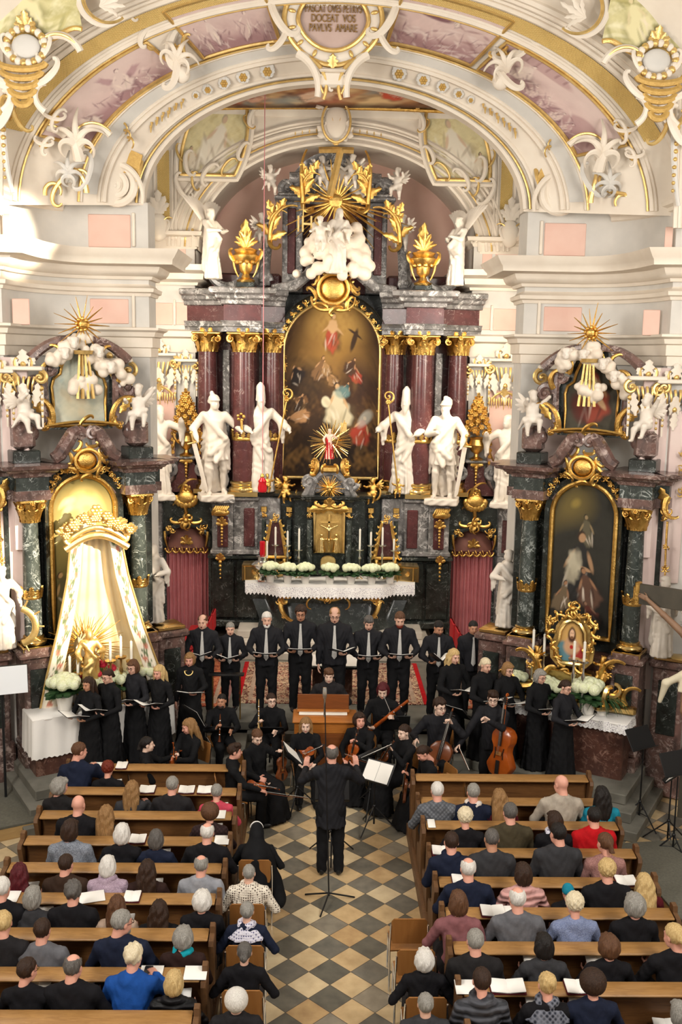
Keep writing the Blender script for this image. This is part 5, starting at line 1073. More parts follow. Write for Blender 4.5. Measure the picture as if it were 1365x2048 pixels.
# ---- statues around the high altar
s1 = statue('saint_statue', 'white statue of a plumed knight with gilt sword tip, on the sunlit flank', 432, 787, 988, 21.75, pi+.25, kind='knight', lh=(-.42, .22, 1.16), rh=(.36, .2, 1.02), hat='helmet', seed=3, turn=.3, lean=.06, plinth=True)
s4 = statue('saint_statue', 'white statue of a plumed knight with a long cloak, lit hard from one side', 884, 797, 996, 21.75, pi-.2, kind='knight', lh=(-.34, .22, 1.0), rh=(.1, .24, 1.2), hat='helmet', beard=True, seed=6, turn=-.35, lean=-.06, plinth=True)
s2 = statue('saint_statue', 'white statue of a bishop with mitre and crozier behind the sunlit column', 521, 780, 982, 21.95, pi+.2, lh=(-.46, .3, 1.12), rh=(.22, .26, 1.1), hat='mitre', beard=True, seed=8, turn=.1)
s5 = statue('saint_statue', 'white statue of a bishop with mitre and crozier on the shaded side', 808, 788, 986, 21.95, pi-.2, lh=(-.22, .26, 1.1), rh=(.46, .3, 1.16), hat='mitre', beard=True, seed=5, turn=-.2)
s3 = statue('saint_statue', 'white statue of a barefoot saint raising an arm above the sunlit doorway', 318, 808, 988, 21.85, pi+.3, lh=(-.42, .2, 1.5), rh=(.25, .25, 1.15), beard=True, seed=11, turn=.4, plinth=True, lean=-.06)
s6 = statue('saint_statue', 'white statue of a draped saint looking up over the shaded doorway', 1012, 828, 1004, 21.85, pi-.3, lh=(-.25, .2, 1.2), rh=(.42, .2, 1.4), seed=12, turn=-.5, plinth=True, lean=.05)
def staff(o, a, b, r=.018, crook=True, name='crozier'):
    inv = Matrix.Translation(o.location) @ o.rotation_euler.to_matrix().to_4x4() @ Matrix.Diagonal((*o.scale, 1)); m = MB(); m.cyl(a, b, r)
    if crook: 
        q = Orn(np.array(b)); q.volute((.0, .14), .14, 1.7, .025, 0, 1, -pi/2, 0); q.blossom((0, .02), .06)
        c = q.mb.build('crook', 'gold', o); c.matrix_parent_inverse = inv.inverted()
    c = m.build(name, 'gold', o); c.matrix_parent_inverse = inv.inverted(); return c
staff(s2, at(537, 985, 21.6), at(574, 800, 21.6)); staff(s5, at(797, 985, 21.6), at(777, 806, 21.6))
def sword(o, hilt, tip, mat='statue_white'):
    inv = (Matrix.Translation(o.location) @ o.rotation_euler.to_matrix().to_4x4() @ Matrix.Diagonal((*o.scale, 1))).inverted(); h, t = np.array(hilt), np.array(tip); d = nrm(t-h); m = MB(); m.tube([h+d*.1, h+d*.5, t-d*.08, t], [.05, .05, .04, .01], 4, 0, .35, up=(0, 1, 0)); c = m.build('sword', mat, o); c.matrix_parent_inverse = inv
    x = nrm(np.cross(d, [0, 1, 0])); m = MB(); m.cyl(h-d*.12, h+d*.1, .025); m.cyl(h+d*.08-x*.14, h+d*.08+x*.14, .022); m.ball(h-d*.14, .04); c = m.build('sword_hilt', 'pale_gold' if mat == 'statue_white' else mat, o); c.matrix_parent_inverse = inv
sword(s1, at(386, 878, 21.5), at(414, 985, 21.5)); sword(s4, at(932, 885, 21.5), at(912, 994, 21.5))
m = MB(); m.cyl(at(484, 860, 21.6), at(483, 838, 21.6), .03); [m.ball(at(482+6*cos(a), 834+6*sin(a), 21.6), .035, 0, 8, 6) for a in np.linspace(0, 6, 6)]
c = m.build('gilt_sceptre', 'gold', s1); c.matrix_parent_inverse = (Matrix.Translation(s1.location) @ s1.rotation_euler.to_matrix().to_4x4() @ Matrix.Diagonal((*s1.scale, 1))).inverted()
# angels on the cornice ends
a1 = statue('angel_statue', 'white winged angel kneeling in sunlight at the cornice end', 425, 415, 558, 21.9, pi+.9, kind='angel', lh=(-.1, .42, 1.2), rh=(.15, .4, 1.2), wings=((1.2, .9), (1.35, .8)), seed=21, turn=.2, tilt=-.3, lean=.15)
a2 = statue('angel_statue', 'white winged angel with crossed hands at the shaded cornice end', 912, 432, 572, 21.9, pi-.9, kind='angel', lh=(-.08, .3, 1.25), rh=(.08, .32, 1.2), wings=((1.35, .8), (1.2, .9)), seed=22, turn=-.2, tilt=-.2, lean=-.15)
for (px, py, sz, tn, ar, lab, hd) in [(645, 345, .72, .4, ((-.32, .1, .7), (.3, .2, .75)), 'white cherub gripping the cross, on the Madonna picture side', 0.3), (706, 343, .75, -.3, ((-.35, .12, .75), (.34, .05, .6)), 'white cherub with spread arms at the far side of the gold cross', -.3),
        (541, 358, .62, .2, ((-.3, .1, .8), (.32, .1, .7)), 'white cherub flying over the sunlit top volute', .4), (796, 366, .68, -.2, ((-.25, .22, .72), (.2, .25, .7)), 'white cherub praying on the shaded top volute', -.5),
        (524, 458, .72, .3, ((-.2, .2, .75), (.25, .2, .6)), 'white cherub beside the gilt palm near the sunlit vase', .3), (806, 464, .78, -.3, ((-.2, .2, .78), (.3, .1, .7)), 'white cherub beside the gilt palm near the shaded vase', -.3)]:
    putto('cherub_statue', lab, px, py, 22.45, sz, pi+hd, arms=ar, legs=((-.12, .12, -.02), (.12, .2, .08)), turn=tn, seed=px)
# Madonna on a bank of clouds
def cloud(name, label, pts, mat='cloud_white', h=.035, parent=None, cat='cloud'):
    L = [ell(p, r, None, .018) for p, r in pts]; V, Q = sdf(L, h); m = MB(); m.add(V, Q); o = m.build(name, mat, parent, angle=0)
    if parent is None: tag(o, label, cat)
    return o
rg = random.Random(5); pts = []
for k in range(110):
    t = rg.random(); v = rg.random(); hw = 80*(1-.5*v)+2; px = 672+hw*(2*t-1); py = 552-100*v; pts.append((at(px, py, 21.95-.25*sin(t*pi)+.2*v), rg.uniform(.08, .15)))
cloud('cloud_bank', 'bank of white stucco clouds carrying the Madonna above the painting', pts)
cloud('cloud_bank', 'small white cloud under the cherubs at the gold cross', [(at(690+30*cos(k*1.9), 372+14*sin(k*2.7), 22.6), .12+.05*(k % 3)) for k in range(12)])
md = statue('madonna_statue', 'white seated Madonna with the child on the cloud bank', 676, 415, 548, 21.75, pi+.15, hat='veil', lh=(-.1, .35, 1.15), rh=(.3, .3, 1.0), seed=14, turn=.35, tilt=-.15, lean=-.08, cat='statue')
ch = putto('child_statue', 'white standing Christ child beside the Madonna', 641, 466, 21.45, .72, pi+.1, wings=False, arms=((-.2, .2, .65), (.28, .1, .5)), legs=((-.06, .05, 0), (.07, .04, 0)), turn=-.4, cloth=False)
m = MB(); c = at(672, 402, 22.35); rays(m, c, 26, .55, .9, .07, seed=3, a0=.0, a1=2*pi); rays(m, c, 10, .9, 1.9, .06, seed=4, a0=-.9, a1=-.2); rays(m, c, 5, .9, 1.3, .06, seed=5, a0=3.6, a1=4.2); m.ball(c, (.16, .05, .16)); tag(m.build('ray_glory', 'gold', smooth=False), 'gilded sunburst behind the head of the Madonna', 'sunburst')
fc = bpy.data.curves.new('monogram', 'FONT'); fc.body = 'IHS'; fc.extrude = .02; fc.size = .5; fc.align_x = 'CENTER'; fo = bpy.data.objects.new('t', fc); COL.objects.link(fo); bpy.context.view_layer.update()
me = bpy.data.meshes.new_from_object(fo.evaluated_get(bpy.context.evaluated_depsgraph_get())); bpy.data.objects.remove(fo)
fo = bpy.data.objects.new('gilt_monogram', me); me.materials.clear(); me.materials.append(M['pale_gold']); COL.objects.link(fo); fo.rotation_euler = (pi/2, 0, .12); fo.location = at(618, 464, 21.7); fo.scale = (.75, .95, 1); tag(fo, 'gold letter monogram beside the Christ child', 'monogram')
m = MB(); p = at(607, 436, 21.7); m.cyl(p-np.array([0, 0, .1]), p+np.array([0, 0, .28]), .014); m.cyl(p+np.array([-.09, 0, .17]), p+np.array([.09, 0, .17]), .014); c = m.build('monogram_cross', 'pale_gold', fo); c.matrix_parent_inverse = (Matrix.Translation(fo.location) @ fo.rotation_euler.to_matrix().to_4x4() @ Matrix.Diagonal((*fo.scale, 1))).inverted()
m = MB(); a, b = at(682, 299, 22.2), at(660, 392, 22.3); d = nrm(b-a)
m.tube([a-d*.03, (a+b)/2, b], .075, 4, up=(0, 1, 0)); m.tube([at(638, 300, 22.2), at(673, 299.5, 22.2), at(708, 301, 22.2)], .065, 4, up=(0, 1, 0)); tag(m.build('gilt_cross', 'pale_gold', smooth=False), 'leaning gilt cross held by two cherubs at the top', 'cross')
for sg in (-1, 1):
    fl = -sg; w = 'sunlit' if sg < 0 else 'shaded'
    for (px, py, L, a, nm) in [(606, 408, 1.15, pi*.52, 'inner'), (540, 482, 1.1, pi*.5, 'outer')]:
        o = Orn(LP(px, py, 22.3, sg)); s_ = fl
        for k in range(8): o.leaf((.02*k*s_, .1*k), pi/2+s_*(.9-.28*k)*(1 if k % 2 else -1), .42-.02*k, .075, .3, side=s_*(1.2 if k % 2 else -1.0))
        o.curl((0, 0), pi/2, L, s_*(.7 if nm == 'inner' else -.6), -s_*1.3, .055, .02, .08, 24); o.curl((0, .02), -pi/2, .4, s_*1.5, s_*2, .055, .03, .06, 18); o.curl((0, .3), pi/2, .6, -s_*1.2, -s_*1.2, .035, .01, .08, 16)
        tag(o.mb.build('gilt_palm', 'gold'), 'curling gilt palm leaf, %s one on the %s side of the altar top' % (nm, w), 'ornament')
    v = empty('gilt_vase', LP(492, 575, 21.9, sg), 0, 'gilded flaming vase on the %s cornice of the high altar' % w, 'vase', 'flaming vases on the cornice')
    m = MB(); m.rbox((0, 0, .05), (.38, .38, .12), .02); m.build('foot_block', 'marble_dark', v)
    m = MB(); m.lathe([(.18, .11), (.2, .15), (.1, .2), (.07, .28), (.14, .36), (.16, .5), (.24, .56), (.28, .66), (.22, .72), (.26, .78), (.16, .82)], seg=20); [m.ball((.2*cos(a), .2*sin(a), .52), .05, 0, 7, 5) for a in np.linspace(0, 2*pi, 10)]; m.build('vase', 'gold', v)
    o = Orn((0, 0, .6)); o.scroll((-.3, .02), pi/2, .45, .04, 1, 0, True); o.curl((-.26, 0), -pi/2, .4, .6, 0, .035, .015, .02, 12, 0, .7, True); o.mb.build('handle', 'gold', v)
    o = Orn((0, 0, .8)); o.spray((0, 0), pi/2, .4, 7, 1.7, .14, 0, .35, 2); o.leaf((0, .1), pi/2, .52, .075, .05); o.leaf((-.03, .1), pi/2+.1, .44, .07, -.1); o.mb.build('flame', 'gold', v)
# ------------------------------------------------------------------ tabernacle and altar table
TB = empty('tabernacle', (XM-.04, 21.7, 2.2), 0, 'dark marble tabernacle with a gilt crucifixion niche behind the candles', 'tabernacle')
tc = lambda m, n, ma, **k: wchild(m, n, ma, TB, **k)
xt = at(658, 1080, 21.6)[0]; k2 = 2000/21.7
def TX(px): return at(px, 1080, 21.6)[0]
z_t0, z_t1 = zz(1150, 21.6), zz(1000, 21.6)
m = MB()
for x0, x1, Y0 in ((520, 800, 21.9), (588, 730, 21.65), (615, 704, 21.5)): m.rbox(((TX(x0)+TX(x1))/2, (Y0+22.4)/2, (z_t0+z_t1)/2), (TX(x1)-TX(x0), 22.4-Y0, z_t1-z_t0), .02)
tc(m, 'body', 'marble_dark')
m = MB(); m.sweep([(-.3, 0), (0, 0), (.02, .04), (.1, .07), (.12, .13), (-.3, .13)], [(TX(p), Y, z_t1-.02) for p, Y in ((520, 22.3), (520, 21.85), (588, 21.85), (588, 21.6), (613, 21.6), (613, 21.42), (706, 21.42), (706, 21.6), (732, 21.6), (732, 21.85), (800, 21.85), (800, 22.3))]); tc(m, 'cornice', 'marble_dark')
for px in (527, 578, 620, 697, 742, 793):
    Y = 21.42 if px in (620, 697) else 21.85; r = .065 if px in (620, 697) else .06; m = MB(); m.lathe([(r, z_t0+.2), (r, zz(1040, Y))], (TX(px), Y, 0), 14); tc(m, 'small_column', 'marble_green')
    o = Orn((TX(px), Y-.05, zz(1030, Y))); o.cluster((0, 0), .09, 7, 0, px, .22); o.mb.rbox(o.pt(0, .12, 0), (.13, .05, .12), .01); o.mb.lathe([(r*1.4, z_t0+.1), (r*1.5, z_t0+.16), (r, z_t0+.2)], (TX(px), Y, 0), 14); tc(o.mb, 'small_capital', 'gold')
m = MB(); A = [(x, z) for x, z in arch_poly(.62, 1.0, 16, .5)]; m.prism([(x*1.0, z) for x, z in A], .05, t=(xt, 21.38, zz(1104, 21.4))); tc(m, 'niche', 'gilt_ground')
m = MB(); m.tube([(xt+x*1.02, 21.35, zz(1104, 21.4)+z) for x, z in A], .035, 6, closed=True); tc(m, 'niche_frame', 'pale_gold')
o = Orn((xt, 21.3, zz(1070, 21.4))); o.mb.box(o.pt(0, .12, .01), (.04, .03, .7)); o.mb.box(o.pt(0, .3, .01), (.42, .03, .04)); tc(o.mb, 'crucifix', 'gilt_ground')
L = [cap((0, 0, .1), (0, 0, -.12), .045, .035), cap((0, 0, -.12), (.01, .0, -.34), .04, .02), cap((0, 0, .12), (-.2, 0, .22), .022, .015), cap((0, 0, .12), (.2, 0, .22), .022, .015), ell((0.0, .01, .19), (.035, .04, .045))]
V, Q = sdf(L, .012); m = MB(); m.add(V, Q, t=(xt, 21.26, zz(1068, 21.4))); tc(m, 'gilt_corpus', 'brass_gold')
for q in (-1, 1):
    L = [stack([(0, 0, 0, .085, .07), (.2, 0, 0, .06, .05), (.3, 0, 0, .05, .04), (.34, 0, 0, .02, .02)], .12, 7, q, 2), ell((0, 0, .38), (.035, .04, .045)), cap((-.04*q, .0, .28), (-.1*q, -.05, .3), .022)]; V, Q = sdf(L, .011); m = MB(); m.add(V, Q, t=(xt+q*.16, 21.27, zz(1103, 21.4))); tc(m, 'gilt_mourner', 'brass_gold')
o = Orn((xt, 21.33, zz(1012, 21.4))); o.scroll((-.2, 0), .3, .4, .04, -1, 0, True); o.spray((0, 0), pi/2, .2, 5, 2.4, .35); o.leaf((0, -.05), 0, .42, .1, .2); o.leaf((0, -.05), pi, .42, .1, .2); tc(o.mb, 'gilt_canopy', 'gold')
m = MB(); m.prism(arch_poly(.34, .26, 10, .8), .04, t=(xt-.01, 21.36, zz(1134, 21.4)), bev=.02); tc(m, 'tabernacle_door', 'pale_gold')
# heart glory and curved top
m = MB(); m.tube([(xt+.42*cos(t), 21.65, zz(1000, 21.6)+.62*sin(t)) for t in np.linspace(0, pi, 20)], .09, 8); m.rbox((xt, 21.75, zz(960, 21.6)-.05), (.75, .2, .55), .05); tc(m, 'top_arch', 'marble_grey')
for q in (-1, 1): o = Orn((xt+q*.45, 21.6, zz(975, 21.6))); o.volute((0, .1), .16, 1.6, .07, 0, -q, 0, .04); o.mb.tube(place(curl((q*-.02, .2), -pi/2, .5, q*.8, 0, 12)[0], o.o, o.U, o.V, o.N), .07, 7); tc(o.mb, 'top_volute', 'marble_grey')
m = MB(); c = np.array([xt, 21.5, zz(977, 21.5)]); rays(m, c, 34, .2, .34, .035, seed=8); m.ball(c+np.array([-.03, -.03, .02]), (.055, .04, .055)); m.ball(c+np.array([.03, -.03, .02]), (.055, .04, .055)); m.ball(c+np.array([0, -.03, -.03]), (.05, .04, .07)); tc(m, 'heart_glory', 'gold', smooth=False)
o = Orn((xt, 21.6, zz(938, 21.6))); o.mb.rbox(o.pt(0, 0, 0), (.34, .2, .14), .03); o.scroll((-.28, .02), pi*.6, .5, .05, -1, 0, True); o.scroll((-.17, .0), pi*.3, .3, .035, 1, 0, True); tc(o.mb, 'gilt_pedestal', 'gold')
for q in (-1, 1): o = Orn((xt+q*.37, 21.6, zz(950, 21.6))); o.mb.lathe([(.05, -.05), (.09, 0), (.04, .05), (.06, .1), (.02, .14)], o.o, 12); o.blossom((0, .2), .07); o.blossom((0, .28), .05); o.leaf((0, .12), pi/2+.7, .14, .03); o.leaf((0, .12), pi/2-.7, .14, .03); tc(o.mb, 'gilt_finial', 'gold')
# risen Christ with glory on top
gl = MB(); c = at(661, 884, 21.55); rays(gl, c, 44, .36, .5, .05, seed=11); g = gl.build('ray_glory', 'brass_gold', smooth=False); tag(g, 'gilded ray glory behind the small risen Christ on the tabernacle', 'sunburst')
rc = statue('risen_christ_figure', 'small painted risen Christ in a red cloak before a gilt glory', 659, 857, 918, 21.4, pi, kind='robe', mat='skin_pale', lh=(-.35, .2, 1.25), rh=(.3, .2, 1.0), beard=True, seed=4, cat='statue', cloak=0)
m = MB(); V, Q = sdf([stack([(.0, 0, 0, .27, .22), (.5, 0, 0, .23, .19), (.95, .02, -.02, .19, .15), (1.3, .08, -.06, .16, .1), (1.48, .1, -.06, .06, .05)], .12, 8, 1, 2)], .03); m.add(V, Q); m.build('red_cloak', 'red_seat', rc)
inv = (Matrix.Translation(rc.location) @ rc.rotation_euler.to_matrix().to_4x4() @ Matrix.Diagonal((*rc.scale, 1))).inverted()
m = MB(); a, b = at(668, 905, 21.3), at(690, 840, 21.3); m.cyl(a, b, .009); m.cyl(at(687, 846, 21.3), at(693, 847, 21.3), .007); c = m.build('banner_staff', 'gold', rc); c.matrix_parent_inverse = inv
m = MB(); m.grid([[at(x, y+2*sin(x), 21.3) for y in (845, 855, 864)] for x in (682, 686, 690, 694)]); c = m.build('banner', 'pale_gold', rc); c.matrix_parent_inverse = inv
# gilt angels on the tabernacle wings
for (px, py, sz, hd, lab, ar) in [(571, 977, .58, .5, 'gilt cherub seated on the sunlit tabernacle wing', ((-.3, .15, .62), (.28, .2, .7))), (747, 980, .58, -.5, 'gilt cherub seated on the shaded tabernacle wing', ((-.3, .15, .7), (.3, .15, .6))), (622, 980, .55, .4, 'gilt adoring angel close to the heart glory, sunlit side', ((-.2, .25, .75), (.1, .25, .7))), (703, 982, .55, -.4, 'gilt adoring angel close to the heart glory, shaded side', ((-.1, .25, .7), (.2, .25, .75))), (535, 965, .4, .2, 'tiny gilt cherub at the sunlit end of the tabernacle', ((-.3, .15, .62), (.28, .2, .7))), (797, 975, .42, -.2, 'tiny gilt cherub at the shaded end of the tabernacle', ((-.3, .15, .62), (.28, .2, .7)))]:
    p = putto('gilt_angel', lab, px, py, 21.75, sz, pi+hd, 'gold', arms=ar, legs=((-.1, .2, .05), (.12, .12, -.02)), turn=hd*.5)
    if px in (622, 703):
        q = Orn((0, -.05, .45)); q.spray((0, 0), pi/2, .6, 4, 1.5, .2, 0, .2, 1); q.curl((0, -.1), -pi/2, .5, 1.2 if px < 660 else -1.2, 1, .05, .02, .05); q.mb.build('gilt_drapery', 'gold', p)
    if px in (571, 747): q = Orn((0, 0, .1)); q.curl((-.05, 0), pi*1.1 if px < 660 else -.1*pi+pi, .6, -2.0, 0, .05, .03, .03, 16); q.mb.build('gilt_scroll', 'gold', p)
# reliquary pyramids and gilt side cabinets
for sg in (-1, 1):
    w = 'sunlit' if sg < 0 else 'shaded'
    o = Orn(LP(551, 1122, 21.5, sg)); e = empty('gilt_reliquary', o.o, 0, 'pyramid reliquary in a gilt frame behind the candles, %s end' % w, 'reliquary', 'reliquary pyramids'); o.o = np.zeros(3)
    m = MB(); m.prism([(-.2, .12), (.2, .12), (.09, .85), (-.09, .85)], .1, bev=.02); m.build('casket', 'marble_red', e)
    for q in (-1, 1): o.mb.tube([o.pt(q*.23, .08, .03), o.pt(q*.1, .88, .03)], .03, 6); [o.scroll((q*(.27-.028*k*1.1), .12+.14*k), pi/2, .22, .03, q) for k in range(6)]
    o.mb.tube([o.pt(-.24, .1, .03), o.pt(.24, .1, .03)], .035, 6); o.cluster((0, .95), .12, 8, 0, 2); o.curl((-.2, .05), -pi/2, .35, 1, 1.5, .05, .03, .03, 16, 0, .7, True); o.mb.build('gilt_frame', 'gold', e)
    e = empty('gilt_cabinet', LP(505, 1160, 21.2, sg), 0, 'low gilded cabinet at the %s end of the altar table' % w, 'cabinet', 'gilt cabinets on the altar')
    m = MB(); z1 = zz(1126, 21.2)-zz(1160, 21.2); G = []
    for t in np.linspace(0, 1, 14): x = (-.2+1.0*t)*-sg; y = -.12+.55*t**2*1.0; G.append([(x, y, .02), (x, y, z1-.06), (x, y-.04, z1-.03), (x, y-.04, z1), (x, y+.35, z1)])
    m.grid(G if sg > 0 else G[::-1]); m.box((-.2*-sg, .05, z1/2), (.03, .4, z1-.04)); m.build('cabinet_body', 'brass_gold', e)
    o = Orn((.05*-sg, -.16, z1/2)); o.cluster((0, 0), .06, 8, 0, 3); [o.mb.rbox(o.pt(q, 0, .0), (.025, .02, z1*.8), .005) for q in (-.2, .14)]; o.mb.build('gilt_mount', 'gold', e)
# altar table with lace cloth
AT = empty('altar_table', (XM, 21.2, 1.12), 0, 'bowed marble altar table under a white lace cloth', 'altar')
zt = 2.2
def front(n, dy=0, k=1.0):
    P = []
    for t in np.linspace(-1, 1, n):
        x = 1.83*t*k; a = abs(t); y = 21.05-.33*(1-min(max((a-.55)/.25, 0), 1)**2*(3-2*min(max((a-.55)/.25, 0), 1)))*1.0; P.append((XM-.03+x, y+dy))
    return P
m = MB(); A = front(49, .0); m.grid([[(x, y+d, zt-.02*0) for x, y in A] for d in ()] or [[(x, y, zt) for x, y in A], [(x, 21.9, zt) for x, y in A]]); m.grid([[(x, y, zt) for x, y in A], [(x, y-.012, zt-.07) for x, y in A]]); wchild(m, 'cloth_top', 'white_cloth', AT)
m = MB(); A = front(2*45+1, -.02); G = [[(x, y-.01*sin(i*.9), zt-.06) for i, (x, y) in enumerate(A)], [(x, y-.02-.012*sin(i*.7), zt-.18) for i, (x, y) in enumerate(A)], [(x, y-.025-.014*sin(i*.7), zt-.25-(.055 if i % 2 else 0)) for i, (x, y) in enumerate(A)]]; m.grid(G); wchild(m, 'lace_border', 'lace', AT, angle=0)
m = MB(); A = front(40, .14, .93); m.grid([[(x, y, zt-.04) for x, y in A], [(x, y+.25, zt-.5) for x, y in A], [(x*.9, y+.1, 1.3) for x, y in A], [(x*.92, y-.02, 1.12) for x, y in A]]); wchild(m, 'altar_body', 'marble_dark', AT)
for px, s_ in ((563, 1), (757, -1)):
    o = Orn(at(px, 1205, 20.85)); o.scroll((0, .12), pi*.4, .45, .055, s_); o.curl((-.02*s_, .05), -pi/2, .6, s_*1.2, 0, .06, .03, .05, 16); o.cluster((0, .0), .14, 8, 0, 4); o.cluster((.06*s_, -.3), .09, 6, 0, 5); o.curl((0, .25), -pi/2+s_*.4, .4, s_*2, 1, .06, .02, .05); wchild(o.mb, 'gilt_corner_scroll', 'gold', AT)
o = Orn(at(657, 1200, 20.8)); o.curl((0, .0), .1, .75, .9, -.4, .045, .02, .05, 20, 0, .7, True); o.curl((.15, .05), .8, .4, 1.8, 1.2, .035, .012, .04, 14, 0, .7, True); o.curl((.35, .06), -.5, .35, -1.6, -1, .03, .012, .04, 14, 0, .7, True); o.cluster((0, .06), .16, 9, 0, 6); [o.leaf((q*.5, .1), pi/2-q*.8, .3, .06, .2) for q in (-1, 1)]; [o.leaf((q*.3, .05), pi/2-q*.3, .28, .06, .2) for q in (-1, 1)]; wchild(o.mb, 'gilt_foliage', 'gold', AT)
# candles on silver candlesticks
def candlestick(loc, zc0, zc1, label, group=None, base=None, mat='silver', r=.022):
    """candle from zc0 to zc1 on a stick rising from loc"""
    e = empty('candlestick', loc, 0, label, 'candlestick', group); h = zc0-loc[2]; m = MB()
    m.lathe([(.075, 0), (.08, .015), (.05, .04), (.02, .07), (.018, h*.3), (.034, h*.38), (.016, h*.46), (.02, h*.62), (.036, h*.7), (.016, h*.78), (.02, h*.92), (.085, h*.96), (.09, h-.005), (.03, h)], seg=14); m.build('stick', mat, e)
    m = MB(); m.lathe([(r, h), (r, h+zc1-zc0-.01), (r*.5, h+zc1-zc0)], seg=10); m.cyl((0, 0, h+zc1-zc0), (0, 0, h+zc1-zc0+.025), .003); m.build('candle', 'candle_wax', e); return e
for i, (px, t, b, lab) in enumerate([(551, 1054, 1088, 'first candle from the silver urn on the altar table'), (575, 1062, 1089, 'second candle from the silver urn on the altar table'), (598, 1057, 1098, 'third candle from the silver urn, beside the gilt niche'), (719, 1058, 1098, 'altar candle next to the gilt niche on the shaded side'), (741, 1064, 1089, 'second altar candle from the niche on the shaded side'), (764, 1055, 1089, 'third and tallest altar candle on the shaded side'), (787, 1078, 1099, 'outermost altar candle on the shaded side')]):
    Y = 21.3; p = at(px, 1150, Y); candlestick((p[0], Y, zt), at(px, b, Y)[2], at(px, t, Y)[2], 'white '+lab, 'candles on the high altar')
e = empty('silver_urn', (at(525, 1150, 21.05)[0], 21.05, zt), 0, 'big silver oil lamp urn with a red glass on the altar end', 'lamp'); m = MB(); m.lathe([(.13, 0), (.14, .03), (.06, .1), (.09, .16), (.05, .2), (.2, .3), (.24, .36), (.16, .42), (.1, .44), (.1, .52), (.13, .54), (.06, .56)], seg=20); m.build('urn', 'silver', e)
m = MB(); m.lathe([(.055, .56), (.06, .58), (.06, .85), (.05, .86)], seg=14); m.build('red_glass', 'red_glass', e); m = MB(); m.lathe([(.02, .5), (.02, .86), (.01, .87)], (.1, -.02, 0), 8); m.build('candle', 'candle_wax', e)
# hydrangea pots
def hydrangea(loc, s_, label, group, seed=0, n=16, flat=.7):
    e = empty('hydrangea_pot', loc, seed, label, 'potted plant', group, sc=s_); m = MB(); m.lathe([(.075, 0), (.1, .17), (.105, .18), (.09, .18), (.085, .14)], seg=16); m.build('pot', 'pot_white', e)
    o = Orn((0, 0, .16)); rg = random.Random(seed); m = MB()
    for k in range(22):
        a = rg.uniform(0, 2*pi); q = Orn((cos(a)*.05, sin(a)*.05, .17+.06*rg.random()), (-sin(a), cos(a), 0), (cos(a)*.9, sin(a)*.9, .45-.3*rg.random()), m); q.N = np.cross(q.U, q.V); q.N = q.N if q.N[2] > 0 else -q.N; q.leaf((0, 0), pi/2, .2, .055, -.25)
    m.build('leaves', 'dark_leaf', e)
    for k in range(n):
        a = k*2.4; d = .16*sqrt((k+.5)/n); m = MB(); c = np.array([cos(a)*d, sin(a)*d, .33+flat*(.1-d*.55)]); m.ball(c, .062+.012*rg.random(), 0, 10, 7); m.build('bloom', 'hydrangea', e)
    return e
h0 = None
for i, px in enumerate((541, 576, 611, 660, 702, 743, 780)):
    lab = ['white hydrangea pot beside the silver urn', 'second white hydrangea pot from the silver urn', 'third white hydrangea pot from the silver urn', 'white hydrangea pot in front of the gilt tabernacle door', 'white hydrangea pot just past the tabernacle door', 'second white hydrangea pot from the shaded cabinet', 'white hydrangea pot beside the shaded gilt cabinet'][i]
    p = at(px, 1168, 20.95); hydrangea((p[0], 20.95 if abs(px-660) > 90 else 20.85, zt), 1.0, lab, 'hydrangeas on the high altar', i)
# hanging sanctuary lamp
hl = empty('sanctuary_lamp', at(525, 985, 20.9), 0, 'red glass sanctuary lamp hanging on a long red cord', 'lamp'); z = lambda y: at(527, y, 20.9)[2]-hl.location[2]
m = MB(); m.lathe([(.06, 0), (.09, .02), (.1, .1), (.08, .2), (.09, .24), (.05, .3), (.02, .36)], seg=16); m.build('red_glass', 'red_glass', hl); m = MB(); m.lathe([(.03, .3), (.05, .34), (.02, .4)], seg=12); m.build('cap', 'gold', hl); m = MB(); m.cyl((0, 0, .36), (.02, 0, z(122)), .009, seg=6); m.build('cord', 'curtain_red', hl)
TZ = 1.42
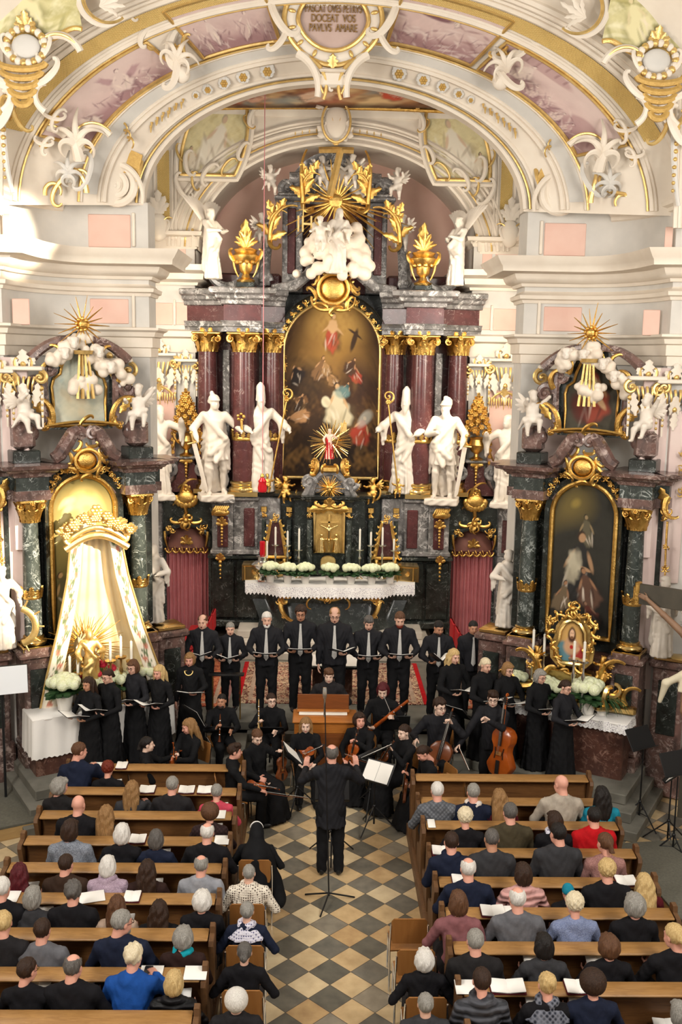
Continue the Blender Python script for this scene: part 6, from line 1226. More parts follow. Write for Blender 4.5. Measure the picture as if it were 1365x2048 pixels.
# ------------------------------------------------------------------ side altars, set aslant in the rounded corners
SA_H = .883
def side_altar(sg):
    th = radians(30.6)*(-sg); name = 'canopy' if sg < 0 else 'dark painting'
    c = np.array([-3.99 if sg < 0 else XM+3.99, 15.95, 0])
    e = empty('side_altar', c, th, 'dark green marble side altar behind the cream silk canopy' if sg < 0 else 'dark green marble side altar with the dim arched painting of a priest', 'altar')
    m_ = -sg  # local +x runs towards the chancel on the north side
    pc = lambda m, n, ma, **k: m.build(n, ma, e, **k)
    z0, z1, z2, z3 = 2.42, 4.36, 4.72, 5.28
    # plinth wall and pedestals
    for q in (-1, 1):
        x = q*SA_H; m = MB(); m.rbox((x, .05, 1.2), (.46, .62, 2.4), .03); m.rbox((x, -.02, .35), (.56, .7, .7), .04); m.rbox((x, .1, z0-.16), (.58, .8, .1), .03); m.rbox((x, .02, .75), (.54, .68, .1), .03); m.rbox((q*(SA_H+.62), .35, 1.15), (.5, .5, 2.2), .03); m.rbox((q*(SA_H+.62), .35, 2.2), (.62, .62, .12), .03); m.rbox((q*(SA_H+.62), .35, .4), (.6, .6, .8), .04); pc(m, 'pedestal', 'marble_rose')
        m = MB(); m.rbox((x, -.27, 1.5), (.28, .03, 1.1), .01); m.rbox((q*(SA_H+.62), .09, 1.5), (.3, .03, .9), .01); pc(m, 'dark_inlay', 'marble_dark')
        m = MB(); m.rbox((x, .0, z0-.06), (.46, .5, .08), .01); m.rbox((q*(SA_H+.62), .35, z0-.12), (.5, .5, .06), .01); pc(m, 'gilt_plinth', 'brass_gold')
        # column
        m = MB(); m.lathe([(.135, z0), (.138, z0+.7), (.13, z0+1.4), (.118, z1)], (x, 0, 0), 26); co = pc(m, 'column', 'marble_green')
        m = MB(); m.lathe([(.2, z0-.02), (.21, z0+.03), (.19, z0+.06), (.155, z0+.08), (.165, z0+.11), (.14, z0+.13)], (x, 0, 0), 26); m.build('column_base', 'brass_gold', co)
        def capital(x, y, r, nm='capital', half=False):
            o = Orn((x, y-r*.8, z1)); h_ = z2-z1; o.mb.lathe([(r, z1), (r*1.05, z1+.1), (r*1.35, z1+h_*.85)], (x, y, 0), 16); o.mb.rbox((x, y, z2-.02), (r*3.0, r*3.0, .06), .015)
            for k in range(8):
                a = 2*pi*k/8+.39; w = Orn((x+cos(a)*r, y+sin(a)*r, z1), (-sin(a), cos(a), 0), (0, 0, 1), o.mb); w.N = np.array([cos(a), sin(a), 0]); w.leaf((0, 0), pi/2, h_*.6, r*.5, .3); w.leaf((r*.3, 0), pi/2, h_*.9, r*.4, .28)
            for w in (-1, 1): o.volute((w*r*1.2, h_*.7), r*.45, 1.6, r*.16, 0, -w, pi/2, .05); o.leaf((w*r*1.2, h_*.7), pi/2+w*-.4, h_*.45, r*.3, .2)
            o.blossom((0, h_*.85), r*.35, lift=.06); o.mb.build(nm, 'gold', co if nm == 'capital' else e)
        capital(x, 0, .13); 
        o = MB(); zb = z0+.72; o.lathe([(.142, zb), (.15, zb+.02), (.145, zb+.05)], (x, 0, 0), 22)
        for k in range(10):
            a = 2*pi*k/10; w = Orn((x+cos(a)*.14, sin(a)*.14, zb+.03), (-sin(a), cos(a), 0), (0, 0, 1), o); w.N = np.array([cos(a), sin(a), 0]); w.leaf((0, 0), pi/2, .13+.05*(k % 2), .045, .12)
        o.build('gilt_band', 'gold', co)
        # inner pilasters
        x2 = q*.58; m = MB(); m.rbox((x2, .3, (z0+z1)/2), (.2, .2, z1-z0), .01); m.rbox((x, .32, (z0+z1)/2), (.34, .16, z1-z0), .01); m.rbox((q*(SA_H+.26), .36, (z0+z2)/2), (.16, .2, z2-z0), .01); pc(m, 'pilaster', 'marble_dark'); capital(x2, .3, .1, 'pilaster_capital')
        if q*m_ < 0:
            o = Orn((q*(SA_H+.42), .1, z2)); o.curl((0, .2), -pi/2-.4*q, .5, .8*q, 2.0*q, .06, .02, .05, 18); o.leaf((0, .0), pi/2+.3*q, .35, .07, .2); o.cluster((0, -.1), .14, 7, 0, 2)
            for k in range(4): o.cluster((.03*q, -.6-.36*k), .085, 6, 0, k+5, .24)
            o.curl((.02*q, -.2), -pi/2, 1.6, .1, 0, .02, .01, 0, 10); pc(o.mb, 'gilt_side_garland', 'gold')
        # entablature block above each column pair
        for nm, mt, a, b, ov in (('architrave', 'marble_rose', z2, z2+.15, .02), ('frieze', 'marble_green', z2+.15, z2+.36, 0), ('cornice', 'marble_rose', z2+.36, z3, None)):
            m = MB(); P = [(q*1.32, .5), (q*1.32, .12), (q*(SA_H+.24), .1), (q*(SA_H+.24), -.18), (q*.62, -.18), (q*.6, .08), (q*.46, .1)]
            if q > 0: P = P[::-1]
            pr = [(-.4, 0), (ov or 0, 0), (ov or 0, b-a), (-.4, b-a)] if ov is not None else [(-.4, 0), (.03, .0), (.05, .06), (.12, .08), (.15, .12), (.24, .14), (.26, b-a), (-.4, b-a+.02)]
            m.sweep(pr, [(px, py, a) for px, py in P]); pc(m, nm, mt)
        # pedestal for the cherub
        m = MB(); m.rbox((q*.92, .1, z3+.1), (.42, .4, .2), .015); pc(m, 'cherub_block', 'marble_dark')
        m = MB(); m.rbox((q*.92, .12, z3+.42), (.34, .3, .44), .06); pc(m, 'cherub_plinth', 'marble_rose')
    m = MB(); m.rbox((0, .45, 2.6), (2.0, .3, 5.2), .02); pc(m, 'back_wall', 'marble_dark')
    m = MB(); m.rbox((0, .25, 1.1), (1.5, .5, 2.2), .03); pc(m, 'altar_base', 'marble_brown'); m = MB(); m.rbox((0, -.05, TZ-.1), (1.55, .8, .12), .03); m.rbox((0, -.02, .6), (1.15, .6, 1.2), .05); pc(m, 'mensa', 'marble_rose')
    # painting
    w_, h_, zb = 1.0, 2.5, 2.5
    P = Paint(w_, h_, 90, 200, '6d6034' if sg < 0 else '2f2d26', 60+sg, .08)
    if sg < 0:
        P.dab(0, 1.75, .5, .7, 'b09a55', 0, 1.2, .8); P.dab(.05, 2.05, .25, .25, 'd9c27c', 0, 1, .8); P.dab(0, .45, .7, .6, '4b4526', 0, .9, .8, .1); P.figure(0, 1.25, .8, 'c9c6a8', 'd8b98c', '7d7a58', -.2, True); P.dab(.22, 1.6, .14, .08, '8fa39a', .3, .5); P.figure(-.2, .35, .8, '5f5433', 'b58f5e', '3a351f', .3, True); P.figure(.25, .3, .6, '6b4f2f', 'b58f5e', '3a2a1f', -.3, True)
        for i in range(14): P.dab(P.rg.uniform(-.45, .45), P.rg.uniform(1.4, 2.4), .08, .06, 'e3d29a' if i % 2 else '9a8748', 0, .9, .5)
    else:
        P.dab(-.2, 2.2, .3, .3, '6f5f33', 0, 1.2, .9); P.dab(-.15, 2.2, .07, .07, '96803f', 0, 1, .8); P.figure(.08, 1.45, .6, '5d5643', '8f7a58', '2a2820', .1, False, '2a2820'); P.dab(0, .45, .6, .6, '1b1a17', 0, .9, .7); P.figure(-.08, .55, 1.25, '2a2826', 'a98462', '151413', -.05, False)
        P.dab(-.12, 1.2, .12, .2, 'bdb39a', .15, .5, .9, .08); P.dab(-.16, 1.0, .11, .14, 'aaa088', .2, .6, .8, .1); P.dab(-.06, 1.3, .05, .13, '8f8672', .2, .8, .6); P.dab(.07, 1.1, .09, .03, 'a98462', -.3, .4); P.figure(.22, .45, .75, '5a4032', '9a7152', '241a16', .3, True); P.figure(-.36, .35, .6, '6b5a44', '9a7152', '241a16', -.2, True); P.figure(.3, .15, .5, '5b3026', '8a6650', '201310', .5, True)
        P.dab(.0, .25, .1, .07, 'a08d6d', 0, .5, .8); P.dab(.2, .2, .3, .18, '0f0e0d', 0, .6, .9)
    G = arched_canvas(P, 0, .12, zb, 90, 200, w_, h_); G.v[0] = G.v[0]*np.array([1, 1, 1]); pc(G, 'painting', 'painted', angle=0)
    m = MB(); m.tube(arch_path(0, .1, zb-.02, w_+.06, h_+.05), .045, 8, closed=True); pc(m, 'painting_frame', 'gold')
    m = MB(); m.grid(np.array([arch_path(0, .3, zb-.05, w_+.3, h_+.22), arch_path(0, .02, zb-.05, w_+.28, h_+.2), arch_path(0, .12, zb-.05, w_+.08, h_+.06)])); pc(m, 'painting_surround', 'marble_dark')
    # garland and cartouche over the painting
    o = Orn((0, -.02, zb+h_+.12))
    for k in range(-6, 7):
        a = pi/2+k*.2; x, z = .62*cos(a), .62*sin(a)-.5
        if abs(k) > 1: q = Orn(o.pt(x, z), mb=o.mb); q.cluster((0, 0), .09, 6, 0, k+9, .2)
    pc(o.mb, 'gilt_garland', 'gold')
    o = Orn((0, -.12, zb+h_+.3)); o.mb.ball(o.pt(0, 0), (.17, .07, .15), 0, 16, 8); o.mb.tube([o.pt(.2*cos(t), .18*sin(t), .05) for t in np.linspace(0, 2*pi, 22, endpoint=False)], .03, 6, closed=True); [o.scroll((.26*cos(a), .24*sin(a)), a+pi/2, .28, .03, 1) for a in np.linspace(.3, 2*pi, 8)]; o.cluster((-.25, -.15), .1, 6, 0, 3); o.cluster((.25, -.15), .1, 6, 0, 4); pc(o.mb, 'gilt_cartouche', 'gold')
    for q in (-1, 1):
        o = Orn((0, -.1, z3)); P_ = place(np.array([(q*.52, .06), (q*.42, .12), (q*.3, .3), (q*.2, .46), (q*.1, .52)]), o.o, o.U, o.V, o.N); o.mb.tube(P_, [.1, .11, .12, .11, .07], 8); o.volute((q*.1, .44), .09, 1.5, .05, 0, q, pi/2, .1); pc(o.mb, 'broken_gable', 'marble_rose')
    o = Orn((0, .0, z3+.56)); o.mb.tube([o.pt(x, .08*cos(x*2.2)-.02) for x in np.linspace(-.6, .6, 14)], .03, 6); o.scroll((0, .1), .2, .4, .03, 1); o.cluster((-.6, 0), .08, 6, 0, 1); o.cluster((.6, 0), .08, 6, 0, 2); pc(o.mb, 'gilt_moulding', 'gold')
    # upper picture in a keyhole frame
    zu = z3+.55; out = [(-.42, 0), (.42, 0), (.42, .35), (.44, .62), (.4, .75), (.3, .82), (.27, .95), (.2, 1.12), (.12, 1.3), (0, 1.36)]; out = out+[(-x, z) for x, z in out[::-1][1:-2]]
    m = MB(); m.prism([(x*1.3, (z-.05)*1.14) for x, z in out], .14, t=(0, .2, zu)); pc(m, 'picture_slab', 'marble_green' if sg < 0 else 'marble_dark')
    Pu = Paint(.9, 1.36, 60, 90, 'c9cbb9' if sg < 0 else '4a4538', 70+sg, .06)
    if sg < 0:
        Pu.cloud(.5, 'aeb8ae', 1); Pu.cloud(.5, 'e3e0cc', .8); Pu.dab(0, .3, .35, .25, 'b5a98a', 0, .9, .7)
        for i in range(12): Pu.dab(Pu.rg.uniform(-.3, .3), Pu.rg.uniform(.1, .6), .06, .08, ['c7b08c', '9aa398', 'd8cdb0'][i % 3], .5, .9, .5)
    else: Pu.figure(.0, .15, 1.1, '8c3f2e', 'b3895f', '2f211a', -.05, True); Pu.dab(0, .75, .16, .16, 'b9a17c', 0, .4); Pu.dab(.12, .55, .05, .2, 'c9a27a', .7, .4); Pu.dab(-.2, .4, .16, .25, '5a2a22', .3, .5, .8)
    G = np.zeros((60, 90, 3)); oz = np.array(out)
    for j in range(90):
        z = 1.34*j/89; hw = np.interp(z, [0, .35, .62, .75, .82, .95, 1.12, 1.3, 1.36], [.41, .41, .43, .39, .3, .27, .2, .12, .02]); G[:, j, 0] = np.linspace(-hw, hw, 60); G[:, j, 1] = .185; G[:, j, 2] = zu+z
    m = MB(); m.grid(G, col=Pu.c); pc(m, 'upper_painting', 'painted', angle=0)
    m = MB(); m.tube([(x, .17, zu+z) for x, z in out], .025, 6, closed=True); pc(m, 'upper_frame', 'gold')
    for q in (-1, 1):
        o = Orn((0, .1, zu)); o.mb.tube(place(curl((q*.56, .05), pi/2, .9, q*-.2, q*.3, 12)[0], o.o, o.U, o.V, o.N), .06, 7); o.mb.tube(place(curl((q*.14, 1.36), (0 if q > 0 else pi), .75, -q*1.3, q*.5, 16)[0], o.o, o.U, o.V, o.N), np.linspace(.06, .09, 16), 7); o.volute((q*.74, .62), .15, 1.5, .07, 0, -q, 0, .05); o.volute((q*.5, .9), .1, 1.5, .05, 0, q, 0, .05); o.mb.ball(o.pt(q*.8, -.1), (.13, .1, .13)); pc(o.mb, 'marble_scroll', 'marble_rose')
        o = Orn((0, .05, zu)); o.curl((q*.5, 0), pi/2+q*.25, .75, -q*1.5, -q*1.0, .06, .02, .06, 18); o.curl((q*.6, .7), pi/2-q*.5, .5, q*1.6, q*1.5, .05, .02, .06, 18); o.curl((q*.36, .95), pi/2+q*.6, .45, -q*1.6, -q, .045, .02, .05, 16); o.leaf((q*.62, .2), pi/2-q*.6, .3, .06, .25); o.scroll((q*.55, .02), pi/2, .3, .035, q); pc(o.mb, 'gilt_acanthus', 'gold')
    # ray star over the crown of the altar
    zs = 7.42; m = MB(); rays(m, (0, -.05, zs), 18, .28, .5, .035, seed=15+sg); m.ball((0, -.08, zs), (.07, .05, .07)); [m.ball((.09*cos(a), -.06, zs+.09*sin(a)), .03, 0, 7, 5) for a in np.linspace(0, 6, 9)]; m.box((0, .1, zs-.3), (.03, .03, .7)); 
    st = wchild(m, 'ray_star', 'gold', empty('ray_star_mount', c, th), smooth=False); par = st.parent; st.parent = None; st.matrix_parent_inverse = Matrix(); st.location = c; st.rotation_euler = (0, 0, th); bpy.data.objects.remove(par); tag(st, 'gilded ray star above the %s altar' % name, 'sunburst', 'ray stars over the side altars'); st['label'] = 'gilded ray star above the altar with the %s' % ('silk canopy' if sg < 0 else 'dim priest painting')
    m = MB(); [m.tube([(x*.5, -.08, zs-.42), (x, -.12, zs-1.15)], [.022, .03], 4) for x in (-.12, -.04, .05, .13)]; m.lathe([(.14, zs-.46), (.16, zs-.4), (.12, zs-.42)], (0, -.08, 0), 12); m.build('light_ray', 'pale_gold', st)
    def WP(x, y, z): return np.array(c)+np.array([x*cos(th)-y*sin(th), x*sin(th)+y*cos(th), z])
    rg = random.Random(8+sg)
    for i, pts in enumerate([[(-.42+.1*k+.05*rg.uniform(-1, 1), 0, 6.95+.05*k+rg.uniform(-.08, .08)) for k in range(6)], [(.15+.09*k, 0, 6.98-.07*k+rg.uniform(-.08, .08)) for k in range(7)], [(-.12+.07*k, -.05, 6.5+rg.uniform(-.09, .09)) for k in range(5)]]):
        cl = cloud('cloud_bank', 'white cloud %s above the %s' % (['on the chancel flank of the ray star', 'on the nave flank of the ray star', 'hanging below the ray star'][i if sg > 0 else (1, 0, 2)[i]], 'canopy altar' if sg < 0 else 'dim painting altar'), [(WP(p[0]+rg.uniform(-.09, .09), p[1]+rg.uniform(-.05, .05), p[2]+rg.uniform(-.1, .1)), rg.uniform(.05, .1)) for p in pts for _ in (0, 1, 2, 3)], 'cloud_white', .022)
        m = MB()
        for p in pts[1:4:2]:
            V, Q = HEADS_S; m.add(V, Q, 0, rotz(pi+th), WP(p[0], -.13, p[2]+.04))
        hh = m.build('cherub_head', 'statue_white', cl) if i < 2 else None
    for q, hd, ar in ((-1, .5, ((-.3, .15, .8), (.15, .25, .75))), (1, -.4, ((-.32, .1, .85), (.25, .22, .62)))):
        near = (q > 0) == (sg < 0)
        putto('cherub_statue', 'white cherub sitting on the %s end of the altar with the %s' % ('chancel' if near else 'nave', 'silk canopy' if sg < 0 else 'dim painting'), 0, 0, 0, .78, pi+th+hd, loc=WP(q*.92, .0, z3+.46), arms=ar, legs=((-.1, .26, .12), (.12, .24, .05)), turn=hd*.6, seed=q)
    return e, c, th, WP
HEADS_S = sdf(head_prims(.8, neck=False)+[ell((.06*cos(a), -.02+.05*sin(a), .05), .035, k=.02) for a in np.linspace(0, 5.2, 6)], .011)
SAN = side_altar(-1); SAS = side_altar(1)
for sg, W_ in ((-1, SAN), (1, SAS)):
    m = MB(); Rz = rotz(W_[2])
    for i, dd in enumerate((1.75, 1.5, 1.25)):
        c_ = W_[3](0, -dd/2+.25, .08+.16*i); m.rbox(c_, (3.1-.3*i, dd+.5, .16), .012, Rz)
    x = 2.2*sg+.02; m.rbox((x, 16.2, .24), (1.5, 1.3, .48), .012); m.rbox((x, 15.95, .08), (1.9, 1.2, .16), .012)
    struct(m, 'floor_side_altar_steps', 'stone_step')
statue('saint_statue', 'white robed saint with drapery beside the outer column of the canopy altar', 8, 1130, 1296, 15.3, pi+.5, lh=(-.3, .25, 1.15), rh=(.35, .22, 1.05), seed=31, beard=True)
statue('saint_statue', 'small white statue of a crowned woman on the inner pedestal of the canopy altar', 308, 1086, 1243, 17.0, pi-.2, lh=(-.2, .25, 1.15), rh=(.4, .15, 1.2), seed=33, hat='veil')
statue('saint_statue', 'small white saint with gilt book on the inner pedestal, dim painting altar', 1012, 1097, 1252, 17.0, pi+.2, lh=(-.42, .2, 1.4), rh=(.2, .22, 1.15), seed=35)
statue('saint_statue', 'white priest in surplice half hidden behind the crucifix beam', 1322, 1150, 1312, 15.3, pi+.35, lh=(-.3, .2, 1.05), rh=(.3, .2, 1.05), seed=36)
m = MB(); b = at(30, 1252, 15.1); m.tube([b+np.array([.32*cos(t), 0, .3*sin(t)]) for t in np.linspace(-1.2, 1.2, 14)], .055, 8, 0, .5, up=(0, 1, 0)); [m.cyl(b+.32*np.array([cos(t), 0, sin(t)]), b+.45*np.array([cos(t), 0, sin(t)]), .015) for t in np.linspace(-1.1, 1.1, 5)]; tag(m.build('spiked_ring', 'pale_gold'), 'broken gilded spiked wheel beside the sunlit saint', 'ornament')
# ---- silk canopy with the gilt Madonna (north side)
e0, c0, th0, WP0 = SAN
CP = empty('silk_canopy', WP0(.02, -.42, TZ), th0*.6, 'cream silk canopy with embroidered flower border and gilt crown', 'canopy')
def cpw(t, v):  # half outline: t in 0..1 from back centre to front edge, v height 0..1
    w = np.interp(v, [0, .2, .45, .75, .92, 1], [.92, .80, .62, .45, .40, .34]); d = np.interp(v, [0, .5, 1], [.42, .3, .2])
    a = t*pi*.5; x = w*sin(a)**1.0; y = d*cos(a)*1.0-.02; return x, y
def cpz(v): return 2.75*v+.0
mb = MB(); G = []
for i in range(81):
    s_ = i/80*2-1; row = []
    for j in range(26):
        v = j/25; x, y = cpw(abs(s_), v); f = .03*(1-.5*v)*sin(abs(s_)*34+2*v); sh = .18*(1-v) if s_ > 0 else .0; row.append((np.sign(s_)*x+(sh*abs(s_)), y+f*(abs(s_) < .9), cpz(v)-.12*abs(s_)**4*(v > .9)-(.15*(1-v)*max(s_, 0))*0))
    G.append(row)
mb.grid(np.array(G)); mb.build('mantle', 'cream_silk', CP, angle=0)
for sd in (-1, 1):
    Pb = Paint(.3, 2.75, 24, 260, 'efe4cf', 80, .01)
    for k in range(26):
        z = .06+.105*k; x = .05*sin(k*1.3); Pb.dab(x, z, .05, .045, 'c8765f' if k % 2 == 0 else '5f6f45', k, .3, .95, .15); Pb.dab(x+.05, z+.05, .035, .012, '55633f', .8, .4); Pb.dab(x-.05, z+.05, .035, .012, '6a7750', -.8, .4); Pb.dab(x, z+.05, .006, .06, '4c5838', .3, .5)
    for i in (0, 23): Pb.c[i:i+2] = S('c99a45')
    G = []
    for i in range(24):
        q = i/23; row = []
        for j in range(60):
            v = j/59*.97; x, y = cpw(1, v); sh = .18*(1-v) if sd > 0 else 0; row.append((sd*(x+sh+.0-.26*q*(1-.3*v)), y-.02-.03*sin(q*pi)-.05*(1-v), cpz(v)-.12*(v > .9)*0))
        G.append(row)
    G = np.array(G); C = Pb.c[:, np.linspace(0, 259, 60).astype(int)]; mb = MB(); Gb = G+np.array([0, .012, 0]); mb.grid(G if sd < 0 else G[::-1], col=C if sd < 0 else C[::-1]); mb.build('embroidered_border', 'painted', CP, angle=0)
    mb = MB(); mb.tube(G[0]+np.array([0, -.01, 0]), .018, 6); mb.build('gilt_edging', 'pale_gold', CP)
o = Orn((0, -.2, 2.62)); o.mb.tube([o.pt(x, .22*cos(x*3.2)**1-.08, 0) for x in np.linspace(-.48, .48, 16)], .07, 8, 0, .8); o.mb.tube([o.pt(x, .24*cos(x*3.2)+.02, 0) for x in np.linspace(-.48, .48, 16)], .04, 8); o.mb.build('crown_rim', 'pale_gold', CP)
o = Orn((0, -.2, 2.75))
rg = random.Random(4)
for k in range(30):
    x = -.5+k/29; z = .26*cos(x*3.0)-.02; o.blossom((x, z+rg.uniform(0, .12)), .05+.03*rg.random(), lift=rg.uniform(0, .1)); o.leaf((x, z), pi/2-x*1.5+rg.uniform(-.6, .6), .18, .04, .2)
o.blossom((.0, .4), .1); o.curl((-.48, 0), -pi/2, .2, 1, 2, .04, .02, .03, 10, 0, .7, True); o.mb.build('gilt_flower_crest', 'pale_gold', CP)
gm = statue('gilt_madonna', 'gilt Madonna statue standing inside the silk canopy', 0, 0, 0, 0, pi+th0*.6, loc=tuple(WP0(-.14, -.5, TZ+.2)), H=1.05, hat='veil', mat='pale_gold', lh=(-.2, .28, 1.2), rh=(.25, .25, 1.0), seed=41, cat='statue')
m = MB(); c_ = WP0(-.14, -.33, TZ+.93); ux = (cos(th0*.6), sin(th0*.6), 0); rays(m, c_, 54, .45, .72, .022, ux, seed=9, inner=.2); tag(m.build('ray_glory', 'brass_gold', smooth=False), 'golden ray glory behind the Madonna in the silk canopy', 'sunburst')
# ---- cloth-covered side tables, candles and flowers
for sg, W in ((-1, WP0), (1, SAS[3])):
    nm = 'canopy' if sg < 0 else 'dim painting'; th = SAN[2] if sg < 0 else SAS[2]
    p = W(0, -.5, 0); e = empty('side_table', p, th, 'altar step table under white lace below the %s' % ('silk canopy' if sg < 0 else 'Sacred Heart picture'), 'table')
    wd = 2.3 if sg < 0 else 2.2; m = MB(); m.rbox((0, 0, TZ-.015), (wd, .62, .035), .01); m.build('cloth_top', 'white_cloth', e)
    m = MB(); L_ = []; n = 90; h0 = .62 if sg < 0 else .14
    for i in range(n+1):
        s_ = i/n*(wd+1.2)-.6-wd/2; x = max(-wd/2, min(wd/2, s_)); y = -.31 if abs(s_) < wd/2 else -.31+min(abs(s_)-wd/2, .6); L_.append((x+.012*sin(i*1.1)*(abs(s_) > wd/2), y-.015*sin(i*.8), 0))
    m.grid([[(x, y, TZ), (x*1.01, y*1.02, TZ-h0*.5), (x*1.02, y*1.04, TZ-h0-(.02 if i % 2 else 0))] for i, (x, y, _) in enumerate(L_)]); m.build('lace_drop', 'lace' if sg > 0 else 'white_cloth', e, angle=0)
    m = MB(); m.rbox((0, 0, TZ/2-.01), (wd-.1, .5, TZ-.04), .02); m.build('table_body', 'marble_brown', e)
# canopy side candles
for i, (px, t, b) in enumerate([(140, 1312, 1350), (156, 1293, 1345), (172, 1292, 1330), (221, 1283, 1320), (242, 1272, 1312), (263, 1282, 1320)]):
    Y = 15.35+.04*i; p = at(px, b, Y); candlestick((p[0], Y, TZ), p[2], at(px, t, Y)[2], ['first candle from the nave before the silk canopy', 'second candle from the nave before the silk canopy', 'third candle from the nave before the silk canopy', 'candle just past the red peonies at the silk canopy', 'tall candle above the woman in the shiny jacket', 'last canopy candle towards the chancel'][i], 'canopy candles', mat='brass_gold')
def flowers(loc, label, pts, seed, mat='peony', r=.065):
    e = empty('flower_vase', loc, 0, label, 'flowers'); m = MB(); m.lathe([(.05, 0), (.07, .1), (.05, .2), (.06, .22)], seg=12); m.build('vase', 'pot_white', e); rg = random.Random(seed); m = MB()
    for k in range(26): 
        a = rg.uniform(0, 2*pi); q = Orn((0, 0, .2+.1*rg.random()), (-sin(a), cos(a), 0), (cos(a), sin(a), 1.2), m); q.N = np.cross(q.U, q.V); q.leaf((0, 0), pi/2, rg.uniform(.2, .34), .035, .2)
    for p in pts: m.cyl((0, 0, .2), p, .006)
    m.build('leaves', 'leaf_green', e)
    for p in pts: m = MB(); m.ball(p, r, 0, 12, 8); [m.ball(np.array(p)+r*.55*np.array([cos(a), sin(a)*.8, .5*sin(3*a)]), r*.6, 0, 8, 6) for a in np.linspace(0, 5.5, 7)]; m.build('bloom', mat, e)
p = at(150, 1338, 15.5); flowers((p[0], 15.5, TZ), 'vase of two red peonies before the silk canopy', [(-.14, -.05, .42), (.03, -.08, .44), (.12, .02, .4)], 3)
p = at(200, 1335, 15.6); flowers((p[0], 15.6, TZ), 'vase of four crimson peonies beside the gilt Madonna', [(-.12, -.05, .5), (-.02, -.08, .48), (.05, .0, .62), (.2, -.02, .56)], 5)
for i, (px, py, Y, s_, lab) in enumerate([(130, 1408, 15.15, 1.35, 'big white hydrangea on the lace table corner under the canopy'), (190, 1385, 15.45, 1.0, 'white hydrangea half hidden between the first two singers'), (232, 1378, 15.6, 1.2, 'white hydrangea behind the singer in the shiny jacket'), (292, 1362, 15.9, 1.25, 'white hydrangea behind the long blonde singer'),
        (1175, 1415, 15.2, 1.35, 'big white hydrangea beside the end singer at the Sacred Heart shrine'), (1090, 1390, 15.6, 1.1, 'white hydrangea between two singers under the shrine'), (1112, 1400, 15.5, 1.0, 'small white hydrangea behind the dark haired end singer'), (1032, 1362, 16.0, 1.0, 'white hydrangea behind the blonde bob singer')]):
    p = at(px, py, Y); hydrangea((p[0], Y, TZ), s_, lab, 'side altar hydrangeas', i+20)
# ---- Sacred Heart shrine, south side
W = SAS[3]; th1 = SAS[2]
SH = empty('gilt_shrine', W(.03, -.3, TZ), th1*.8, 'gilded rococo shrine framing a Sacred Heart picture', 'shrine', sc=1.14)
Pp = Paint(.44, .62, 60, 80, 'b98b4f', 90, .05); Pp.dab(0, .35, .2, .25, 'd3a862', 0, 1, .8); Pp.dab(0, .12, .2, .2, 'a3342c', 0, .3); Pp.dab(-.12, .14, .1, .17, '5f8790', .3, .3); Pp.dab(0, .25, .12, .14, 'c99d78', 0, .4); Pp.dab(0, .3, .04, .07, 'd3a27c', 0, .4); Pp.dab(0, .41, .075, .115, '4a2c1b', 0, .4); Pp.dab(0, .425, .045, .066, 'e2b896', 0, .4); Pp.dab(0, .37, .03, .02, '7a5236', 0, .5); [Pp.dab(q*.017, .435, .008, .005, '4a2c1b') for q in (-1, 1)]; Pp.dab(.0, .23, .025, .03, 'b5231d', 0, .3); Pp.dab(.08, .2, .05, .03, 'd3a27c', .6, .4)
out = [(-.14, 0), (.14, 0), (.2, .08), (.21, .22), (.17, .34), (.16, .46), (.1, .57), (0, .62)]; out += [(-x, z) for x, z in out[::-1][1:-2]]
G = np.zeros((60, 80, 3))
for j in range(80): z = .62*j/79; hw = np.interp(z, [0, .08, .22, .34, .46, .57, .62], [.14, .2, .21, .17, .16, .1, .02]); G[:, j] = np.c_[np.linspace(-hw, hw, 60), np.full(60, -.04), np.full(60, .62+z)]
m = MB(); m.grid(G, col=Pp.c); m.build('picture', 'painted', SH, angle=0)
m = MB(); m.tube([(x*1.08, -.05, .61+z*1.03) for x, z in out], .035, 7, closed=True); m.build('picture_frame', 'brass_gold', SH)
m = MB(); m.prism([(x*1.5, .55+(z)*1.25) for x, z in out], .06, t=(0, 0, 0)); m.build('backing', 'gilt_ground', SH)
o = Orn((0, -.05, .9)); rg = random.Random(6)
for k in range(30):
    a = 2*pi*k/30; rr = .33+.06*sin(3*a); o.scroll((rr*.9*cos(a), rr*1.25*sin(a)+.05), a+pi/2+rg.uniform(-.5, .5), .2, .022, 1 if k % 2 else -1); o.bead((rr*1.0*cos(a), rr*1.4*sin(a)+.05), .022)
o.cluster((0, .52), .16, 9, 0, 3); o.cluster((-.28, .3), .1, 7, 0, 4); o.cluster((.28, .3), .1, 7, 0, 5); o.mb.build('openwork_frame', 'gold', SH)
o = Orn((0, -.05, .2)); m2 = o.mb
m2.prism([(-.85, 0), (.85, 0), (.7, .12), (.42, .2), (.3, .38), (-.3, .38), (-.42, .2), (-.7, .12)], .2, t=(0, -.08, .12), bev=.02); m2.rbox((0, 0, .06), (1.9, .34, .12), .03)
m2.build('base', 'brass_gold', SH)
for q in (-1, 1):
    o = Orn((0, -.16, .25)); o.scroll((q*.35, .12), pi*.3, .6, .045, -q); o.scroll((q*.62, -.02), pi*.2, .5, .04, q); o.curl((q*.45, .25), pi/2, .5, -q*1.4, -q, .05, .02, .04, 16); o.curl((q*.8, -.1), pi/2+q*.5, .45, -q*2, -q, .045, .02, .04, 16); o.cluster((q*.55, .3), .1, 6, 0, 7)
    o.mb.build('scrollwork', 'gold', SH)
for q in (-1, 1): putto('gilt_angel', 'small gilt angel kneeling %s of the shrine picture' % ('on the chancel flank' if q < 0 else 'on the nave flank'), 0, 0, 0, .45, pi+th1*.8-q*.5, 'gold', loc=W(.03+q*.55, -.4, TZ+.48), arms=((-.2, .25, .75), (.2, .25, .7)), legs=((-.1, .15, .0), (.1, .1, .0)))
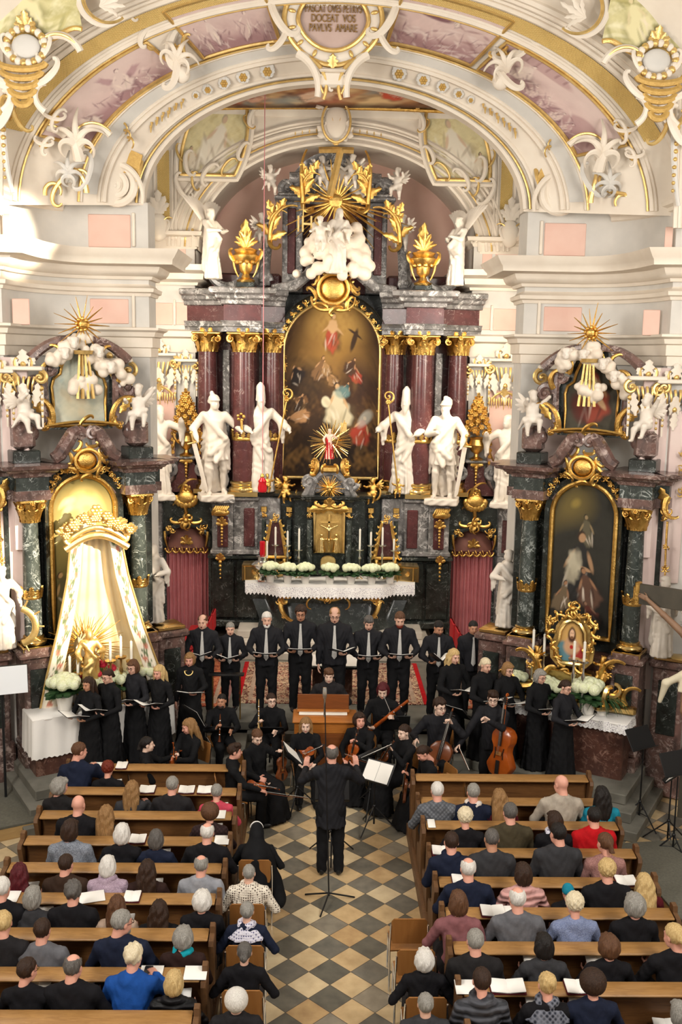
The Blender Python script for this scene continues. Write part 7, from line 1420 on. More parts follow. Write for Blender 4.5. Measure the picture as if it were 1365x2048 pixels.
for i, (px, t, b, bb, Y) in enumerate([(1067, 1259, 1302, 1345, 16.0), (1089, 1268, 1306, 1345, 15.9), (1149, 1282, 1316, 1370, 15.2), (1169, 1283, 1320, 1365, 15.1)]):
    p = at(px, b, Y); candlestick((p[0], Y, TZ), p[2], at(px, t, Y)[2], ['tall candle at the chancel end of the Sacred Heart shrine', 'second candle on the chancel flank of the shrine', 'shrine candle above the dark haired end singer', 'shrine candle next to the big white hydrangea'][i], 'shrine candles')
def fern(loc, s_, label, seed):
    e = empty('palm_plant', loc, seed, label, 'plant', sc=s_); m = MB(); m.lathe([(.08, 0), (.11, .18), (.1, .18)], seg=14); m.build('pot', 'pot_white', e); m = MB(); rg = random.Random(seed)
    for k in range(60):
        a = rg.uniform(0, 2*pi); L = rg.uniform(.3, .6); P = [np.array([cos(a)*L*t, sin(a)*L*t, .18+L*(1.1*t-1.15*t*t)]) for t in np.linspace(0, 1, 7)]; m.tube(P, .014*np.array([.6, 1, 1, 1, .8, .5, .1]), 4, 0, .3)
    m.build('fronds', 'dark_leaf', e)
p = at(1050, 1340, 16.2); fern((p[0], 16.2, TZ), .9, 'dark green palm behind the shrine candles on the chancel flank', 2)
p = at(1208, 1370, 15.2); fern((p[0], 15.2, TZ), .95, 'dark green palm beside the shrine base on the nave flank', 5)
o = Orn((0, 0, .12)); o.scroll((0, .1), pi*.3, .5, .06, 1); o.curl((.1, .1), 0, .35, 1.8, 1.5, .06, .03, .03, 16); o.mb.rbox(o.pt(0, -.06), (.3, .25, .1), .03); q = o.mb.build('gilt_scroll_block', 'brass_gold', None); q.location = at(1205, 1418, 15.1)*np.array([1, 1, 0])+np.array([0, 0, TZ+.1]); tag(q, 'gilded scroll block at the nave end of the shrine table', 'ornament')
# ================================================================== people
def part_arr(*a):
    mb = MB()
    for V, F_, mi in a: mb.add(V, F_, mi)
    return mb
def make_head(fem, mouth):
    b = MB(); V, Q = sdf(head_prims(fem=fem), .0068); b.add(V, Q, 0)
    for s_ in (-1, 1):
        b.ball((s_*.031, .0865, .004), (.0125, .005, .0055), 1, 8, 5); b.tube([(s_*.016, .0945, .023), (s_*.032, .0925, .0285), (s_*.048, .079, .024)], [.004, .0048, .003], 5, 2)
    if mouth: b.ball((0, .0935, -.07), (.012, .006, .014), 4, 10, 6); b.tube([(.013*cos(t), .0945, -.069+.014*sin(t)) for t in np.linspace(0, 2*pi, 12, endpoint=False)], .0035, 5, 3, closed=True)
    else: b.ball((0, .0955, -.061), (.021, .006, .0035), 3, 8, 5); b.ball((0, .0935, -.071), (.018, .006, .0045), 3, 8, 5)
    return b
HEADS = {(f, m): make_head(f, m) for f in (0, 1) for m in (0, 1)}
def strands(amp, f=60):
    return lambda X, Y_, Z: amp*np.sin(f*np.arctan2(X, Y_+.02)*.16+9*np.sin(6*Z+3*X))+amp*.7*np.sin(f*1.9*X+f*Y_+11*Z)
FACE = rbx((0, .145, -.085), (.2, .115, .14), rr=.04, sub=True, k=.02)
def hair_style(st):
    sh = [ell((0, -.016, .034), (.0855, .106, .098), k=.01)]; face = [FACE]; low = [rbx((0, 0, -.25), (.3, .3, .175), rr=.01, sub=True, k=.015)]; ears = [ell((s_*.082, .004, -.012), (.02, .028, .04), sub=True, k=.01) for s_ in (-1, 1)]; d = strands(.0022)
    if st == 'short': return sdf(sh+face+low+ears, .0085, d)
    if st == 'crop': return sdf([ell((0, -.015, .033), (.0805, .1, .094))]+face+low+ears, .0085, d)
    if st == 'bald': return sdf(sh+face+low+ears+[ell((0, .025, .125), (.068, .115, .075), sub=True, k=.015)], .0085, d)
    if st == 'fringe': return sdf(sh+[ell((0, .066, .085), (.06, .036, .03), k=.02), ell((.02, .03, .115), (.065, .06, .03), k=.02)]+[rbx((0, .16, -.1), (.2, .12, .14), rr=.03, sub=True, k=.015)]+low+ears, .0085, strands(.004))
    if st == 'bob': return sdf(sh+[ell((0, -.03, -.03), (.104, .095, .12), k=.03), ell((0, .06, .075), (.06, .04, .03), k=.02)]+face+[rbx((0, 0, -.33), (.3, .3, .2), rr=.01, sub=True, k=.02)], .009, strands(.003))
    if st == 'fullbob': return sdf(sh+[ell((0, -.035, 0), (.115, .115, .125), k=.03), ell((0, .055, .08), (.065, .045, .035), k=.02)]+face+[rbx((0, 0, -.31), (.3, .3, .2), rr=.01, sub=True, k=.02)], .009, strands(.004))
    if st == 'long': return sdf(sh+[ell((0, -.035, -.03), (.1, .09, .12), k=.03), ell((0, -.085, -.16), (.115, .05, .22), k=.05), cap((.075, -.0, -.04), (.1, .01, -.24), .03, .022, .04), cap((-.075, 0, -.04), (-.1, .01, -.24), .03, .022, .04)]+face, .0095, strands(.005))
    if st == 'verylong': return sdf(sh+[ell((0, -.035, -.03), (.102, .092, .12), k=.03), ell((0, -.095, -.2), (.13, .055, .3), k=.05), cap((.08, .02, -.04), (.1, .07, -.3), .033, .022, .04), cap((-.08, .02, -.04), (-.1, .07, -.3), .033, .022, .04)]+face, .0095, strands(.005))
    if st == 'curly': return sdf([ell((0, -.016, .04), (.098, .112, .105))]+face+low, .0085, lambda X, Y_, Z: .007*np.sin(95*X+1)*np.sin(95*Y_)*np.sin(95*Z+2)+.003*np.sin(190*X)*np.sin(180*Z))
    if st == 'afro': return sdf([ell((0, -.03, .03), (.125, .13, .125))]+face+[rbx((0, 0, -.32), (.3, .3, .2), rr=.02, sub=True, k=.02)], .0085, lambda X, Y_, Z: .003*np.sin(150*X)*np.sin(150*Y_)*np.sin(150*Z))
    if st == 'bun': return sdf(sh+[ell((0, -.12, -.0), (.045, .04, .045), k=.012)]+face+low+ears, .0085, d)
    if st == 'pony': return sdf(sh+[cap((0, -.11, .02), (.01, -.135, -.08), .03, .032, .015), cap((.01, -.135, -.08), (.0, -.125, -.25), .032, .012, .01)]+face+low+ears, .0085, d)
    if st == 'updo': return sdf(sh+[ell((.02*sin(k*2.1), -.07-.02*cos(k), .07+.025*sin(k*3.3)), .05, k=.015) for k in range(6)]+face+low+ears, .0085, lambda X, Y_, Z: .006*np.sin(110*X+40*Z)*np.sin(100*Y_+50*Z))
    if st == 'tousled': return sdf([ell((0, -.016, .042), (.094, .112, .105))]+[ell((0, .07, .09), (.055, .035, .03), k=.02)]+face+low+ears, .0085, strands(.006, 45))
    if st == 'cap': return sdf([ell((0, -.014, .045), (.094, .112, .105))]+[rbx((0, 0, -.22), (.3, .3, .2), rr=.01, sub=True)], .009)
HST = {}
def hair_arr(st):
    if st not in HST: HST[st] = hair_style(st)
    return HST[st]
BEARD = sdf([ell((0, .045, -.08), (.062, .05, .05), k=.02), ell((0, .066, -.1), (.045, .035, .035), k=.02)]+[ell((0, .09, -.065), (.02, .03, .014), sub=True, k=.01), rbx((0, 0, .06), (.2, .3, .1), rr=.01, sub=True, k=.01), ell((0, .02, -.06), (.052, .05, .075), sub=True, k=.01)], .0075, strands(.002))
H_ST, H_SIT = np.array([0, .02, 1.63]), np.array([0, .02, 1.225])
def rings(fem, sit, lean, w=1.0, thin=0.0):
    R_ = [(.84, .188, .14), (.95, .176, .132), (1.1, .14, .112), (1.26, .162, .132), (1.37, .166, .105), (1.45, .125, .09), (1.515, .066, .066)] if fem else [(.84, .178, .135), (.98, .17, .13), (1.12, .165, .122), (1.28, .19, .128), (1.385, .192, .115), (1.455, .14, .098), (1.525, .074, .072)]
    dz = -.405 if sit else 0; zh = .5 if sit else .9
    return [(z+dz, 0, lean*(z+dz-zh)-.005-(.03 if z > 1.5 else .018 if z > 1.44 else 0), (a-thin)*w, (b-thin)*(w if w < 1 else 1+(w-1)*1.4)) for z, a, b in R_]
def bodyparts(key, fem, sit, lean, Lw, Rw, skirt, w, coat, vox):
    dz = -.405 if sit else 0; zh = .5 if sit else .9
    def T(x, y, z): return np.array([x, y+lean*(z+dz-zh), z+dz])
    top, core = [], []
    rg = rings(fem, sit, lean, w); 
    if coat: rg = [(rg[0][0]-.16, 0, rg[0][2], rg[0][3]*1.1, rg[0][4]*1.12)]+rg
    top.append(stack(rg, .03, 9, 1, 3, .02)); core.append(stack(rings(fem, sit, lean, w, .022), k=.02))
    a = .9 if fem else 1.0
    for sg, hnd in ((-1, Lw), (1, Rw)):
        sh = T(sg*.19*(.93 if fem else 1)*w**.5, -.01, 1.395); hnd = np.array(hnd, float); el = ik(sh, hnd, .29, .265, (sg*.75, -.35, -.75))
        f = np.cross(nrm(el-sh), [0, 0, 1]); we = hnd-nrm(hnd-el)*.01
        top += [cap(T(sg*.05, -.01, 1.44), sh, .066*a, .07*a, .04), cap(sh, el, .068*a, .056*a, .03), cap(el, we, .055*a, .041*a, .02)]
        core += [cap(sh, el, .052*a, .042*a, .03), cap(el, hnd, .041*a, .028*a, .02)]
    wr = lambda X, Y_, Z: .0035*np.sin(45*Z+14*np.sin(9*X+2)+11*Y_)+.0025*np.sin(38*X+23*Z+9*np.sin(11*Y_))
    low = []; hips = [(-.09, 0, .9+dz), (.09, 0, .9+dz)]; legs = []
    for sg in (-1, 1):
        hp = np.array([sg*.09, 0, .9 if not sit else .535]); kn = np.array([sg*.1, .03, .5]) if not sit else np.array([sg*.12, .45, .52]); an = np.array([sg*.11, 0, .07]) if not sit else np.array([sg*.13, .42, .08]); legs.append((hp, kn, an))
        core += [cap(hp, kn, .08, .058, .03), cap(kn, an, .055, .04, .02)]
        if not skirt: low += [cap(hp, kn, .108 if not fem else .105, .078, .05), cap(kn, an, .077, .066, .03)]
    if skirt and not sit: low.append(stack([(.015, 0, .0, .27, .24), (.3, 0, 0, .24, .2), (.7, 0, 0, .21, .165), (.92, 0, 0, .185, .14), (1.05, 0, 0, .15, .12)], .055, 12, 2, 1, .02, .95))
    if skirt and sit: low += [cap((sg*.08, .05, .52), (sg*.1, .44, .5), .12, .12, .08) for sg in (-1, 1)]+[stack([(.03, 0, .5, .3, .2), (.3, 0, .47, .26, .17), (.5, 0, .44, .2, .15)], .06, 9, 1, 1, .03)]
    low.append(stack([(.83+dz, 0, 0, .17, .13), (.93+dz, 0, 0, .172, .13), (1.02+dz, 0, 0, .16, .12)], k=.03))
    return sdf(top, vox, wr), sdf(low, vox, wr), sdf(core, .03), legs
BP = {}
HANDC = {}
def glasses_mb():
    m = MB()
    for s_ in (-1, 1):
        m.tube([(s_*.033+.021*cos(t), .101, .002+.016*sin(t)) for t in np.linspace(0, 2*pi, 14, endpoint=False)], .0028, 5, closed=True); m.tube([(s_*.054, .1, .006), (s_*.078, .06, .006), (s_*.08, .0, .002)], .0026, 5)
    m.tube([(-.012, .102, .004), (0, .105, .006), (.012, .102, .004)], .0026, 5); return m
def person(loc, hd, label, h=1.74, fem=0, sit=0, L=None, R=None, lean=0, skirt=None, top='black_cloth', bot='black_cloth', hair='short', hm='hair_brown', skin='skin_light', turn=0, tilt=0, mouth=0, glasses=0, beard=None, tie=0, shoes=0, w=1.0, coat=0, vox=.016, cat='person', group=None, topname=None, nohands=False, scarf=None, headshift=(0, 0, 0)):
    skirt = fem if skirt is None else skirt
    L = L or ((-.2, .2, .72) if sit else (-.25, .05, .84), (.4, .9, 0) if sit else (0, .1, -1), (0, 0, -1) if sit else (1, 0, 0), .45); R = R or ((.2, .2, .72) if sit else (.25, .05, .84), (-.4, .9, 0) if sit else (0, .1, -1), (0, 0, -1) if sit else (-1, 0, 0), .45)
    key = (fem, sit, round(lean, 2), tuple(np.round(L[0], 2)), tuple(np.round(R[0], 2)), skirt, round(w, 2), coat, vox)
    if key not in BP: BP[key] = bodyparts(key, fem, sit, lean, L[0], R[0], skirt, w, coat, vox)
    tp, lo, core, legs = BP[key]
    hc = (H_SIT if sit else H_ST)+np.array([0, lean*(.72), 0])+np.array(headshift); Rh = rotz(turn) @ rotx(tilt)
    b = MB(); b.add(*core); hd_ = HEADS[(fem, mouth)]
    V0 = np.vstack(hd_.v) @ Rh.T+hc; b.add(V0, [A for A, _ in hd_.f], 0); k = len(b.f)-len(hd_.f)
    b.f[k:] = [(A, mi) for (A, _), (_, mi) in zip(b.f[k:], hd_.f)]
    for sg, H in ((-1, L), (1, R)):
        kk = (sg, tuple(np.round(np.array(H[:3], float).ravel(), 2)), H[3])
        if kk not in HANDC: HANDC[kk] = sdf(hand_prims(H[0], H[1], H[2], 1.0 if not fem else .92, H[3], -sg), .006)
        b.add(*HANDC[kk])
    o = b.build('person', [skin, 'eye_dark', 'brow', 'lip', 'mouth_dark'], None, angle=0); s_ = h/1.745
    o.location = loc; o.rotation_euler = (0, 0, hd); o.scale = (s_,)*3; tag(o, label, cat, group)
    ch = lambda mb, n, ma, **k_: mb.build(n, ma, o, **k_)
    m = MB(); m.add(*tp); jk = ch(m, topname or ('jacket' if not fem else 'top'), top, angle=0); m = MB(); m.add(*lo); ch(m, 'skirt' if skirt else 'trousers', bot, angle=0)
    if hair != 'none': m = MB(); V, Q = hair_arr(hair); m.add(V @ Rh.T+hc, Q); ch(m, 'cap' if hair == 'cap' else 'hair', hm, angle=0)
    if beard: m = MB(); m.add(BEARD[0] @ Rh.T+hc, BEARD[1]); ch(m, 'beard', beard, angle=0)
    if glasses: g = glasses_mb(); m = MB(); m.add(np.vstack(g.v) @ Rh.T+hc, [A for A, _ in g.f]); ch(m, 'glasses', 'glass_frame')
    if tie:
        G = []
        for z, ww in ((1.47, .018), (1.43, .016), (1.2, .03), (1.0, .04), (.955, .005)): y = np.interp(z, [.95, 1.12, 1.28, 1.4, 1.47], [.137, .128, .135, .125, .098])*(1+(w-1)*1.5)+.012+lean*(z-.9); G.append([(-ww, y, z), (0, y+.008, z), (ww, y, z)])
        m = MB(); m.grid(np.array(G)[::-1]); m.grid(np.array(G)-np.array([0, .006, 0])); m.rbox((0, np.interp(1.465, [1.4, 1.47], [.125, .098])+.018, 1.465), (.035, .02, .04), .006); m.build('tie', 'tie_silver', jk)
    if shoes:
        for hp, kn, an in legs: m = MB(); V, Q = sdf([ell((an[0], an[1]+.06, .04), (.047, .125, .042), k=.02), ell((an[0], an[1]-.02, .055), (.042, .055, .055), k=.02), rbx((an[0], an[1]+.04, -.03), (.1, .3, .03), rr=.005, sub=True)], .012); m.add(V, Q); ch(m, 'shoe', 'black_shoe', angle=0)
    if scarf: 
        m = MB(); z0 = hc[2]-.145; V, Q = sdf([cap((.075*cos(a)*1.05, hc[1]-.03+.07*sin(a), z0-.02*sin(2*a)), (.075*cos(a+.7)*1.05, hc[1]-.03+.07*sin(a+.7), z0-.02*sin(2*a+1)), .036, k=.02) for a in np.linspace(0, 5.6, 9)]+([stack([(z0-.16, 0, hc[1]-.05, .235, .15), (z0-.05, 0, hc[1]-.04, .16, .12), (z0, 0, hc[1]-.03, .09, .08)], .05, 8, 1, 2)] if scarf.endswith('+') else []), .013); m.add(V, Q); m.build('scarf', scarf.rstrip('+'), jk, angle=0)
    return o
def toworld(o, p):
    a = o.rotation_euler[2]; s_ = o.scale[0]; p = np.array(p, float)*s_; return np.array(o.location)+np.array([p[0]*cos(a)-p[1]*sin(a), p[0]*sin(a)+p[1]*cos(a), p[2]])
def folder(o, label, p=(0, .36, 1.12), tilt=.55, turn=0, kind='open', s_=1.0, group='choir music folders'):
    """an open black music folder with white pages, resting on the singer's hands"""
    e = empty('music_folder', toworld(o, p), o.rotation_euler[2]+turn, label, 'folder', group, sc=s_)
    sp = {'open': .32, 'wide': .1, 'steep': .75, 'flat': .05}[kind]
    for q in (-1, 1):
        A = rotx(tilt*1.0) @ roty(-q*sp); m = MB(); m.rbox(A @ np.array([q*.125, 0, -.004]), (.25, .32, .006), .002, A); m.build('cover', 'black_plastic', e); m = MB(); m.rbox(A @ np.array([q*.118, 0, .004]), (.215, .3, .008), .002, A); m.build('page', 'paper', e)
    return e
FOLD_L, FOLD_R = ((-.16, .27, 1.07), (.5, .85, .1), (.1, -.2, 1), .55), ((.16, .27, 1.07), (-.5, .85, .1), (-.1, -.2, 1), .55)
DOWN_L, DOWN_R = ((-.25, .04, .84), (0, .1, -1), (1, 0, 0), .35), ((.25, .04, .84), (0, .1, -1), (-1, 0, 0), .35)
def standing(px, py, Y, z, label, hmin=1.5, hmax=1.95, **k):
    p = at(px, py, Y); h = min(max((p[2]-z)/1.63*1.745, hmin), hmax); return person((p[0], Y, z), k.pop('hd', pi), label, h, **k)
G_M = dict(mouth=1, tie=1, shoes=1, top='black_suit', bot='black_cloth', L=FOLD_L, R=FOLD_R, tilt=-.12)
# ---- the men, back row on the chancel platform
men = [(406, 1243, 17.25, 'balding tenor with silver tie, first in the row by the red seats', dict(hair='bald', hm='hair_brown', turn=-.15), 'open', .1), (461, 1257, 17.45, 'grey brown haired singer with silver tie beside the first balding man', dict(hair='short', hm='hair_grey', turn=.1), 'open', -.1), (534, 1238, 17.3, 'white haired bearded singer in black with silver tie', dict(hair='short', hm='hair_white', beard='hair_white', turn=.1, w=1.08), 'wide', -.1), (602, 1226, 17.4, 'dark curly haired singer with glasses holding a slim score', dict(hair='curly', hm='hair_dark', glasses=1, skin='skin_tan'), 'flat', 0),
     (670, 1226, 17.25, 'tall balding singer with glasses directly behind the organist', dict(hair='bald', hm='hair_light', glasses=1, w=1.15, tilt=-.25), 'open', .25), (738, 1245, 17.3, 'dark fringed singer looking down beside the tall man', dict(hair='fringe', hm='hair_darkgrey', tilt=-.35), 'wide', 0), (800, 1238, 17.2, 'reddish haired bearded singer holding his score low', dict(hair='short', hm='hair_brown', beard='hair_red', tilt=-.35, mouth=0), 'wide', 0), (878, 1255, 17.15, 'black haired singer half behind the curly blonde woman', dict(hair='short', hm='hair_black', skin='skin_tan', tilt=-.35, beard='beard_dark', turn=.3), 'steep', .2), (947, 1255, 17.3, 'dark haired singer with silver tie before the shaded red curtain', dict(hair='short', hm='hair_black', skin='skin_tan', w=1.1, turn=.1), None, 0)]
for px, py, Y, lab, k, fk, tr in men:
    kw = dict(G_M); kw.update(k)
    if px in (670,): kw['L'] = FOLD_L; kw['R'] = DOWN_R
    if fk is None: kw['L'] = DOWN_L; kw['R'] = DOWN_R
    o = standing(px, py, Y, ZP, lab, **kw)
    if fk: folder(o, 'open black music folder of the '+lab.split(',')[0][:60].replace(' with silver tie', ''), (-.12 if px == 670 else 0, .38, 1.13), .35, tr, fk, .9)
# ---- the women on both flanks
G_W = dict(fem=1, L=FOLD_L, R=FOLD_R, tilt=-.2)
ZC = .48
women = [(178, 1374, 14.95, -.55, 'dark haired woman in black at the nave end, canopy side choir', dict(hair='long', hm='hair_dark', skin='skin_tan'), 'open'), (217, 1352, 15.1, -.6, 'tall woman with glasses and long ponytail at the canopy', dict(hair='pony', hm='hair_dark', glasses=1), 'open'), (267, 1333, 15.5, -.45, 'short haired woman with glasses in a shiny black jacket', dict(hair='bob', hm='hair_brown', glasses=1, top='black_suit', coat=1), 'open'), (318, 1344, 15.5, -.4, 'woman with very long straight blonde hair singing', dict(hair='verylong', hm='hair_blond', skin='skin_pink'), 'open'), (380, 1318, 16.1, -.1, 'woman with light brown bob and necklace singing', dict(hair='bob', hm='hair_light', mouth=1, skin='skin_pink'), 'wide'),
       (908, 1312, 16.0, .45, 'woman with curly blonde hair singing beside the men', dict(hair='long', hm='hair_blond', mouth=1), 'open'), (971, 1330, 15.7, .5, 'woman with pale tied back hair singing', dict(hair='pony', hm='hair_pale', mouth=1, w=1.08), 'wide'), (1016, 1338, 15.65, .45, 'woman with blond bob and glasses behind the double bass', dict(hair='bob', hm='hair_light', glasses=1), 'wide'), (1080, 1352, 15.3, .55, 'grey bobbed woman with glasses beside the shrine', dict(hair='bob', hm='hair_grey', glasses=1, w=1.08), 'open'), (1131, 1374, 14.9, .6, 'dark haired woman with glasses at the nave end, shrine side', dict(hair='pony', hm='hair_dark', glasses=1, top='black_suit', coat=1), 'open')]
for px, py, Y, tn, lab, k, fk in women:
    kw = dict(G_W); kw.update(k)
    if px == 380: kw['R'] = DOWN_R
    o = standing(px, py, Y, ZC, lab, hmin=1.55, hmax=1.82, hd=pi+tn, **kw)
    folder(o, 'open black music folder of the '+lab.replace(' singing', '').split(',')[0][:62], (-.1 if px == 380 else 0, .38, 1.12), .35, 0, fk, .9)
    if px == 380: m = MB(); m.tube([(.075*cos(a), .09+.05*sin(a)*.6, 1.43-.07*max(0, sin(a))) for a in np.linspace(0, 2*pi, 22, endpoint=False)], .009, 6, closed=True); m.build('necklace', 'pale_gold', o)
# ---- instruments
def fiddle(name, label, bm, tail_p, scroll_p, front, s_=1.0, group=None, cat='violin', parent=None):
    """violin family: tail_p lower end, scroll_p scroll end, front = direction the belly faces"""
    a, b = np.array(tail_p, float), np.array(scroll_p, float); L = np.linalg.norm(b-a); z = (b-a)/L; f = nrm(np.array(front)-z*(np.array(front)@z)); x = np.cross(f, z)*-1; Rm = np.stack([x, -f, z], 1)
    e = bpy.data.objects.new(name, None); COL.objects.link(e); e.empty_display_size = .1; e.location = a; e.rotation_euler = Matrix(Rm.tolist()).to_euler(); u = L/.6; e.scale = (u,)*3; tag(e, label, cat, group)
    sv = np.linspace(0, 1, 26); hw = np.interp(sv, [0, .05, .22, .4, .5, .62, .72, .86, .96, 1], [.02, .07, .104, .075, .058, .062, .08, .082, .055, .02]); zs = .355*sv
    out = [(w_, z_) for w_, z_ in zip(hw, zs)]+[(-w_, z_) for w_, z_ in zip(hw[::-1], zs[::-1])]
    dp = .038 if s_ < 2 else .085; m = MB(); m.prism(out, dp, t=(0, -dp/2, 0), bev=.006); bo = m.build('body', bm, e, angle=50)
    m = MB(); m.rbox((0, -dp/2-.012, .36), (.026, .012, .27), .003); m.rbox((0, -dp/2-.012, .07), (.03, .012, .1), .004); m.rbox((0, -dp/2-.012, .56), (.02, .016, .05), .004); [m.cyl((-.03, -dp/2-.008, .53+.015*k), (.03, -dp/2-.008, .53+.015*k), .0035) for k in range(3)]; m.build('fingerboard', 'ebony', e)
    m = MB(); m.tube([(0, -dp/2+.002, .34), (0, -dp/2-.002, .5), (0, -dp/2+.008, .575)], [.014, .011, .01], 8); q = Orn((0, -dp/2+.01, .59), (0, 1, 0), (0, 0, 1), m); q.volute((0, 0), .016, 1.4, .007, 0); m.build('neck', bm, e)
    m = MB(); m.rbox((0, -dp/2-.012, .17), (.045, .006, .028), .002); m.build('bridge', 'chair_wood', bo); m = MB(); [m.tube([(q*.006, -dp/2-.024, .17), (q*.004, -dp/2-.02, .34), (q*.003, -dp/2-.019, .55)], .0011, 4) for q in (-1.5, -.5, .5, 1.5)]; m.build('string', 'silver', e)
    m = MB(); [m.tube([(q*.035, -dp/2-.007, .13), (q*.03, -dp/2-.007, .17), (q*.036, -dp/2-.007, .21)], .0035, 5) for q in (-1, 1)]; m.build('sound_hole', 'ebony', bo); 
    if s_ > 2: m = MB(); m.cyl((0, 0, 0), (0, 0, -.05 if s_ > 3 else -.09), .006); m.build('endpin', 'chrome', e)
    return e
def bow(a, b, label):
    a, b = np.array(a), np.array(b); d = nrm(b-a); n = nrm(np.cross(np.cross(d, [0, 0, 1]), d)); m = MB(); m.tube([a, a+(b-a)*.5-n*.012, b], [.006, .005, .004], 6); e = m.build('violin_bow', 'viola_varnish'); tag(e, label, 'bow', 'bows of the string players'); m = MB(); m.tube([a+n*.018+d*.03, b+n*.012], .0035, 4, 0, .3); m.build('bow_hair', 'paper_shade', e); m = MB(); m.rbox(a+d*.03+n*.01, (.03, .012, .02), .003); m.build('frog', 'ebony', e)
CHT = None
def chair(loc, hd, label, group='plywood chairs', back=True):
    global CHT
    if CHT is None:
        e = CHT = empty('plywood_chair', (0, 0, 0)); m = MB(); G = []
        for i in range(11): t = i/10; y = -.2+.42*t; G.append([(x, y, .455+.012*cos(x*6)-.02*max(0, t-.8)*5) for x in np.linspace(-.2, .2, 7)])
        m.grid(np.array(G)); m.grid((np.array(G)-np.array([0, 0, .014]))[::-1]); m.build('seat', 'chair_wood', e)
        p = [(-.18, .56), (.18, .56), (.2, .62), (.2, .84), (.17, .88), (-.17, .88), (-.2, .84), (-.2, .62)]; m = MB(); V = []
        m.prism(p, .014, bev=.004); m.v[0] = m.v[0]+np.c_[np.zeros(len(m.v[0])), -.24-.04*np.cos(m.v[0][:, 0]*6)-.12*(m.v[0][:, 2]-.56)+.03, np.zeros(len(m.v[0]))]; m.build('backrest', 'chair_wood', e)
        for s_ in (-1, 1):
            m = MB(); m.tube([(s_*.2, .19, 0), (s_*.2, .17, .44)], .011, 8); m.build('leg', 'chrome', e); m = MB(); m.tube([(s_*.21, -.26, 0), (s_*.21, -.21, .44), (s_*.21, -.235, .62), (s_*.205, -.255, .8)], .011, 8); m.build('leg', 'chrome', e); m = MB(); m.tube([(s_*.2, .17, .44), (s_*.21, -.21, .44)], .01, 8); m.build('side_rail', 'chrome', e)
        o = e
    else: o = copy_tree(CHT)
    o.location = loc; o.rotation_euler = (0, 0, hd); tag(o, label, 'chair', group); return o
def music_stand(loc, hd, label, h=1.15, pages=True, tilt=.5, tray='black_metal', group='music stands'):
    e = empty('music_stand', loc, hd, label, 'music stand', group); m = MB(); m.cyl((0, 0, .1), (0, 0, h-.05), .014, .01); m.build('pole', 'black_metal', e); R_ = rotx(-tilt)
    for k in range(3): a = k*2*pi/3+.5; m = MB(); m.tube([(0, 0, .38), (.36*cos(a), .36*sin(a), .015)], .011, 6); m.cyl((0, 0, .2), (.17*cos(a), .17*sin(a), .205), .006); m.build('leg', 'black_metal', e)
    m = MB(); m.ball((0, 0, .38), .028); m.build('collar', 'black_metal', e)
    m = MB(); m.rbox(np.array([0, 0, h])+R_ @ np.array([0, 0, .14]), (.48, .012, .34), .004, R_); m.rbox(np.array([0, 0, h])+R_ @ np.array([0, -.03, -.03]), (.48, .07, .012), .003, R_); m.build('desk', tray, e)
    if pages: 
        t = empty('sheet_music', np.array(loc)+rotz(hd) @ (np.array([0, 0, h])+R_ @ np.array([0, -.016, .135])), hd, 'white sheet music on the '+label, 'sheet music', 'sheet music on the stands')
        for q in (-1, 1): m = MB(); m.rbox((q*.11, 0, 0), (.215, .005, .3), .001, R_); m.v[0] = m.v[0]; m.build('page', 'paper', t)
    return e
# ---- seated players
def player(px, py, Y, z, hd, label, seatchair=True, ch_lab=None, **k):
    p = at(px, py, Y); h = min(max((p[2]-z)/1.225*1.745, 1.55), 1.9); lean = k.get('lean', 0); a = hd; s_ = h/1.745; off = lean*.72*s_
    loc = (p[0]+sin(a)*off*1.0+sin(a)*.02, Y-cos(a)*off, z); k.setdefault('sit', 1); o = person(loc, hd, label, h, **k)
    if seatchair: chair(toworld(o, (0, -.02, 0))*np.array([1, 1, 0])+np.array([0, 0, z]), hd, ch_lab or 'plywood chair of the '+label[:62], 'orchestra chairs')
    return o
LAPL, LAPR = ((-.16, .3, .66), (.5, .85, -.1), (0, 0, -1), .5), ((.16, .3, .66), (-.5, .85, -.1), (0, 0, -1), .5)
B_ = dict(top='black_cloth', bot='black_cloth')
o = player(295, 1489, 14.4, 0, -1.35, 'dark haired violinist in profile by the front pew, canopy side', fem=1, hair='pony', hm='hair_black', skin='skin_pale', L=((-.08, .42, .95), (.3, .6, .7), (.5, .8, 0), .9), R=LAPR, **B_)
fiddle('violin', 'violin upright in the hand of the profile violinist', 'violin_varnish', toworld(o, (-.02, .43, .66)), toworld(o, (-.06, .42, 1.2)), toworld(o, (.5, 1.5, .9))-toworld(o, (0, .4, .9)))
o = player(377, 1452, 15.1, 0, pi-.75+pi*0, 'blonde violinist looking down with a red violin', fem=1, hair='verylong', hm='hair_light', skin='skin_pink', turn=-.35, tilt=-.3, L=((-.1, .38, .78), (.6, .7, .3), (0, .3, 1), .7), R=((.1, .4, .62), (-.5, .8, -.3), (0, 0, -1), .8), **B_)
fiddle('violin', 'reddish violin lying slanted before the blonde violinist', 'violin_varnish', toworld(o, (.14, .3, .68)), toworld(o, (-.32, .42, 1.02)), toworld(o, (.1, 1.6, 1.6))-toworld(o, (0, .3, .8))); bow(toworld(o, (.14, .45, .62)), toworld(o, (.5, .8, .5)), 'bow pointing down from the blonde violinist')
o = player(470, 1503, 14.15, 0, -1.45, 'short haired male violinist turned sideways at the pew end', hair='fringe', hm='hair_dark', skin='skin_pink', L=((-.1, .4, .72), (.3, .9, -.2), (.8, 0, .3), .8), R=((.2, .4, .66), (0, .9, -.3), (0, 0, -1), .8), shoes=1, **B_)
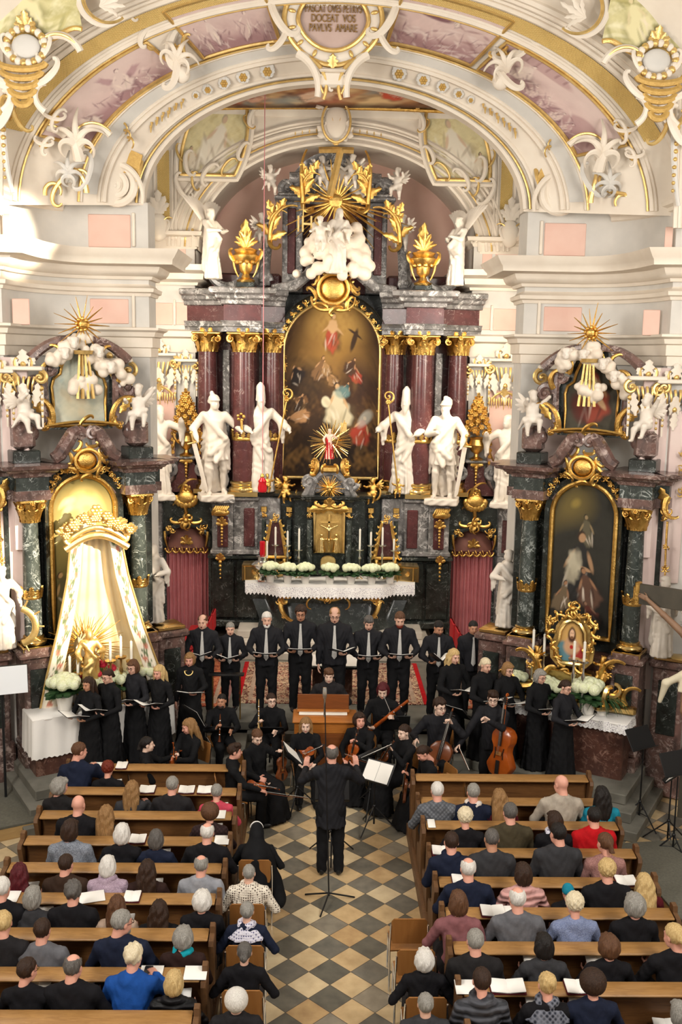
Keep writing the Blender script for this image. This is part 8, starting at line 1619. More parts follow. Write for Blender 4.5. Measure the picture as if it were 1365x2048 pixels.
fiddle('violin', 'bright violin on the lap of the male violinist at the aisle', 'violin_varnish', toworld(o, (.05, .2, .7)), toworld(o, (.0, .72, .56)), (0.1, -.6, 1)); bow(toworld(o, (.2, .45, .62)), toworld(o, (.22, 1.15, .5)), 'pale bow stretched over the aisle from the male violinist')
o = player(515, 1473, 14.7, 0, -2.5, 'woman in a low necked top looking down, viola on her knee', fem=1, hair='bun', hm='hair_brown', skin='skin_pale', tilt=-.4, turn=-.2, L=((-.26, .3, 1.0), (.4, .5, .7), (.6, .6, .3), .9), R=((.14, .36, .62), (-.6, .8, -.2), (0, 0, 1), .4), **B_)
fiddle('viola', 'dark viola held upright by the woman with the low neckline', 'viola_varnish', toworld(o, (-.24, .36, .55)), toworld(o, (-.27, .32, 1.2)), toworld(o, (-.2, 1.5, .8))-toworld(o, (-.2, .3, .8)), cat='viola')
o = player(612, 1449, 15.2, 0, pi+.1, 'violinist with long fair hair facing out in the centre', fem=1, hair='long', hm='hair_light', skin='skin_pale', tilt=-.15, turn=-.1, L=((-.12, .34, .7), (.6, .7, -.3), (0, -.3, -1), .5), R=((.12, .34, .7), (-.6, .7, -.3), (0, -.3, -1), .5), shoes=1, skirt=0, **B_)
fiddle('violin', 'small brown violin held across by the fair haired violinist', 'violin_varnish', toworld(o, (.16, .26, .78)), toworld(o, (-.3, .34, 1.02)), toworld(o, (0, 1.4, 1.4))-toworld(o, (0, .3, .9))); bow(toworld(o, (.05, .4, .68)), toworld(o, (-.3, .62, .5)), 'bow on the knees of the fair haired violinist')
o = player(720, 1440, 15.4, 0, pi-.35, 'curly dark haired violist looking up beside the organ', fem=1, hair='fullbob', hm='hair_dark', skin='skin_pink', turn=.6, tilt=.1, L=((-.05, .33, .98), (.5, .5, .5), (.2, .8, -.3), .9), R=LAPR, **B_)
fiddle('viola', 'reddish viola upright in the hands of the curly haired violist', 'violin_varnish', toworld(o, (.06, .36, .55)), toworld(o, (-.08, .34, 1.22)), toworld(o, (.1, 1.5, .8))-toworld(o, (0, .3, .8)), cat='viola')
o = player(808, 1464, 14.9, 0, pi-1.0, 'violinist with pulled back hair and bare neck facing the conductor', fem=1, hair='bun', hm='hair_dark', skin='skin_pale', turn=.1, tilt=-.1, L=((-.08, .3, 1.0), (.3, .4, .8), (.2, .8, 0), .9), R=((.12, .42, .7), (-.5, .8, -.1), (0, 0, -1), .8), **B_)
fiddle('violin', 'brown violin slanting down before the bare necked violinist', 'viola_varnish', toworld(o, (.16, .42, .64)), toworld(o, (-.1, .28, 1.16)), toworld(o, (.3, 1.6, 1.0))-toworld(o, (0, .3, .8))); bow(toworld(o, (.12, .45, .72)), toworld(o, (.3, .95, .95)), 'bow raised by the bare necked violinist')
o = player(846, 1506, 14.2, 0, pi-1.2, 'dark haired woman bent low over her viola at the pew end', fem=1, hair='pony', hm='hair_dark', skin='skin_pink', lean=.3, tilt=-.6, L=((-.05, .5, .92), (.2, .6, .6), (.3, .8, 0), .9), R=LAPR, **B_)
fiddle('viola', 'dark viola upright before the bent woman at the pew end', 'viola_varnish', toworld(o, (.0, .56, .45)), toworld(o, (-.06, .52, 1.12)), toworld(o, (.4, 1.5, .8))-toworld(o, (0, .5, .8)), cat='viola')
o = player(880, 1413, 15.3, .16, pi-.25, 'male cellist with tousled dark hair and glasses', hair='tousled', hm='hair_dark', skin='skin_pale', glasses=1, turn=.7, L=((-.2, .3, 1.08), (.3, .4, .8), (.2, .8, 0), .8), R=((.3, .3, .8), (.2, .8, -.5), (-.5, 0, -.6), .6), top='black_suit', bot='black_cloth')
fiddle('cello', 'dark cello between the knees of the male cellist', 'viola_varnish', toworld(o, (.04, .5, .14)), toworld(o, (-.22, .2, 1.28)), toworld(o, (.1, 1.6, .8))-toworld(o, (0, .3, .8)), 2.1, cat='cello')
o = person((at(988, 1395, 15.15)[0], 15.15, 0), pi-.55, 'young man with glasses standing behind his double bass', 1.8, hair='fringe', hm='hair_dark', skin='skin_pale', glasses=1, turn=.35, tilt=-.1, L=((-.1, .42, 1.42), (.6, .5, .5), (.2, .9, 0), .8), R=((.38, .38, .92), (.3, .8, -.4), (-.4, .2, -.6), .9), top='black_suit', bot='black_cloth')
bs = fiddle('double_bass', 'glossy orange brown double bass leaning on the young man', 'bass_varnish', at(1000, 1552, 14.75), at(1020, 1388, 14.95), (-.75, -.8, .05), 3.2, cat='double bass'); bow(toworld(o, (.38, .42, .92)), at(945, 1502, 14.55)*0+toworld(o, (.05, .75, .72)), 'bow across the strings of the double bass')
for (px, py, lab, k) in [(444, 1401, 'bearded oboist looking aside with his oboe upright', dict(hair='crop', hm='hair_black', beard='beard_dark', skin='skin_tan', turn=-.5, hd=pi+.3)), (543, 1400, 'woman oboist with glasses beside a pale upright oboe', dict(fem=1, hair='pony', hm='hair_dark', skin='skin_pale', glasses=1, turn=.3, hd=pi))]:
    hd = k.pop('hd'); o = player(px, py, 16.0, .16, hd, lab, L=((-.12, .36, .76), (.6, .5, .4), (0, .8, .2), .9), R=((.16, .34, .84) if px < 500 else (.2, .3, .9), (-.2, .4, .8), (-.6, .6, 0), .9), skirt=0, **B_, **k)
    e = MB(); c0 = toworld(o, (.12, .4, .62) if px < 500 else (.2, .36, .82)); c1 = toworld(o, (.1, .38, 1.12) if px < 500 else (.2, .34, 1.36)); d = c1-c0; e.tube([c0+d*t for t in (0, .04, .12, .5, .95, 1)], [.028, .022, .013, .011, .008, .003], 10); 
    w_ = e.build('oboe', 'viola_varnish' if px < 500 else 'podium_wood'); tag(w_, 'dark oboe held upright by the bearded man' if px < 500 else 'pale boxwood oboe held upright by the woman with glasses', 'oboe'); e = MB(); [e.ball(c0+d*t, .017, 0, 8, 5) for t in (.25, .45, .6, .75)]; e.build('ring_keys', 'silver', w_)
o = player(766, 1380, 16.1, .16, pi-.15, 'wine red haired bassoonist looking down', fem=1, hair='bob', hm='hair_wine', skin='skin_pale', tilt=-.35, L=((-.2, .3, .9), (.3, .7, .3), (.6, .3, 0), .9), R=((.16, .3, .72), (-.4, .8, 0), (-.3, .3, .6), .9), skirt=0, **B_)
c0, c1 = toworld(o, (.3, .32, .55)), toworld(o, (-.42, .34, 1.2)); m = MB(); m.tube([c0, c0+(c1-c0)*.5, c1], [.032, .03, .024], 10); m.tube([c0+np.array([0, -.03, .02]), c0+(c1-c0)*.6+np.array([0, -.03, .02])], .022, 8); w_ = m.build('bassoon', 'bass_varnish'); tag(w_, 'red brown bassoon slanting across the wine haired woman', 'bassoon'); m = MB(); q = c0+(c1-c0)*.55; m.tube([q, q+np.array([.05, -.03, .12]), toworld(o, (-.03, .2, 1.2))], .006, 6); [m.ball(c0+(c1-c0)*t+np.array([0, -.03, 0]), .014, 0, 7, 5) for t in (.15, .3, .45, .7, .85)]; m.build('bocal', 'silver', w_)
o = person((at(658, 1355, 16.35)[0], 16.35, .42), pi, 'young organist behind the chamber organ', 1.74, sit=1, hair='fringe', hm='hair_brown', skin='skin_pale', tilt=-.15, top='c_dark', bot='black_cloth')
# ---- chamber organ
og = empty('chamber_organ', (at(650, 1450, 15.85)[0], 15.85, .16), 0, 'wooden chamber organ with open lid in the middle of the players', 'organ'); m = MB(); m.rbox((0, 0, .46), (1.0, .55, .92), .02); m.build('case', 'organ_wood', og); m = MB(); m.rbox((0, -.28, .42), (.86, .02, .66), .008); m.build('front_panel', 'organ_lid_wood', og); m = MB(); m.rbox((0, 0, .935), (1.06, .6, .035), .01); m.build('cornice', 'organ_wood', og)
m = MB(); m.rbox((-.03, .18, 1.1), (.86, .03, .3), .006, rotx(-.12)); m.build('lid', 'organ_lid_wood', og); m = MB(); m.rbox((-.03, .05, .965), (.8, .12, .02), .004); m.build('keyboard', 'paper_shade', og); m = MB(); m.rbox((-.03, .12, .99), (.88, .03, .05), .006); m.build('key_slip', 'organ_wood', og)
# ---- conductor, microphone, stands
CO = person((at(664, 1512, 12.75)[0], 12.75, 0), .0, 'balding conductor in black seen from behind with raised hands', 1.84, hair='bald', hm='hair_darkgrey', skin='skin_pink', L=((-.33, .38, 1.28), (.1, .3, 1), (.2, .9, 0), .4), R=((.33, .38, 1.3), (-.1, .3, 1), (-.2, .9, 0), .4), top='black_suit', bot='black_cloth', shoes=1, coat=1, vox=.013, turn=.1)
ms = empty('microphone_stand', gz(658, 1806, 0), 0, 'tall black microphone stand in front of the conductor in the aisle', 'microphone stand'); m = MB(); b = np.array(ms.location); top_ = at(650, 1388, b[1]+.15)-b; m.tube([(0, 0, .1), top_*.45, top_*.97], [.01, .009, .007], 8); m.build('pole', 'black_metal', ms)
for a in (.35, 2.6, 4.4): m = MB(); m.tube([(0, 0, .14), (.36*cos(a), .36*sin(a), .012)], .011, 6); m.build('leg', 'black_metal', ms)
m = MB(); m.lathe([(.02, -.06), (.028, -.03), (.028, .06), (.022, .085), (.008, .09)], top_, 14); m.build('microphone', 'silver', ms); m = MB(); m.lathe([(.012, -.3), (.014, -.06), (.02, -.05)], top_, 10); m.build('clip', 'chrome', ms)
for (px, py, hd, lab, h, pg, tl) in [(595, 1620, 1.8, 'music stand beside the fair haired violinist', .85, True, .8), (748, 1660, -.6, 'music stand with bright pages in front of the conductor', .78, True, .7), (740, 1625, -2.3, 'music stand turned to the bare necked violinist', .95, True, 1.0), (663, 1712, 0, 'low music stand hidden by the legs of the conductor', .85, False, .9), (395, 1560, 2.2, 'music stand between the canopy side violinists', .85, True, .5), (780, 1510, pi, 'music stand in front of the bassoonist', .72, False, .5), (900, 1520, 2.4, 'music stand beside the cellist and the double bass', .95, True, .8), (455, 1500, pi, 'music stand before the bearded oboist', .62, False, .9), (545, 1510, pi, 'music stand before the woman oboist', .62, False, .9),
        (1278, 1650, .5, 'music stand on the tiles beside the turquoise jacket', 1.25, False, .6), (1335, 1690, -2.2, 'music stand with white pages by the shaded side podium', 1.05, True, .8), (1345, 1720, .4, 'second music stand on the shaded side podium', 1.3, False, .5)]:
    p = gz(px, py, 0); z = .16 if p[1] > 15.5 else 0; music_stand((p[0], min(p[1], 15.9), z), hd, lab, h, pg, tl)
chair(gz(905, 1590, 0)*np.array([1, 0, 0])+np.array([0.05, 14.15, 0]), -.9, 'empty plywood chair between the cellist and the front pew', 'orchestra chairs')
# ================================================================== pews and the congregation
LY = [14.16, 13.34, 12.6, 11.89, 11.22, 10.54, 9.84, 9.15, 8.49]
RY = [13.88, 13.09, 12.38, 11.64, 10.94, 10.28, 9.62, 8.94, 8.28]
PW = empty('church_pew', (0, 0, 0)); L_ = 2.6
m = MB(); m.rbox((0, 0, .62), (L_-.06, .035, .56), .006); m.rbox((0, .0, .86), (L_-.06, .05, .06), .01); m.build('back_panel', 'pew_wood', PW)
m = MB(); m.rbox((0, -.07, .935), (L_-.08, .2, .028), .009, rotx(.1)); m.build('book_ledge', 'pew_ledge', PW)
m = MB(); m.rbox((0, .22, .44), (L_-.08, .38, .035), .008); m.build('seat', 'pew_ledge', PW)
m = MB(); m.rbox((0, -.1, .14), (L_-.1, .16, .03), .008); m.rbox((0, -.04, .2), (L_-.1, .02, .3), .004); m.build('kneeler', 'pew_wood', PW)
for s_ in (-1, 1):
    pr = [(-.2, 0), (.42, 0), (.42, .08), (.36, .14), (.4, .42), (.34, .5), (.14, .56), (.07, .66), (.05, .86), (.06, 1.0), (.02, 1.03), (-.05, 1.02), (-.06, .95), (-.18, .93), (-.2, .88), (-.1, .6), (-.14, .3)]
    m = MB(); m.prism(pr, .055, R=rotz(pi/2), t=(s_*L_/2+.028, 0, 0), bev=.008); m.build('end_panel', 'pew_end_wood', PW)
ORD = ['front', 'second', 'third', 'fourth', 'fifth', 'sixth', 'seventh', 'eighth', 'ninth']
first = True
for ys, xc, side in ((LY, -2.6, 'canopy side of the aisle'), (RY, 2.49, 'double bass side of the aisle')):
    for i, y in enumerate(ys):
        o = PW if first else copy_tree(PW); first = False; o.location = (xc, y, 0); tag(o, '%s wooden pew from the altar on the %s' % (ORD[i] if i else 'front empty', side), 'pew', 'pews')
m = MB(); m.rbox((1.17, 11.2, .1), (.1, 6.4, .2), .01); m.rbox((-1.28, 11.4, .1), (.06, 6.4, .2), .01); o = m.build('pew_plinth_rail', 'pew_end_wood'); tag(o, kind='structure'); o.name = 'trim_pew_plinth'
AUD_L = [None, ((-.15, .3, .78), (.5, .8, .1), (0, 0, 1), .5), None]
AUD_R = [None, ((.15, .3, .78), (-.5, .8, .1), (0, 0, 1), .5), ((.2, .25, .99), (-.5, .8, 0), (0, 0, -1), .3)]
LAP = [((-.1, .26, .66), (.7, .6, -.1), (0, 0, -1), .4), ((.1, .26, .66), (-.7, .6, -.1), (0, 0, -1), .4)]
def aud(side, row, px, py, fem, hair, hm, top, label, turn=0, pose=0, **k):
    y = (LY if side == 'L' else RY)[row-1]+.2; p = at(px, py, y); h = min(max(p[2]/1.235*1.745, 1.6), 1.86); sit = k.pop('sc', 0)
    lean = [.04, .06, .22][pose]; s_ = h/1.745; hd = k.pop('hd', 0); k.setdefault('skin', 'skin_pink'); Y = y+(.1 if pose == 2 else 0)
    return person((p[0], Y-.02, p[2]-1.225*s_), hd, label, h, fem=fem, sit=1, lean=lean, L=AUD_L[pose] or LAP[0], R=AUD_R[pose] or LAP[1], skirt=0, top=top, bot='c_dark', hair=hair, hm=hm, turn=turn, tilt=k.pop('tilt', -.15), vox=.019, group='congregation', **k)
T = [('L', 2, 150, 1517, 0, 'short', 'hair_brown', 'c_navy', 'man in dark suit resting an arm on the front pew', -.9, 2), ('L', 2, 215, 1540, 1, 'curly', 'hair_red', 'c_black', 'woman with red curly hair reading at the front pew', 0, 1),
 ('L', 3, 120, 1574, 1, 'fullbob', 'hair_grey', 'c_leather', 'person with long grey hair in leather, looking aside', -.8, 0), ('L', 3, 258, 1592, 1, 'verylong', 'hair_light', 'c_darkgrey', 'woman with long fair brown hair, hand on her book', 0, 2), ('L', 3, 344, 1573, 0, 'short', 'hair_grey', 'c_dark', 'grey haired man in dark jacket two places from the aisle', 0, 1, dict(w=1.1)), ('L', 3, 433, 1587, 1, 'short', 'hair_grey', 'c_coral', 'grey haired person in a coral pink sweater by the aisle', 0, 1, dict(w=1.12)),
 ('L', 4, 156, 1612, 0, 'none', 'hair_grey', 'c_black', 'bald man in black jacket beside the long haired woman', -.1, 0, dict(skin='skin_pink', w=1.1)), ('L', 4, 212, 1629, 1, 'verylong', 'hair_light', 'c_black', 'woman with long light brown hair beside the bald man', 0, 0), ('L', 4, 420, 1628, 1, 'afro', 'hair_brown', 'c_brownquilt', 'person with round brown hair in a quilted dark jacket', 0, 1),
 ('L', 5, 140, 1661, 1, 'bob', 'hair_dark', 'c_greymelange', 'broad person in a grey melange sweater, dark hair', -.3, 0, dict(w=1.2)), ('L', 5, 243, 1669, 1, 'bob', 'hair_white', 'c_black', 'white bobbed woman in black cardigan next to the open book', 0, 1), ('L', 5, 311, 1680, 1, 'bob', 'hair_darkgrey', 'c_navy', 'woman with brown grey bob in navy', .1, 1), ('L', 5, 414, 1669, 0, 'bald', 'hair_white', 'c_black', 'balding white haired man in black sweater by the aisle', 0, 1, dict(w=1.1)),
 ('L', 6, 37, 1748, 1, 'verylong', 'hair_dark', 'c_black', 'woman with long dark red hair at the outer end', .1, 1, dict(hmx='hair_wine')), ('L', 6, 131, 1731, 0, 'short', 'hair_dark', 'c_brown', 'man with dark hair in a brown coat', -.2, 0, dict(w=1.12)), ('L', 6, 215, 1733, 1, 'bob', 'hair_white', 'c_lilac', 'white bobbed woman with a lilac shawl', 0, 0, dict(scarf='c_lilac+', w=1.05)), ('L', 6, 294, 1741, 1, 'verylong', 'hair_dark', 'c_choc', 'woman with long dark hair in a chocolate sweater', 0, 1, dict(w=1.1)), ('L', 6, 402, 1733, 0, 'bald', 'hair_grey', 'c_lightgrey', 'balding grey man in a light grey blazer by the aisle', 0, 0, dict(coat=1, w=1.08)),
 ('L', 7, 2, 1780, 0, 'short', 'hair_white', 'c_black', 'white haired man cut off at the picture edge, dark coat', 0, 0), ('L', 7, 63, 1797, 1, 'bob', 'hair_grey', 'c_darkgrey', 'woman with grey bob and a tiny brooch', 0, 1), ('L', 7, 145, 1788, 0, 'tousled', 'hair_darkgrey', 'c_black', 'man with wavy grey hair in a black suit', .1, 0, dict(coat=1, w=1.1)), ('L', 7, 233, 1814, 1, 'long', 'hair_brown', 'c_sand', 'woman with long brown hair in a beige top', 0, 1), ('L', 7, 318, 1822, 1, 'verylong', 'hair_dark', 'c_black', 'woman with very long wavy dark hair in black', 0, 0), ('L', 7, 404, 1803, 1, 'fullbob', 'hair_white', 'c_black', 'person with snow white hair in a black jacket by the aisle', 0, 0, dict(w=1.08)),
 ('L', 8, 4, 1850, 0, 'short', 'hair_blond', 'c_dark', 'blond man at the picture edge in a dark shirt', .2, 0), ('L', 8, 83, 1864, 0, 'short', 'hair_dark', 'c_grey', 'dark haired man in a plain grey sweater', 0, 0, dict(w=1.1)), ('L', 8, 242, 1850, 0, 'short', 'hair_grey', 'c_navy', 'bearded man in navy sweater reading an open book', -.8, 1, dict(beard='hair_grey', glasses=1, w=1.1)), ('L', 8, 366, 1877, 1, 'fullbob', 'hair_grey', 'c_choc', 'grey haired woman with a turquoise scarf', 0, 0, dict(scarf='c_turqscarf', w=1.05)),
 ('L', 9, 52, 1946, 1, 'short', 'hair_dark', 'c_black', 'short haired dark woman with glasses in black', -.5, 1, dict(glasses=1)), ('L', 9, 144, 1940, 0, 'bald', 'hair_darkgrey', 'c_black', 'balding dark haired man in a suit with pale collar', -.2, 1, dict(coat=1, w=1.08)), ('L', 9, 257, 1946, 0, 'tousled', 'hair_pale', 'c_blue', 'person in bright blue sweater holding a phone', -.1, 2, dict(w=1.1)), ('L', 9, 347, 1968, 1, 'bob', 'hair_blond', 'c_blackpuff', 'woman with blond bob in a black puffer jacket', 0, 1),
 ('R', 3, 876, 1585, 0, 'short', 'hair_white', 'c_quilt', 'white haired person in a grey quilted jacket by the aisle', 0, 1), ('R', 3, 948, 1587, 0, 'short', 'hair_grey', 'c_navy', 'grey haired man in navy with a white collar', 0, 0, dict(scarf='c_white')), ('R', 3, 1000, 1597, 1, 'verylong', 'hair_light', 'c_wine', 'woman with long streaked hair in dark red', .1, 1), ('R', 3, 1125, 1572, 0, 'none', 'hair_grey', 'c_beige', 'bald man in a pale jacket holding a small book', .4, 1, dict(w=1.12, glasses=1)), ('R', 3, 1205, 1592, 1, 'long', 'hair_black', 'c_turq', 'person with long black hair in a turquoise jacket', .1, 0, dict(w=1.1)),
 ('R', 4, 932, 1638, 1, 'curly', 'hair_pale', 'c_black', 'woman with curly white hair in a black top', 0, 1), ('R', 4, 1022, 1628, 0, 'short', 'hair_darkgrey', 'c_olive', 'man in an olive brown jacket', 0, 0, dict(w=1.12)), ('R', 4, 1110, 1643, 1, 'bob', 'hair_dark', 'c_black', 'dark haired woman with a flowered scarf', .4, 0, dict(scarf='c_scarf')), ('R', 4, 1190, 1636, 0, 'short', 'hair_black', 'c_red', 'black haired person in a bright red jacket', 0, 0, dict(w=1.15)),
 ('R', 5, 904, 1687, 0, 'short', 'hair_dark', 'c_navy', 'dark haired boy in a navy hooded jacket beside the open book', 0, 0, dict(scarf='c_navy')), ('R', 5, 985, 1681, 0, 'crop', 'hair_darkgrey', 'c_darkgrey', 'man with cropped hair in a dark grey jacket', 0, 0, dict(w=1.08, skin='skin_tan')), ('R', 5, 1118, 1670, 0, 'short', 'hair_black', 'c_darkgrey', 'black haired man in a charcoal jacket looking aside', .3, 0, dict(w=1.12)), ('R', 5, 1212, 1689, 1, 'pony', 'hair_brown', 'c_rose', 'woman with brown ponytail in a rose sweater', .3, 0),
 ('R', 6, 938, 1742, 0, 'bald', 'hair_white', 'c_navy', 'balding white haired man in a navy suit', 0, 1, dict(coat=1, w=1.05)), ('R', 6, 1048, 1750, 1, 'bob', 'hair_dark', 'c_pinkpuff', 'dark haired woman in a pink puffer jacket', .1, 1, dict(w=1.08)), ('R', 6, 1217, 1745, 0, 'curly', 'hair_blond', 'c_black', 'blond curly haired person in a black sweater', 0, 1, dict(w=1.15)), ('R', 6, 1290, 1768, 1, 'verylong', 'hair_blond', 'c_wine', 'girl with long fair streaked hair in dark red at the pew end', 0, 0), ('R', 6, 1137, 1788, 0, 'cap', 'c_turq', 'c_black', 'small child wearing a turquoise cap', 0, 0, dict(kid=1)),
 ('R', 7, 918, 1808, 1, 'bob', 'hair_brown', 'c_dusty', 'woman with short brown hair in a dusty pink jacket', 0, 1, dict(coat=1)), ('R', 7, 1037, 1803, 0, 'bald', 'hair_white', 'c_grey', 'white haired balding man in a grey blazer', 0, 1, dict(coat=1, w=1.1)), ('R', 7, 1152, 1813, 1, 'curly', 'hair_pale', 'c_lightblue', 'pale haired person in a light blue sweater holding a book', 0, 1, dict(w=1.12)), ('R', 7, 1271, 1812, 1, 'fullbob', 'hair_grey', 'c_black', 'grey haired woman in black with a pale collar', 0, 0, dict(w=1.1)),
 ('R', 8, 952, 1886, 0, 'short', 'hair_grey', 'c_leather', 'grey haired man in a black leather jacket', 0, 0, dict(w=1.15)), ('R', 8, 1090, 1894, 1, 'bob', 'hair_black', 'c_darkgrey', 'black haired woman in a charcoal jacket, book before her', 0, 1), ('R', 8, 1220, 1896, 1, 'fullbob', 'hair_brown', 'c_black', 'brown haired person in a black jumper', 0, 1), ('R', 8, 1352, 1878, 1, 'bun', 'hair_blond', 'c_black', 'blond person in a dark coat reading at the picture edge', .5, 1),
 ('R', 9, 965, 1966, 1, 'short', 'hair_dark', 'c_greypuff', 'dark haired person in a grey hooded puffer', 0, 0, dict(scarf='c_greypuff', w=1.1)), ('R', 9, 1097, 1976, 1, 'updo', 'hair_blond', 'c_black', 'woman with messy blond hair and a plaid hood', 0, 1, dict(scarf='c_plaid+')), ('R', 9, 1187, 1972, 1, 'afro', 'hair_dark', 'c_navy', 'person with dark bushy hair in a navy jacket', .1, 1, dict(w=1.1)), ('R', 9, 1362, 2030, 1, 'bob', 'hair_grey', 'c_white', 'person in a pale cream sweater at the picture edge', .2, 1)]
for r in T:
    k = dict(r[11]) if len(r) > 11 else {}; hm = k.pop('hmx', r[6]); kid = k.pop('kid', 0)
    o = aud(r[0], r[1], r[2], r[3], r[4], r[5], hm, r[7], r[8], r[9]*1.0, r[10], **k)
    if kid: o.scale = (.72,)*3; q = at(r[2], r[3], o.location[1]); o.location[2] = q[2]-1.225*.72
    if r[10] == 1 and r[5] != 'cap':
        e = empty('hymn_book', toworld(o, (0, .37, .83)), o.rotation_euler[2], 'book held by the '+r[8], 'book', 'open books held by the congregation', sc=.9)
        for q in (-1, 1): A = rotx(.4) @ roty(-q*.16); m = MB(); m.rbox(A @ np.array([q*.07, 0, 0]), (.14, .2, .022), .005, A); m.build('page_block', 'paper', e)
def ledge_paper(side, row, px, py, label, w=.15, kind='book', rz=0):
    y = (LY if side == 'L' else RY)[row-1]; p = gz(px, py, .955); e = empty('hymn_book' if kind == 'book' else 'leaflet', (p[0], y-.075, .958), rz, label, 'book' if kind == 'book' else 'leaflet', 'books and leaflets on the pew ledges')
    if kind == 'book':
        for q in (-1, 1): A = rotx(.1) @ roty(-q*.1); m = MB(); m.rbox(A @ np.array([q*w/2, 0, .012]), (w, .19, .02), .006, A); m.build('page_block', 'paper', e)
        m = MB(); m.rbox((0, 0, .0), (2*w+.01, .2, .004), .001, rotx(.1)); m.build('cover', 'c_wine', e)
    else: A = rotx(.1); m = MB(); m.rbox((0, 0, .004), (w*1.4, .2, .004), .001, A); m.build('sheet', 'paper', e)
for a in [('L', 1, 190, 1540, 'leaflets on the front pew by the man in the dark suit', .16, 'leaf'), ('L', 1, 246, 1528, 'open book on the front pew past the red haired woman', .08), ('L', 2, 291, 1590, 'open book under the hand of the long haired woman', .11), ('L', 2, 371, 1590, 'open book beside the grey haired man in the dark jacket', .11), ('L', 2, 408, 1588, 'open book before the coral sweater', .1), ('L', 4, 273, 1688, 'open book beside the white bob', .1), ('L', 4, 442, 1690, 'leaflet before the balding man in black sweater', .13, 'leaf'), ('L', 3, 440, 1638, 'white leaflet beside the round haired person', .09, 'leaf'), ('L', 6, 16, 1806, 'leaflet beside the white haired man at the edge', .12, 'leaf'), ('L', 6, 180, 1804, 'folded leaflets beside the man with wavy grey hair', .2, 'leaf', .3), ('L', 6, 262, 1803, 'open book beside the woman in beige', .09), ('L', 8, 300, 1957, 'leaflet under the phone of the blue sweater', .16, 'leaf'), ('L', 8, 388, 1964, 'white leaflet beside the blond bob', .16, 'leaf'),
          ('R', 4, 884, 1697, 'open book beside the boy in the navy jacket', .13), ('R', 5, 924, 1758, 'open book before the balding man in the navy suit', .12), ('R', 6, 985, 1822, 'open book beside the dusty pink jacket', .13), ('R', 6, 1010, 1822, 'leaflet before the grey blazer', .13, 'leaf'), ('R', 5, 1250, 1760, 'open book beside the blond curly haired person', .12), ('R', 8, 930, 1970, 'printed leaflet beside the grey puffer', .14, 'leaf'), ('R', 8, 1015, 1975, 'large open book on the ledge beside the grey puffer', .17), ('R', 8, 1155, 1974, 'open book on the ledge beside the bushy hair', .12), ('R', 3, 865, 1655, 'small leaflet on the ledge beside the curly white hair', .07, 'leaf')]: ledge_paper(*a)
m = MB(); p = gz(300, 1950, .98); m.rbox((p[0]-.03, 9.09, .975), (.08, .15, .01), .004); tag(m.build('phone', 'black_plastic'), 'black phone on the pew ledge beside the blue sweater', 'phone')
# chairs along the aisle
def onchair(px, py, Y, label, chl, **k): k.setdefault('skirt', 0); k.setdefault('vox', .019); k.setdefault('w', 1.08); return player(px, py, Y, 0, k.pop('hd', 0), label, True, chl, group='congregation', **k)
onchair(498, 1782, 10.75, 'person with cropped grey hair in a dotted cream puffer', 'aisle chair of the dotted puffer', hair='crop', hm='hair_grey', top='c_dots', bot='c_jeans', w=1.15, scarf='c_dots')
onchair(494, 1865, 9.95, 'person with a patterned white scarf on an aisle chair', 'aisle chair of the patterned scarf', hair='short', hm='hair_grey', top='c_navy', bot='c_dark', scarf='c_scarf+', fem=1)
onchair(489, 1962, 9.2, 'woman with grey bun in black on an aisle chair, reading', 'aisle chair of the woman with the grey bun', hair='bun', hm='hair_darkgrey', top='c_black', bot='c_dark', fem=1)
onchair(473, 2050, 8.45, 'person with fluffy white hair at the lower edge', 'chair of the fluffy white haired person', hair='afro', hm='hair_white', top='c_dark', bot='c_dark')
onchair(848, 1965, 9.1, 'white haired person in black beside the empty chairs', 'chair of the white haired person in black', hair='fullbob', hm='hair_white', top='c_black', bot='c_dark', fem=1)
onchair(851, 2038, 8.4, 'grey haired person at the lower edge before a white leaflet', 'chair of the grey haired person at the lower edge', hair='short', hm='hair_grey', top='c_darkgrey', bot='c_dark')
p = gz(819, 1862, .72); chair((p[0], p[1]+.24, 0), 0, 'front empty plywood chair beside the pews', 'aisle chairs'); p = gz(832, 1925, .72); chair((p[0], p[1]+.24, 0), 0, 'second empty plywood chair beside the pews', 'aisle chairs')
o = onchair(513, 1690, 11.75, 'nun in a long black habit and veil on an aisle chair', 'aisle chair of the nun', hair='none', top='black_cloth', bot='black_cloth', fem=1, skirt=1, w=1.2)
hc = H_SIT; V, Q = sdf([ell(hc+np.array([0, -.015, .03]), (.1, .12, .115), k=.02), cap(hc+np.array([0, -.07, -.02]), (0, -.12, .95), .1, .19, .05), cap((0, -.12, .95), (0, -.16, .55), .18, .22, .06), cap((.12, -.05, 1.0), (.3, -.1, .3), .1, .14, .06), ell(hc+np.array([0, .1, -.03]), (.075, .07, .12), sub=True, k=.02)], .018, lambda X, Y_, Z: .01*np.sin(24*X+3*np.sin(4*Z))); m = MB(); m.add(V, Q); m.build('veil', 'black_cloth', o, angle=0); m = MB(); m.tube([hc+np.array([.092*cos(a), .045, .03+.113*sin(a)]) for a in np.linspace(.2, pi-.2, 10)], .009, 6); m.build('white_band', 'white_cloth', o)
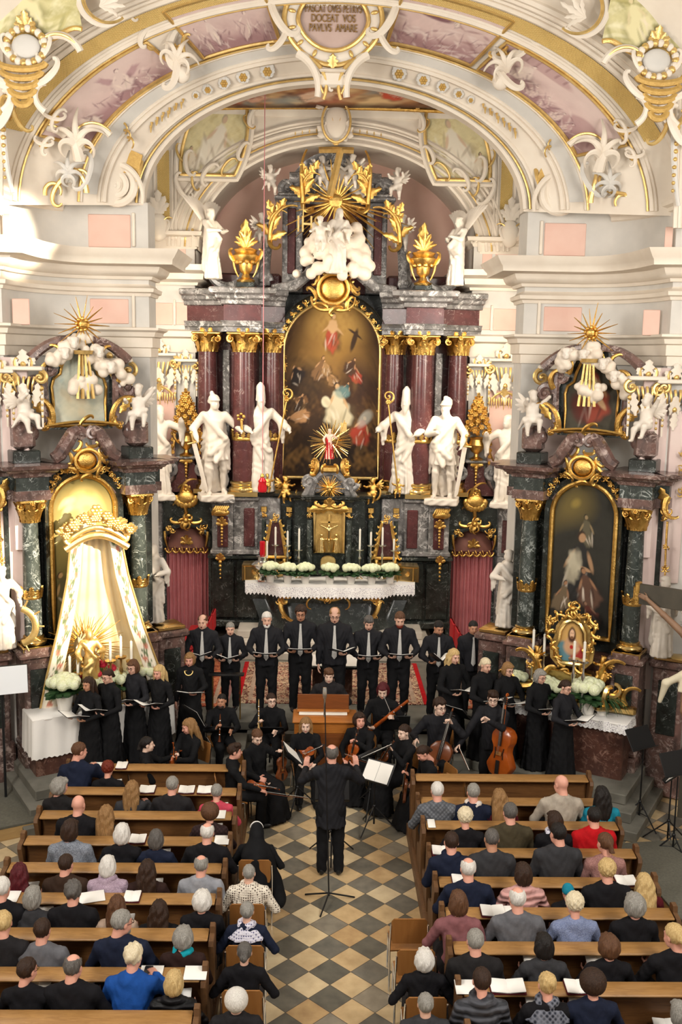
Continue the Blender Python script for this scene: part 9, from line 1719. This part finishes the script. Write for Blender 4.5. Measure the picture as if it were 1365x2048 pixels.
# ================================================================== remaining furniture
e = empty('altar_block', (at(665, 1330, 18.4)[0], 18.3, ZP), 0, 'dark free standing altar block with a white cloth behind the singers', 'altar'); hz = at(665, 1318, 18.4)[2]-ZP; m = MB(); m.rbox((0, 0, hz/2), (.75, .6, hz-.06), .02); m.build('block', 'marble_brown', e); m = MB(); m.rbox((0, 0, hz-.03), (1.3, .75, .06), .01); m.build('slab', 'marble_dark', e); m = MB(); m.rbox((0, -.0, hz+.006), (1.26, .72, .012), .003); m.build('cloth', 'white_cloth', e)
def rug(name, c, sx, sy, mat, label, edge='c_red'): e = empty(name, c, 0, label, 'rug'); m = MB(); m.rbox((0, 0, .008), (sx, sy, .016), .003); m.build('pile', mat, e); m = MB(); [m.rbox((q*sx/2, 0, .009), (.09, sy, .018), .003) for q in (-1, 1)]; m.build('red_border', edge, e); m = MB(); [m.rbox((q*(sx/2-.22), 0, .01), (.08, sy-.3, .018), .003) for q in (-1, 1)]; [m.rbox((0, q*(sy/2-.2), .01), (sx-.5, .08, .018), .003) for q in (-1, 1)]; m.build('cream_stripe', 'c_sand', e)
rug('rug', (.05, 18.95, ZP), 3.5, 2.5, 'rug_red', 'large red and cream patterned rug on the chancel floor'); rug('rug', (-2.28, 19.2, ZP), .75, 3.4, 'rug_orange', 'worn orange runner beside the red seats', 'c_rose'); rug('rug', (2.5, 19.2, ZP), .6, 3.4, 'rug_orange', 'narrow orange runner on the shaded side of the chancel', 'c_rose')
for i in range(6):
    for sg, X0 in ((-1, -2.85), (1, 2.95)):
        if sg > 0 and i not in (2, 3, 4): continue
        e = empty('upholstered_seat', (X0+.02*i*-sg, 17.75+.62*i, ZP), 0, '%s red upholstered seat of the row along the %s' % (['first', 'second', 'third', 'fourth', 'fifth', 'sixth'][i], 'canopy side wall' if sg < 0 else 'shaded wall'), 'seat', 'red chancel seats'); m = MB(); m.rbox((0, 0, .5), (.5, .52, .1), .03); m.build('cushion', 'red_seat', e); m = MB(); m.rbox((-.28*-sg*-1, 0, .72), (.06, .52, .42), .02); m.build('backrest', 'red_seat', e); m = MB(); m.rbox((0, 0, .22), (.46, .46, .44), .01); m.build('frame', 'pew_end_wood', e)
e = empty('desk_stand', gz(458, 1420, ZP)*np.array([1, 0, 0])+np.array([0, 16.9, ZP]), 0, 'tall slim black desk rail in front of the second singer', 'stand'); m = MB(); m.rbox((0, 0, .82), (.62, .16, .025), .005); m.build('top', 'black_metal', e); 
for q in (-1, 1): m = MB(); m.cyl((q*.24, 0, 0), (q*.24, 0, .82), .014); m.build('leg', 'brass_gold', e)
def podium(corner_px, sx, sy, h, rz, label): e = empty('wooden_podium', corner_px, rz, label, 'podium'); m = MB(); m.rbox((0, 0, h-.02), (sx, sy, .04), .006); m.build('carpet_top', 'podium_top', e); m = MB(); m.rbox((0, 0, (h-.04)/2), (sx-.01, sy-.01, h-.04), .005); m.build('side_panel', 'podium_wood', e)
p = gz(28, 1612, .22); podium((p[0]-.25, p[1]-.1, 0), 1.5, 1.3, .22, .5, 'low podium with grey top and raw wooden edge by the canopy side pews'); p = gz(1340, 1745, .2); podium((p[0]+.25, p[1]-.2, 0), 1.2, 2.2, .2, .12, 'dark low podium carrying music stands beside the bass side pews')
e = empty('projection_screen', at(24, 1388, 14.6), .35, 'blank white projection panel leaning at the canopy side wall', 'screen'); m = MB(); m.rbox((-.14, 0, .22), (.74, .03, .42), .004, rotx(-.15)); m.build('panel', 'screen_white', e); m = MB(); m.rbox((-.14, .03, .22), (.76, .02, .44), .004, rotx(-.15)); m.build('frame', 'black_metal', e); m = MB(); m.cyl((-.14, .06, .1), (-.14, .06, -e.location[2]), .02); m.build('post', 'black_metal', e)
p = gz(1230, 1588, .1); e = empty('kneeling_cushion', (p[0], p[1], 0), -.5, 'red kneeling cushion at the foot of the shaded side altar', 'cushion'); m = MB(); m.rbox((0, 0, .08), (.6, .3, .05), .02); m.build('pad', 'red_seat', e); m = MB(); m.rbox((0, 0, .028), (.56, .28, .056), .01); m.build('board', 'pew_wood', e)
# crucifix on the south side
d = nrm([.78, -.62, 0]); P0 = at(1276, 1188, 14.5); CC = P0+d*.95; th = atan2(d[1], d[0])
cx = empty('crucifix', CC, th, 'large wooden crucifix reaching into view beside the shaded side altar', 'crucifix'); m = MB(); m.rbox((0, .05, 0), (1.9, .09, .3), .006); m.build('cross_beam', 'cross_wood', cx); m = MB(); m.rbox((0, .06, -1.0), (.28, .09, 4.6), .006); m.build('cross_post', 'cross_wood', cx)
for q in (-1, 1): m = MB(); m.rbox((q*.96, .05, 0), (.07, .12, .36), .012); m.rbox((q*1.0, .05, 0), (.05, .08, .22), .01); m.build('gilt_end_cap', 'gold', cx)
L = head_prims(1.0, (.02, -.2, -.3), rotz(pi) @ rotx(-.5))+[ell((0, -.16, -.62), (.17, .11, .2)), ell((0, -.15, -.9), (.14, .1, .16), k=.06), ell((0, -.14, -1.08), (.155, .11, .12), k=.05), cap((-.14, -.14, -.46), (.14, -.14, -.46), .07, k=.05)]
for q in (-1, 1):
    L += [cap((q*.17, -.14, -.45), (q*.5, -.11, -.22), .058, .044, .03), cap((q*.5, -.11, -.22), (q*.78, -.06, -.04), .043, .03, .02)]+hand_prims((q*.78, -.055, -.04), (q*.9, 0, .35), (0, -1, .1), 1.0, .7, q)
    L += [cap((q*.08, -.14, -1.1), (q*.06, -.24, -1.55), .085, .06, .04), cap((q*.06, -.24, -1.55), (q*.02, -.08, -1.98), .058, .036, .02), ell((q*.02, -.12, -2.05), (.035, .09, .04), k=.02)]
V, Q = sdf(L, .012); m = MB(); m.add(V, Q); m.build('corpus', 'corpus', cx, angle=0)
m = MB(); c = np.array((.02, -.2, -.25)); [m.tube([c+np.array([(.105+.012*sin(5*a+f))*cos(a), (.12+.012*cos(4*a+f))*sin(a), .02*sin(3*a+f)]) for a in np.linspace(0, 2*pi, 26, endpoint=False)], .009, 5, closed=True) for f in (0, 2, 4)]; [m.cyl(c+np.array([.11*cos(a), .125*sin(a), 0]), c+np.array([.24*cos(a), .27*sin(a), .06*sin(7*a)]), .007, .001) for a in np.linspace(0, 6.1, 16)]; m.build('thorn_crown', 'hair_dark', cx)
V, Q = sdf([ell((0, -.02, -.26), (.1, .1, .1))], .02); m = MB(); V, Q = sdf([stack([(-1.28, 0, -.16, .2, .15), (-1.0, 0, -.14, .18, .14), (-.98, 0, -.14, .16, .12)], .1, 8, 1, 2), cap((-.15, -.2, -1.05), (-.36, -.22, -1.2), .06, .05, .04), cap((-.36, -.22, -1.2), (-.44, -.2, -1.5), .06, .03, .04)], .014); m.add(V, Q); m.build('loincloth', 'loincloth', cx, angle=0)
